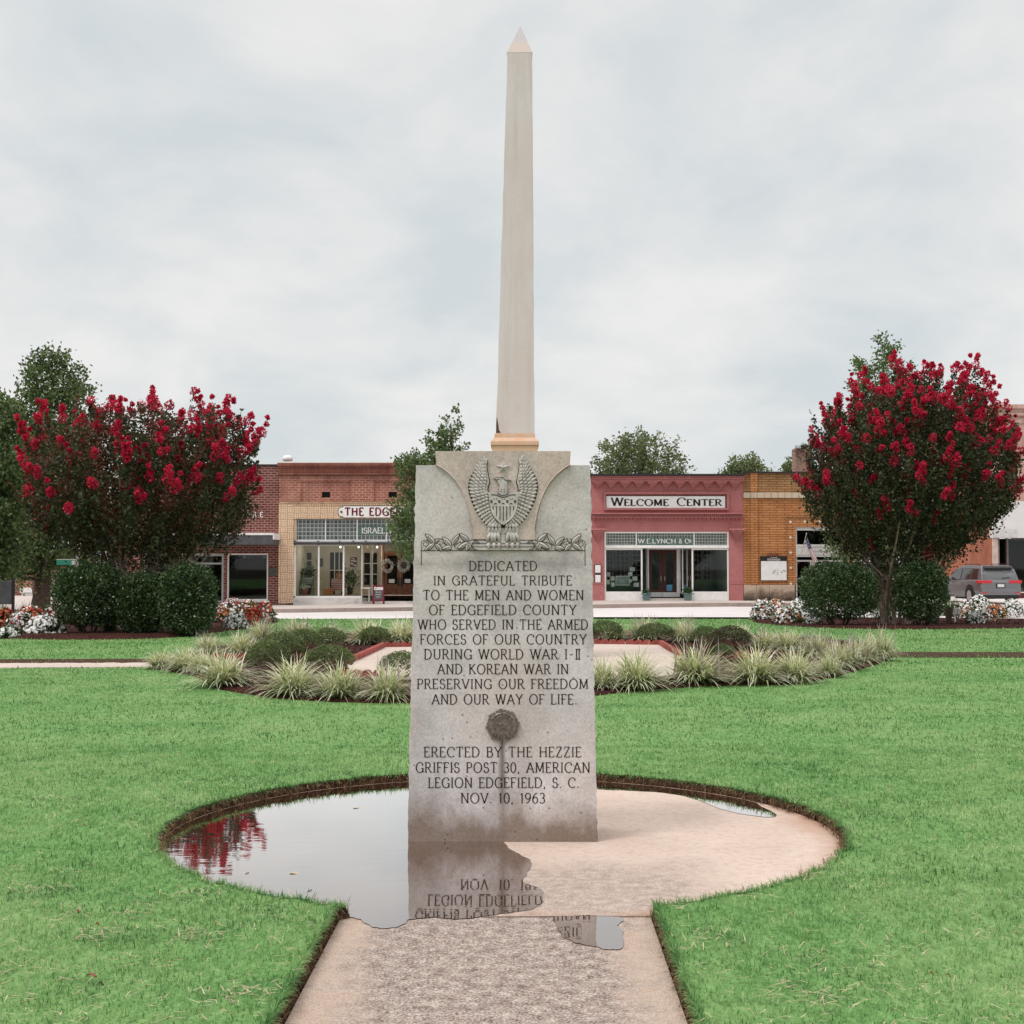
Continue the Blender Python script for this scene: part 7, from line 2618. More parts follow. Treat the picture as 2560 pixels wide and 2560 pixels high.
W_, O_, R_2 = 'white', 'orange', 'red'
for px, py, w_, h_, kinds, lab in [
    (112, 1588, 104, 48, [(W_, 1)], 'white bedding flowers at the front, left of the leftmost holly'),
    (48, 1580, 70, 46, [(W_, 4), (R_2, 1)], 'white bedding flowers with red, second from the left edge'),
    (12, 1576, 66, 52, [(O_, 2), (R_2, 2)], 'orange red bedding flowers at the left edge of the picture'),
    (78, 1562, 80, 46, [(O_, 3), (W_, 1), (R_2, 1)], 'orange bedding flowers behind the white ones, far left'),
    (134, 1564, 66, 46, [(W_, 3), (R_2, 2)], 'white and red bedding flowers touching the leftmost holly'),
    (20, 1596, 60, 26, [(W_, 1)], 'low sparse white flowers at the very front, left edge'),
    (556, 1560, 56, 40, [(O_, 4), (W_, 1)], 'orange and cream flowers beside the rounded holly, left bed'),
    (580, 1545, 70, 48, [(W_, 3), (R_2, 2)], 'white flowers with red behind, in the middle of the right hand cluster, left bed'),
    (588, 1574, 64, 42, [(W_, 1)], 'white bedding flowers at the front of the right hand cluster, left bed'),
    (632, 1566, 56, 44, [(R_2, 3), (O_, 1)], 'deep red bedding flowers in the right hand cluster, left bed'),
    (662, 1556, 56, 50, [(O_, 3), (R_2, 2), (W_, 1)], 'orange red flowers at the right tip of the left bed'),
    (620, 1544, 60, 44, [(W_, 2), (O_, 2)], 'white and orange flowers at the back of the right hand cluster, left bed'),
    (1908, 1552, 66, 52, [(W_, 5), (O_, 1)], 'white bedding flowers at the left tip of the right bed'),
    (1942, 1543, 60, 44, [(O_, 2), (W_, 2)], 'orange and white flowers behind the white ones, right bed'),
    (1962, 1561, 60, 44, [(W_, 5), (O_, 1)], 'white bedding flowers at the front of the right bed, centre of the cluster'),
    (1998, 1545, 66, 46, [(W_, 1)], 'white bedding flowers touching the wide holly, right bed'),
    (1988, 1560, 40, 24, [(O_, 1)], 'small orange flowers at the front, before the wide holly'),
    (2032, 1563, 46, 34, [(W_, 1)], 'small white flower plant in front of the wide holly'),
    (2440, 1562, 50, 32, [(W_, 1)], 'small white flower plant at the front, right of the grey meter box'),
    (2410, 1548, 54, 44, [(W_, 2), (O_, 1)], 'white and orange flowers just behind the grey meter box'),
    (2448, 1540, 68, 50, [(W_, 1)], 'tall white flowers below the rear of the silver car'),
    (2488, 1546, 56, 36, [(O_, 3), (W_, 1)], 'pale orange flowers between white ones, right edge of the right bed'),
    (2530, 1544, 64, 44, [(W_, 1)], 'white flowers at the right edge, below the car'),
    (2466, 1556, 46, 30, [(W_, 2), (O_, 1)], 'low white flowers in front of the pale orange ones, right'),
]:
    mound(px, py, w_, h_, kinds, lab, int(70 + w_ * h_ / 28))


# ---- plain green ornamental grasses
def green_clump(px, py, w_, h_, label, n=260):
    g_ = GL(px, py)
    sw, sh_ = w_ / F * g_.y, h_ / F * g_.y
    a = rng.random(n) * 2 * math.pi
    el = rng.uniform(.5, 1.5, n)
    D = np.stack([np.cos(a) * np.cos(el), np.sin(a) * np.cos(el), np.sin(el)], 1)
    P = np.stack([g_.x + rng.normal(size=n) * sw * .12, g_.y + rng.normal(size=n) * sw * .12, np.full(n, g_.z + .02)], 1)
    o = blades('ornamental_grass', P, unit(D), rng.uniform(.7, 1.25, n) * sh_ * 1.15, .016, rng.uniform(.6, 1.9, n), M['greengrass'], None, 5)
    tag(o, label, 'grass clump', 'green ornamental grasses', 'thing')


green_clump(2210, 1552, 96, 62, 'green arching grass between the two hollies under the right tree')
green_clump(2376, 1542, 96, 52, 'green arching grass right of the narrow holly, in front of the car')
green_clump(2330, 1562, 70, 40, 'thin dry looking grass at the foot of the narrow holly', 120)
green_clump(272, 1582, 60, 70, 'green grass clump between the leftmost and middle hollies', 200)
for k_, px in enumerate((10, 62, 118, 160)):
    green_clump(px, 1546, 70, 36, ['pale green grass behind the orange flowers at the left edge', 'pale green grass behind the flowers, below the white blind window',
                                   'pale green grass behind the flowers at the oak trunk', 'pale green grass tucked against the leftmost holly'][k_], 220)

# ================================================================ CARS
M['silver'] = plain('silver_paint', (0.20, 0.20, 0.21), 0.28, 0.06, 3.0, 0.6, 0.6)
M['maroon'] = plain('maroon_paint', (0.13, 0.012, 0.018), 0.25, 0.1, 3.0, 0.6, 0.2)
M['carglass'] = plain('tinted_glass', (0.016, 0.017, 0.019), 0.06, 0.1, 3.0, 0.9)
M['rearglass'] = plain('rear_glass', (0.11, 0.115, 0.12), 0.05, 0.1, 3.0, 1.0)
M['tyre'] = plain('tyre_rubber', (0.018, 0.017, 0.017), 0.85, 0.2, 20.0, 0.2)
M['trim'] = plain('black_trim', (0.022, 0.021, 0.022), 0.6, 0.2, 20.0, 0.3)
M['tail'] = plain('red_lens', (0.58, 0.022, 0.035), 0.15, 0.15, 12.0, 0.6)
M['chrome'] = plain('bright_trim', (0.62, 0.62, 0.62), 0.2, 0.05, 9.0, 0.6, 0.9)


def suv(loc, paint, label, group=None):
    """rear at -y, nose at +y, left side at -x"""
    root = thing('parked_car', loc, label, 'car', group)
    X, Y, Z = loc
    P = lambda x, y, z: (X + x, Y + y, Z + z)
    # lower body: stations along the length, each a half section mirrored
    st = [(-2.40, .80, .88, .42, .98), (-2.36, .88, .93, .38, 1.06), (-2.1, .93, .955, .34, 1.09), (-1.2, .95, .97, .30, 1.07), (0, .95, .97, .28, 1.04), (1.1, .95, .96, .28, 1.02),
          (1.7, .94, .94, .32, 1.00), (2.15, .90, .90, .36, .96), (2.38, .78, .80, .42, .86)]
    V, Fc = [], []
    prof = lambda s: [(-s[1] * .9, s[3]), (-s[1], s[3] + .12), (-s[2], .62), (-s[2] + .015, .84), (-s[2] + .06, s[4] - .03), (-s[2] + .13, s[4])]
    rows = []
    for s in st:
        h = prof(s)
        full = h + [(-a, b) for a, b in h[::-1]]
        rows.append(len(full))
        V += [P(a, s[0], b) for a, b in full]
    k = rows[0]
    for i in range(len(st) - 1):
        for j in range(k):
            Fc.append((i * k + j, i * k + (j + 1) % k, (i + 1) * k + (j + 1) % k, (i + 1) * k + j))
    Fc += [tuple(range(k))[::-1], tuple((len(st) - 1) * k + j for j in range(k))]
    mb = MB()
    mb.add(V, [f[::-1] for f in Fc])
    # cabin: rings from belt to roof
    ring = []
    for (z, ya, yb, hw, hf) in ((1.03, -2.33, 1.42, .86, .80), (1.30, -2.25, .98, .80, .76), (1.55, -2.13, .52, .735, .70), (1.66, -2.02, .20, .68, .65), (1.71, -1.82, -.10, .58, .56)):
        ring.append([P(-hw, ya, z), P(hw, ya, z), P(hw + .01, ya + .5, z), P(hw, (ya + yb) / 2, z), P(hf, yb, z), P(-hf, yb, z), P(-hw, (ya + yb) / 2, z), P(-hw - .01, ya + .5, z)])
    V = [p for r in ring for p in r]
    Fc = []
    for i in range(len(ring) - 1):
        for j in range(8):
            Fc.append((i * 8 + j, i * 8 + (j + 1) % 8, i * 8 + 8 + (j + 1) % 8, i * 8 + 8 + j))
    Fc.append(tuple((len(ring) - 1) * 8 + j for j in range(8)))
    mb.add(V, Fc)
    body = mb.build('body', paint, root, bevel=.035, seg=2)
    # glass, a few mm proud of the cabin skin
    def skin(side, y, z):
        hw = np.interp(z, [1.03, 1.30, 1.55, 1.66], [.86, .80, .735, .68]) + .014
        return P(side * hw, y, z)
    for sd in (-1, 1):
        for (ya, yb, yt0, yt1) in ((-1.98, -1.30, -1.86, -1.30), (-1.22, -.28, -1.22, -.28), (-.20, 1.02, -.20, .52)):
            mb = MB()
            q = [skin(sd, ya, 1.09), skin(sd, yb, 1.09), skin(sd, (yb + yt1) / 2, 1.32), skin(sd, yt1, 1.55), skin(sd, yt0, 1.55), skin(sd, (ya + yt0) / 2, 1.32)]
            if sd > 0:
                q = q[::-1]
            mb.add(q, [(5, 4, 3, 2, 1, 0)])
            mb.build('side_window', M['carglass'], body)
        mb = MB()
        mb.tube([skin(sd, -1.98, 1.075), skin(sd, 0, 1.075), skin(sd, 1.1, 1.075)], .012, 5)
        mb.tube([skin(sd, -1.9, 1.575), skin(sd, -.6, 1.58), skin(sd, .45, 1.575)], .010, 5)
        mb.build('window_trim', M['chrome'], body)
        mb = MB()
        mb.tube([P(sd * .60, -1.75, 1.73), P(sd * .60, -1.6, 1.755), P(sd * .60, -.3, 1.755), P(sd * .60, -.1, 1.72)], .018, 6)
        mb.build('roof_rail', M['trim'], body)
        mb = MB()
        c = P(sd * 1.03, .92, 1.12)
        mb.box(c[0] - .10, c[0] + .10, c[1] - .05, c[1] + .08, c[2] - .08, c[2] + .08)
        mb.tube([P(sd * .84, .95, 1.06), P(sd * .98, .95, 1.08)], .03, 5)
        mb.build('mirror', M['trim'], body, bevel=.02)
        for yy in (-.55, .45):
            mb = MB()
            mb.box(X + sd * .965 - .02, X + sd * .965 + .02, Y + yy - .10, Y + yy + .08, Z + .90, Z + .935)
            mb.build('door_handle', M['chrome'], body)
        # wheel arches and wheels
        for yy in (-1.42, 1.48):
            mb = MB()
            a_ = [rad(-12 + 204 * q / 14) for q in range(15)]
            oo = [(yy + .47 * math.cos(t), .40 + .47 * math.sin(t)) for t in a_]
            ii = [(yy + .40 * math.cos(t), .40 + .40 * math.sin(t)) for t in a_]
            xo = X + sd * .975
            V = [(xo, Y + a, Z + b) for a, b in oo] + [(xo, Y + a, Z + b) for a, b in ii] + [(X + sd * .93, Y + a, Z + b) for a, b in oo]
            Fq = [(q, q + 1, q + 16, q + 15) for q in range(14)] + [(q, q + 1, q + 31, q + 30) for q in range(14)]
            mb.add(V, Fq)
            mb.add([(X + sd * .9715, Y + a, Z + b) for a, b in ii], [tuple(range(15))])
            mb.build('wheel_arch', M['trim'], body)
            mb = MB()
            xo, xi = sd * .985, sd * .74
            pr = [(.20, xo * 1.0), (.33, xo), (.37, xo - sd * .03), (.375, (xo + xi) / 2), (.37, xi + sd * .03), (.30, xi)]
            mb.lathe([(r, h) for r, h in pr], P(0, yy, .375), 22, 'x')
            wh = mb.build('wheel', M['tyre'], root, smooth=False)
            mb = MB()
            mb.lathe([(.235, xo + sd * .004), (.245, xo + sd * .006), (.225, xo - sd * .02), (.06, xo + sd * .002), (.001, xo + sd * .004)], P(0, yy, .375), 22, 'x')
            for q in range(5):
                t = q * 2 * math.pi / 5
                mb.tube([P(xo + sd * .006, yy + .05 * math.cos(t), .375 + .05 * math.sin(t)), P(xo + sd * .006, yy + .22 * math.cos(t), .375 + .22 * math.sin(t))], .022, 5)
            mb.build('rim', M['alu'], wh)
    # rear: hatch glass, spoiler, lamps, plate, bumper
    ry = lambda z: np.interp(z, [1.03, 1.30, 1.55, 1.66], [-2.33, -2.25, -2.13, -2.02]) - .012
    rp = lambda x, z: P(x, ry(z), z)
    mb = MB()
    mb.add([rp(-.74, 1.12), rp(.74, 1.12), rp(.715, 1.30), rp(.64, 1.53), rp(-.64, 1.53), rp(-.715, 1.30)], [(0, 1, 2, 3, 4, 5)])
    mb.build('rear_window', M['rearglass'], body)
    mb = MB()
    mb.add([P(-.64, -2.30, 1.595), P(.64, -2.30, 1.595), P(.62, -2.0, 1.67), P(-.62, -2.0, 1.67), P(-.64, -2.29, 1.555), P(.64, -2.29, 1.555), P(.62, -2.0, 1.60), P(-.62, -2.0, 1.60)],
           [(0, 1, 2, 3), (7, 6, 5, 4), (0, 4, 5, 1), (1, 5, 6, 2), (3, 7, 4, 0)])
    mb.build('spoiler', M['trim'], body, bevel=.008)
    mb = MB()
    mb.tube([rp(.10, 1.15), (rp(.10, 1.15)[0], rp(.1, 1.15)[1] - .02, rp(.1, 1.15)[2]), (rp(.45, 1.19)[0], rp(.45, 1.19)[1] - .02, rp(.45, 1.19)[2])], .012, 5)
    mb.build('wiper', M['trim'], body)
    for sd in (-1, 1):
        mb = MB()
        xs_ = sorted((sd * .38, sd * .90))
        mb.box(X + xs_[0], X + xs_[1], Y - 2.425, Y - 2.33, Z + .93, Z + 1.055)
        xs_ = sorted((sd * .885, sd * .955))
        mb.box(X + xs_[0], X + xs_[1], Y - 2.395, Y - 2.10, Z + .925, Z + 1.05)
        mb.build('tail_light', M['tail'], body, bevel=.015)
        mb = MB()
        xs_ = sorted((sd * .62, sd * .84))
        mb.box(X + xs_[0], X + xs_[1], Y - 2.475, Y - 2.44, Z + .50, Z + .545)
        mb.build('reflector', M['tail'], body)
    mb = MB()
    mb.add([P(-.86, -2.47, .56), P(.86, -2.47, .56), P(.93, -2.36, .56), P(-.93, -2.36, .56), P(-.86, -2.47, .70), P(.86, -2.47, .70), P(.92, -2.36, .72), P(-.92, -2.36, .72),
            P(-.84, -2.42, .42), P(.84, -2.42, .42), P(.90, -2.3, .42), P(-.90, -2.3, .42)],
           [(0, 1, 5, 4), (4, 5, 6, 7), (1, 2, 6, 5), (3, 0, 4, 7), (8, 9, 1, 0), (9, 10, 2, 1), (11, 8, 0, 3)])
    mb.build('bumper', paint, body, bevel=.02)
    mb = MB()
    mb.box(X - .80, X + .80, Y - 2.40, Y - 2.25, Z + .26, Z + .419)
    mb.build('lower_valance', M['trim'], body, bevel=.02)
    mb = MB()
    mb.box(X - .20, X + .20, Y - 2.425, Y - 2.39, Z + .74, Z + .92)
    pb = mb.build('plate_recess', M['trim'], body)
    mb = MB()
    mb.box(X - .15, X + .15, Y - 2.432, Y - 2.426, Z + .765, Z + .895)
    mb.build('number_plate', M['paper'], pb)
    mb = MB()
    mb.box(X - .60, X + .60, Y - .5, Y + 1.0, Z + .2, Z + .29)
    mb.box(X - .85, X + .85, Y - 1.45, Y - 1.39, Z + .33, Z + .40)
    mb.build('underside', M['trim'], body)
    mb = MB()
    mb.add([P(-.78, .95 + .12, 1.27), P(.78, .95 + .12, 1.27), P(.70, .56, 1.54), P(-.70, .56, 1.54)], [(0, 1, 2, 3)])
    mb.build('windscreen', M['carglass'], body)
    for sd in (-1, 1):
        mb = MB()
        xs_ = sorted((sd * .50, sd * .85))
        mb.box(X + xs_[0], X + xs_[1], Y + 2.25, Y + 2.375, Z + .70, Z + .84)
        mb.build('headlight', M['chrome'], body, bevel=.02)
    return root


suv((FX(2490, 57), 57 + 2.4, -.33), M['silver'], 'silver grey sport utility car parked at the right edge, seen from behind').rotation_euler[2] = rad(4)
suv((FX(2180, 50.2), 50.2 + 0.2, -.26), M['maroon'], 'dark red car mostly hidden behind the right tree and hollies')

# ================================================================ SMALL THINGS
# planters at the pink building's door
tp = None
for k, (px, lab) in enumerate(((1616, 'teal planter left of the pink building door'), (1718.5, 'teal planter right of the pink building door, with taller plant'))):
    yy = YF - .25
    x = FX(px, yy)
    zb_, zt_ = FZ(1501.5, yy), FZ(1483, yy)
    r = thing('planter', (x, yy, zb_), lab, 'planter', 'planters at the pink shop')
    mb = MB()
    mb.frustum((x, yy), .12, .12, zb_, .155, .155, zt_ - .05)
    mb.frustum((x, yy), .175, .175, zt_ - .05, .175, .175, zt_)
    mb.build('pot', M['teal'], r, bevel=.008)
    n = 120 + 160 * k
    P_ = np.array([x, yy, zt_]) + rng.normal(size=(n, 3)) * np.array([.10, .10, .04 + .03 * k]) + np.array([0, 0, .04 + .04 * k])
    leaves('plant', P_, rdirs(n, .5), .08, .035, M['leafg'], r)

# chalk board in front of the tan shop
yy = YF - .6
r = thing('chalk_board', (FX(947, yy), yy, FZ(1510, yy)), 'red framed chalk board standing by the brown doors', 'sign board')
x0, x1, z0, z1 = FX(933, yy), FX(961.5, yy), FZ(1510, yy), FZ(1463, yy)
lean_ = .16
for nm, sg in (('front_frame', -1), ('back_frame', 1)):
    mb = MB()
    for (a, b, c, d) in ((x0, x0 + .05, z0, z1), (x1 - .05, x1, z0, z1), (x0 + .05, x1 - .05, z1 - .05, z1), (x0 + .05, x1 - .05, z0 + .14, z0 + .19)):
        V = []
        for yo in (-.015, .015):
            for (xx, zz_) in ((a, c), (b, c), (b, d), (a, d)):
                V.append((xx, yy + sg * lean_ * (1 - (zz_ - z0) / (z1 - z0)) + yo + sg * .018, zz_))
        mb.add(V, [(0, 1, 2, 3), (7, 6, 5, 4), (0, 4, 5, 1), (1, 5, 6, 2), (2, 6, 7, 3), (3, 7, 4, 0)])
    fr_ = mb.build(nm, M['signred'], r)
    if sg < 0:
        mb = MB()
        sl = lambda zz_: yy - lean_ * (1 - (zz_ - z0) / (z1 - z0)) - .02
        a, b = z0 + .19, z1 - .05
        mb.quad((x0 + .05, sl(a), a), (x1 - .05, sl(a), a), (x1 - .05, sl(b), b), (x0 + .05, sl(b), b))
        bd = mb.build('slate', M['charcoal'], fr_)
        mb = MB()
        pt = lambda u, v, d=0: (FX(u, yy), sl(FZ(v, yy)) - d, FZ(v, yy))
        text(mb, 'CLOSED', 936.6, 957.6, 1474.5, 1468, pt, thick=.30, thin=.22, serif=0, gap=.2, depth=.006)
        for q, (a_, b_) in enumerate(((941, 953), (940, 954), (943, 951))):
            vv = 1480 + q * 6
            ribbon(mb, [(a_ + (b_ - a_) * i / 8, vv + (1.1 if i % 2 else -.8)) for i in range(9)], lambda dx, dy: .8, pt, 0, .006)
        mb.build('chalk_writing', M['letter_white'], bd)

# white bench beside the chalk board
yy = YF - .2
r = thing('bench', (FX(918, yy), yy, FZ(1503, yy)), 'small pale bench between shop window and chalk board', 'bench')
mb = MB()
mb.box(FX(904, yy), FX(927, yy), yy - .18, yy + .18, FZ(1472, yy), FZ(1469, yy))
mb.build('seat', M['offwhite'], r, bevel=.006)
for px in (906, 924):
    mb = MB()
    mb.box(FX(px - 1, yy), FX(px + 1, yy), yy - .15, yy + .15, FZ(1504, yy), FZ(1472.2, yy))
    mb.build('leg', M['offwhite'], r)

# wreaths on the brown doors
yd = YF + 1.68
for k, (px, py, lab) in enumerate(((969, 1415, 'white wreath hung on the left brown door'), (1010, 1413, 'white wreath hung on the right brown door'))):
    cx, cz = FX(px, yd), FZ(py, yd)
    n = 420
    a = rng.random(n) * 6.283
    ph = rng.random(n) * 6.283
    rr = .055 * np.sqrt(rng.random(n))
    R0 = .20
    P_ = np.stack([cx + (R0 + rr * np.cos(ph)) * np.cos(a), yd - .05 + rr * np.sin(ph), cz + (R0 + rr * np.cos(ph)) * np.sin(a) * 1.15], 1)
    o = leaves('wreath', P_, rdirs(n), .07, .035, leaf_mat('wreath', (.55, .52, .49), (.78, .76, .73), (.88, .86, .84), .1), None)
    tag(o, lab, 'wreath', 'wreaths on the brown doors')

# inside the tan shop
yy = YF + 1.2
zf = fz(1489) + .01
r = thing('garden_bench', (FX(760, yy), yy, zf), 'teal metal bench with striped cushions inside the tan shop window', 'bench')
tm = plain('teal_metal', (.05, .20, .17), .5, .2)
bx0, bx1 = FX(752, yy), FX(783, yy)
mb = MB()
mb.box(bx0, bx1, yy - .2, yy + .2, zf + .38, zf + .41)
mb.build('seat', tm, r)
mb = MB()
for q in range(9):
    x = bx0 + (bx1 - bx0) * q / 8
    mb.tube([(x, yy + .2, zf + .41), (x, yy + .26, zf + .78)], .012, 5)
mb.tube([(bx0, yy + .26, zf + .78), (bx1, yy + .26, zf + .78)], .018, 6)
mb.build('backrest', tm, r)
for x in (bx0, bx1):
    mb = MB()
    mb.tube([(x, yy - .2, zf), (x, yy - .2, zf + .58), (x, yy + .2, zf + .62), (x, yy + .2, zf)], .018, 6)
    mb.build('leg', tm, r)
for q, px in enumerate((763, 774)):
    mb = MB()
    c = (FX(px, yy), yy + .08, zf + .57)
    mb.box(c[0] - .14, c[0] + .14, c[1] - .06, c[1] + .06, c[2] - .15, c[2] + .15)
    o = mb.build('cushion', brick_mat('striped_cloth%d' % q, (.04, .05, .06), (.05, .05, .07), (.60, .58, .55), 5.0, .07, msize=.025), None, bevel=.05, seg=3)
    tag(o, ['striped cushion at the left on the teal bench', 'striped cushion at the right on the teal bench'][q], 'cushion', 'cushions on the teal bench')
for (px, zoff, sz, lab) in ((772, .85, .30, 'leafy green plant behind the teal bench'), (876, .45, .32, 'dark leafy plant right of the red striped table')):
    x = FX(px, yy + .5)
    r = thing('potted_plant', (x, yy + .5, zf), lab, 'potted plant', 'plants in the tan shop')
    mb = MB()
    mb.lathe([(.10, 0), (.14, .30), (.15, .30), (.12, .27), (.001, .27)], (x, yy + .5, zf), 12)
    mb.build('pot', M['charcoal'], r)
    n = 420
    P_ = np.array([x, yy + .5, zf + .42 + zoff * .5]) + rng.normal(size=(n, 3)) * np.array([sz * .55, .15, .20])
    leaves('plant', P_, rdirs(n, .4), .12, .05, M['leafg'], r)
tx = (FX(833, yy), FX(859, yy))
r = thing('display_table', ((tx[0] + tx[1]) / 2, yy, zf), 'small table under a red and white striped cloth in the shop window', 'table')
mb = MB()
mb.box(tx[0], tx[1], yy - .25, yy + .25, zf + .62, zf + .66)
mb.build('top', M['brown_wood'], r)
for sx in tx:
    for sy in (-.2, .2):
        mb = MB()
        xx = sx + (.04 if sx == tx[0] else -.04)
        mb.box(xx - .025, xx + .025, yy + sy - .025, yy + sy + .025, zf, zf + .62)
        mb.build('leg', M['brown_wood'], r)
mb = MB()
mb.box(tx[0] - .02, tx[1] + .02, yy - .28, yy + .28, zf + .665, zf + .675)
mb.box(tx[0] - .03, tx[1] + .03, yy - .295, yy - .281, zf + .16, zf + .67)
tag(mb.build('tablecloth', brick_mat('red_striped_cloth', (.48, .03, .05), (.52, .04, .06), (.66, .55, .53), 9.0, .085, msize=.028), None),
    'red and white striped cloth over the shop window table', 'tablecloth')
for q, (px, lab) in enumerate(((843, 'orange bottle at the left on the striped cloth'), (853, 'orange bottle at the right on the striped cloth'))):
    mb = MB()
    mb.lathe([(.035, 0), (.037, .16), (.014, .22), (.014, .27), (.001, .27)], (FX(px, yy), yy, zf + .68), 10)
    tag(mb.build('bottle', M['orange'], None), lab, 'bottle', 'bottles on the striped cloth')
r = thing('flower_pot', (FX(763, YF + .5), YF + .5, zf), 'terracotta pot of white flowers at the shop window, left', 'flower pot')
mb = MB()
x = FX(763, YF + .5)
mb.lathe([(.09, 0), (.12, .22), (.13, .22), (.13, .26), (.001, .25)], (x, YF + .5, zf), 12)
mb.build('pot', plain('terracotta', (.36, .13, .08), .8, .2), r)
n = 90
leaves('flowers', np.array([x, YF + .5, zf + .32]) + rng.normal(size=(n, 3)) * np.array([.08, .06, .05]), rdirs(n), .06, .045, M['petal_white'], r)
mb = MB()
xa, xb_ = FX(811, YF + .6), FX(832, YF + .6)
for q in range(3):
    mb.box(xa, xb_, YF + .45, YF + .47, zf + .01 + q * .09, zf + .085 + q * .09)
    mb.box(xa, xb_, YF + .75, YF + .77, zf + .01 + q * .09, zf + .085 + q * .09)
mb.box(xa, xa + .02, YF + .47, YF + .75, zf, zf + .27)
mb.box(xb_ - .02, xb_, YF + .47, YF + .75, zf, zf + .27)
mb.box(xa + .02, xb_ - .02, YF + .47, YF + .75, zf + .01, zf + .03)
tag(mb.build('crate', M['orange']), 'orange slatted crate on the shop window floor', 'crate')
mb = MB()
yi = YF + 3.15
mb.box(FX(876, yi), FX(893, yi), yi - .03, yi, FZ(1417, yi), FZ(1393, yi))
r = tag(mb.build('wall_picture', M['signred']), 'dark red and white picture on the cream wall inside the tan shop', 'picture')
mb = MB()
for (a, b, c, d) in ((878, 892, 1400, 1403), (877, 884, 1406, 1410), (885, 893, 1411, 1414), (879, 888, 1395, 1397)):
    mb.quad((FX(a, yi), yi - .034, FZ(d, yi)), (FX(b, yi), yi - .034, FZ(d + 2, yi)), (FX(b, yi), yi - .034, FZ(c + 2, yi)), (FX(a, yi), yi - .034, FZ(c, yi)))
mb.build('white_patch', M['letter_white'], r)
mb = MB()
mb.box(FX(795, yi), FX(808, yi), yi - .03, yi, FZ(1416, yi), FZ(1396, yi))
tag(mb.build('wall_picture', M['charcoal']), 'small dark picture on the cream wall near the inner door', 'picture')
# the three lit spot lamps under the shop ceiling
for px in (800, 875, 935):
    ld = bpy.data.lights.new('spot_lamp_light', 'POINT')
    ld.energy = 9
    ld.color = (1, .88, .72)
    ld.shadow_soft_size = .12
    lo = bpy.data.objects.new('spot_lamp_light', ld)
    col.objects.link(lo)
    lo.location = (FX(px, YF + 1.2), YF + 1.2, fz(1366) - .25)

# flags on the yellow building
def flag(px0, py0, px1, py1, kind, label):
    y0 = YF - .05
    y1 = YF - .75
    a = Vector((FX(px0, y0), y0, FZ(py0, y0)))
    b = Vector((FX(px1, y1), y1, FZ(py1, y1)))
    r = thing('flag', a, label, 'flag', 'flags on the yellow building')
    mb = MB()
    mb.tube([a, b], .016, 6)
    mb.lathe([(.001, -.03), (.03, 0), (.001, .04)], tuple(b), 8)
    mb.build('pole', M['offwhite'], r)
    nu, nv = 26, 20
    V, Fc, mi = [], [], []
    d = (a - b)
    for i in range(nu + 1):
        u = i / nu
        for j in range(nv + 1):
            v = j / nv
            base = b + d * (.03 + .40 * v)                  # hoist along the pole
            p = base + Vector((.44 * u * (1 - .25 * v) + .05 * v, .0, -1.08 * u - .06 * math.sin(u * 3 + v * 4)))
            p.y += .07 * math.sin(v * 9 + u * 3.0) * (.3 + u)
            p.x += .04 * math.sin(v * 7 + u * 2)
            V.append(tuple(p))
    for i in range(nu):
        for j in range(nv):
            Fc.append((i * (nv + 1) + j, i * (nv + 1) + j + 1, (i + 1) * (nv + 1) + j + 1, (i + 1) * (nv + 1) + j))
            if kind == 'us':
                if i < nu * .42 and j < nv * .54:
                    mi.append(2 if not (i % 3 == 1 and j % 3 == 1) else 1)
                else:
                    mi.append(0 if int(j / nv * 13) % 2 == 0 else 1)
            else:
                mi.append(2 if i < nu * .62 else 1)
    link_mesh('cloth', np.array(V), Fc, [plain('flag_red', (.26, .02, .035), .8, .15), plain('flag_white', (.66, .63, .62), .8, .08), plain('flag_blue', (.035, .045, .11), .8, .15)], r,
              True, mi=mi)


flag(2002, 1390, 2016, 1334, 'us', 'striped national flag hanging on a tilted pole at the entrance')
flag(2088, 1392, 2102, 1360, 'sc', 'navy and white flag half hidden by the right tree')

# street furniture on the left
yy = 37.0
r = thing('street_sign', (FX(194, yy), yy, lawn_z(yy)), 'green street name sign on a grey post above the leftmost holly', 'street sign')
mb = MB()
mb.tube([(FX(194, yy), yy, lawn_z(yy) - .1), (FX(194, yy), yy, FZ(1385, yy))], .035, 8)
mb.build('post', M['alu'], r)
mb = MB()
mb.box(FX(143, yy), FX(180, yy), yy - .015, yy + .015, FZ(1412, yy), FZ(1400, yy))
bl = mb.build('name_blade', plain('sign_green', (.03, .25, .17), .5, .1), r)
mb = MB()
mb.box(FX(180.2, yy), FX(194, yy), yy - .012, yy + .012, FZ(1412, yy), FZ(1401, yy))
mb.box(FX(143, yy), FX(192, yy), yy - .02, yy + .02, FZ(1399.8, yy), FZ(1398, yy))
mb.build('bracket', M['offwhite'], bl)
yy = 46.0
r = thing('shop_banner', (FX(252, yy), yy, -.3), 'blue and white shop banner on a pole between the myrtle stems', 'banner')
mb = MB()
mb.tube([(FX(229, yy), yy, -.4), (FX(229, yy), yy, FZ(1320, yy))], .04, 8)
mb.build('pole', M['alu'], r)
mb = MB()
mb.box(FX(231, yy), FX(270, yy), yy - .02, yy + .02, FZ(1424, yy), FZ(1375, yy))
pn = mb.build('panel', M['white'], r)
mb = MB()
for (a, b, c, d) in ((232, 240, 1380, 1396), (233, 241, 1400, 1416), (241.5, 246, 1376, 1386), (236, 240, 1418, 1423)):
    mb.box(FX(a, yy), FX(b, yy), yy - .026, yy - .021, FZ(d, yy), FZ(c, yy))
mb.build('blue_mark', plain('banner_blue', (.035, .17, .42), .5, .1), pn)
mb = MB()
ptb = lambda u, v, d=0: (FX(u, yy), yy - .022 - d, FZ(v, yy))
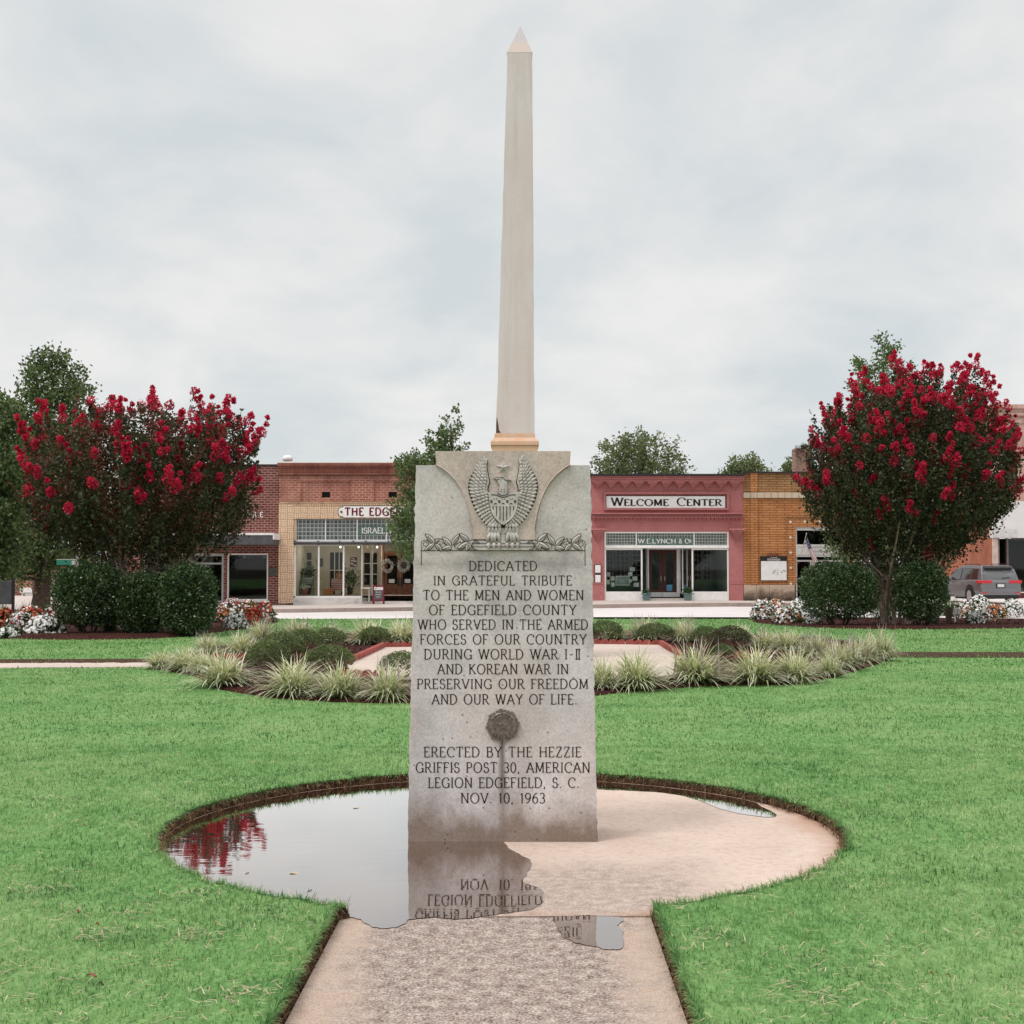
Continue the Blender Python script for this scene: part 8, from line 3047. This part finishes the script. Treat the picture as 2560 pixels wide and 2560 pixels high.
for st in ([(251, 1422), (251, 1406), (254, 1402), (257, 1406), (257, 1422)], [(263, 1422), (267, 1412), (266, 1403), (262, 1402)], [(248, 1398), (256, 1394), (262, 1388)]):
    ribbon(mb, st, lambda a, b: 2.0, ptb, 0, .004)
mb.build('dark_mark', M['black'], pn)
mb = MB()
mb.box(FX(243, yy), FX(268, yy), yy - .02, yy + .02, FZ(1356, yy), FZ(1326, yy))
gp = mb.build('green_panel', plain('banner_green', (.02, .26, .17), .5, .1), r)
mb = MB()
for st in ([(245, 1340), (252, 1332), (262, 1336), (266, 1330)], [(246, 1350), (256, 1344), (264, 1350)]):
    ribbon(mb, st, lambda a, b: 2.4, ptb, 0, .004)
mb.build('white_mark', M['letter_white'], gp)
yy = 33.5
r = thing('dark_sign', (FX(20, yy), yy, lawn_z(yy)), 'blank dark grey sign board on posts at the left edge', 'sign board')
mb = MB()
mb.box(FX(-50, yy), FX(33, yy), yy - .03, yy + .03, FZ(1511, yy), FZ(1452, yy))
mb.build('panel', M['charcoal'], r, bevel=.01)
for px in (35.5, -52.5):
    mb = MB()
    mb.box(FX(px - 2.3, yy), FX(px + 2.3, yy), yy - .045, yy + .045, lawn_z(yy) - .2, FZ(1444, yy))
    mb.build('post', M['black'], r)

# utility post and meter box in the right bed
g_ = GL(2372, 1560)
mb = MB()
sx = 1 / F * g_.y
mb.box(g_.x - 6.5 * sx, g_.x + 6.5 * sx, g_.y - .06, g_.y + .06, g_.z - .1, g_.z + 42 * sx)
tag(mb.build('timber_post', plain('dark_timber', (.085, .055, .042), .9, .35, 14), bevel=.008), 'short dark timber post beside the grey meter box', 'post')
g_ = GL(2388, 1561)
r = thing('meter_box', (g_.x, g_.y, g_.z), 'grey meter box on a thin white stake in the right bed', 'meter box')
mb = MB()
mb.box(g_.x - 1.6 * sx, g_.x + 1.2 * sx, g_.y - .015, g_.y + .015, g_.z - .1, g_.z + 26 * sx)
mb.build('stake', M['white'], r)
mb = MB()
mb.box(g_.x - 2 * sx, g_.x + 12 * sx, g_.y - .05, g_.y + .05, g_.z + 24 * sx, g_.z + 40 * sx)
bx = mb.build('box', M['offwhite'], r, bevel=.01)
mb = MB()
mb.box(g_.x + 4.6 * sx, g_.x + 5.4 * sx, g_.y - .054, g_.y - .05, g_.z + 25 * sx, g_.z + 39 * sx)
mb.build('lid_joint', M['charcoal'], bx)


# little black spot lights in the beds
def spot(px, py, s, ang, label):
    g_ = GL(px, py)
    k = g_.y / F
    r = thing('spot_light', (g_.x, g_.y, g_.z), label, 'spot light', 'garden spot lights')
    mb = MB()
    mb.tube([(g_.x, g_.y, g_.z - .05), (g_.x, g_.y, g_.z + s * .45 * k)], .012, 6)
    mb.build('stake', M['black'], r)
    mb = MB()
    a = Vector((g_.x, g_.y, g_.z + s * .35 * k))
    b = a + Vector((math.sin(ang), -.2, math.cos(ang))) * s * .75 * k
    mb.tube([a, a.lerp(b, .1), a.lerp(b, .6), a.lerp(b, .62), b], [s * .10 * k, s * .17 * k, s * .22 * k, s * .26 * k, s * .28 * k], 12)
    mb.build('lamp_head', M['black'], r, smooth=False)


spot(858, 1612, 24, .35, 'small black spot light tilted to the right, in the planting bed left of the slab')
spot(522, 1578, 44, 0.05, 'black spot light between the rounded holly and the flowers, left bed')

# fallen leaf and petals on the turf
def dead_leaf(px, py, size, colr, label, cat):
    g_ = GL(px, py)
    mb = MB()
    V, n = [], 8
    for i in range(n + 1):
        t = i / n
        hw_ = math.sin(math.pi * t) ** .8 * size * .34
        for s_ in (-1, 0, 1):
            V.append((g_.x + (t - .5) * size, g_.y + s_ * hw_, g_.z + .036 + .005 * math.sin(t * 5) + abs(s_) * .005))
    mb.add(V, [(i * 3 + j, i * 3 + j + 1, i * 3 + j + 4, i * 3 + j + 3) for i in range(n) for j in range(2)])
    tag(mb.build('fallen_leaf' if cat == 'leaf' else 'fallen_petal', colr), label, cat)


dead_leaf(230, 2467, .034, plain('brown_leaf', (.24, .085, .05), .8, .4, 60), 'curled brown leaf on the turf at lower left', 'leaf')
dead_leaf(253, 2488, .018, plain('dark_leaf', (.09, .035, .03), .8, .4, 60), 'small dark leaf beside the curled brown one', 'leaf')
pr_ = plain('fallen_crimson', (.36, .02, .035), .7, .3, 60)
for px, py, lab in ((196, 2302, 'red petal on the turf left of the puddle'), (244, 2335, 'red petal below the straw tuft at left'), (212, 2081, 'reddish petal near the left rim of the turf'),
                    (2372, 2466, 'red petal on the turf at lower right'), (198, 1843, 'red petal far back on the left turf'), (2330, 2462, 'red petal left of another at lower right')):
    dead_leaf(px, py, .013, pr_, lab, 'petal')

# scraps floating in the puddle
for px, py, sz, lab in ((618, 2182, .020, 'tiny dark scrap floating in the left of the puddle'), (892, 2019, .05, 'pale leaf floating at the back of the puddle'),
                        (735, 2182, .045, 'pale leaf floating in the middle of the puddle'), (775, 2225, .02, 'tiny dark scrap floating at the front of the puddle')):
    g_ = G(px, py, .006)
    mb = MB()
    V = [(g_.x + sz * math.cos(a) * .5, g_.y + sz * math.sin(a) * .3, .006 + .002 * math.sin(a * 2)) for a in np.linspace(0, 6.283, 9)[:-1]]
    mb.add(V, [tuple(range(8))])
    tag(mb.build('floating_leaf', M['straw'] if 'pale' in lab else M['black']), lab, 'leaf')
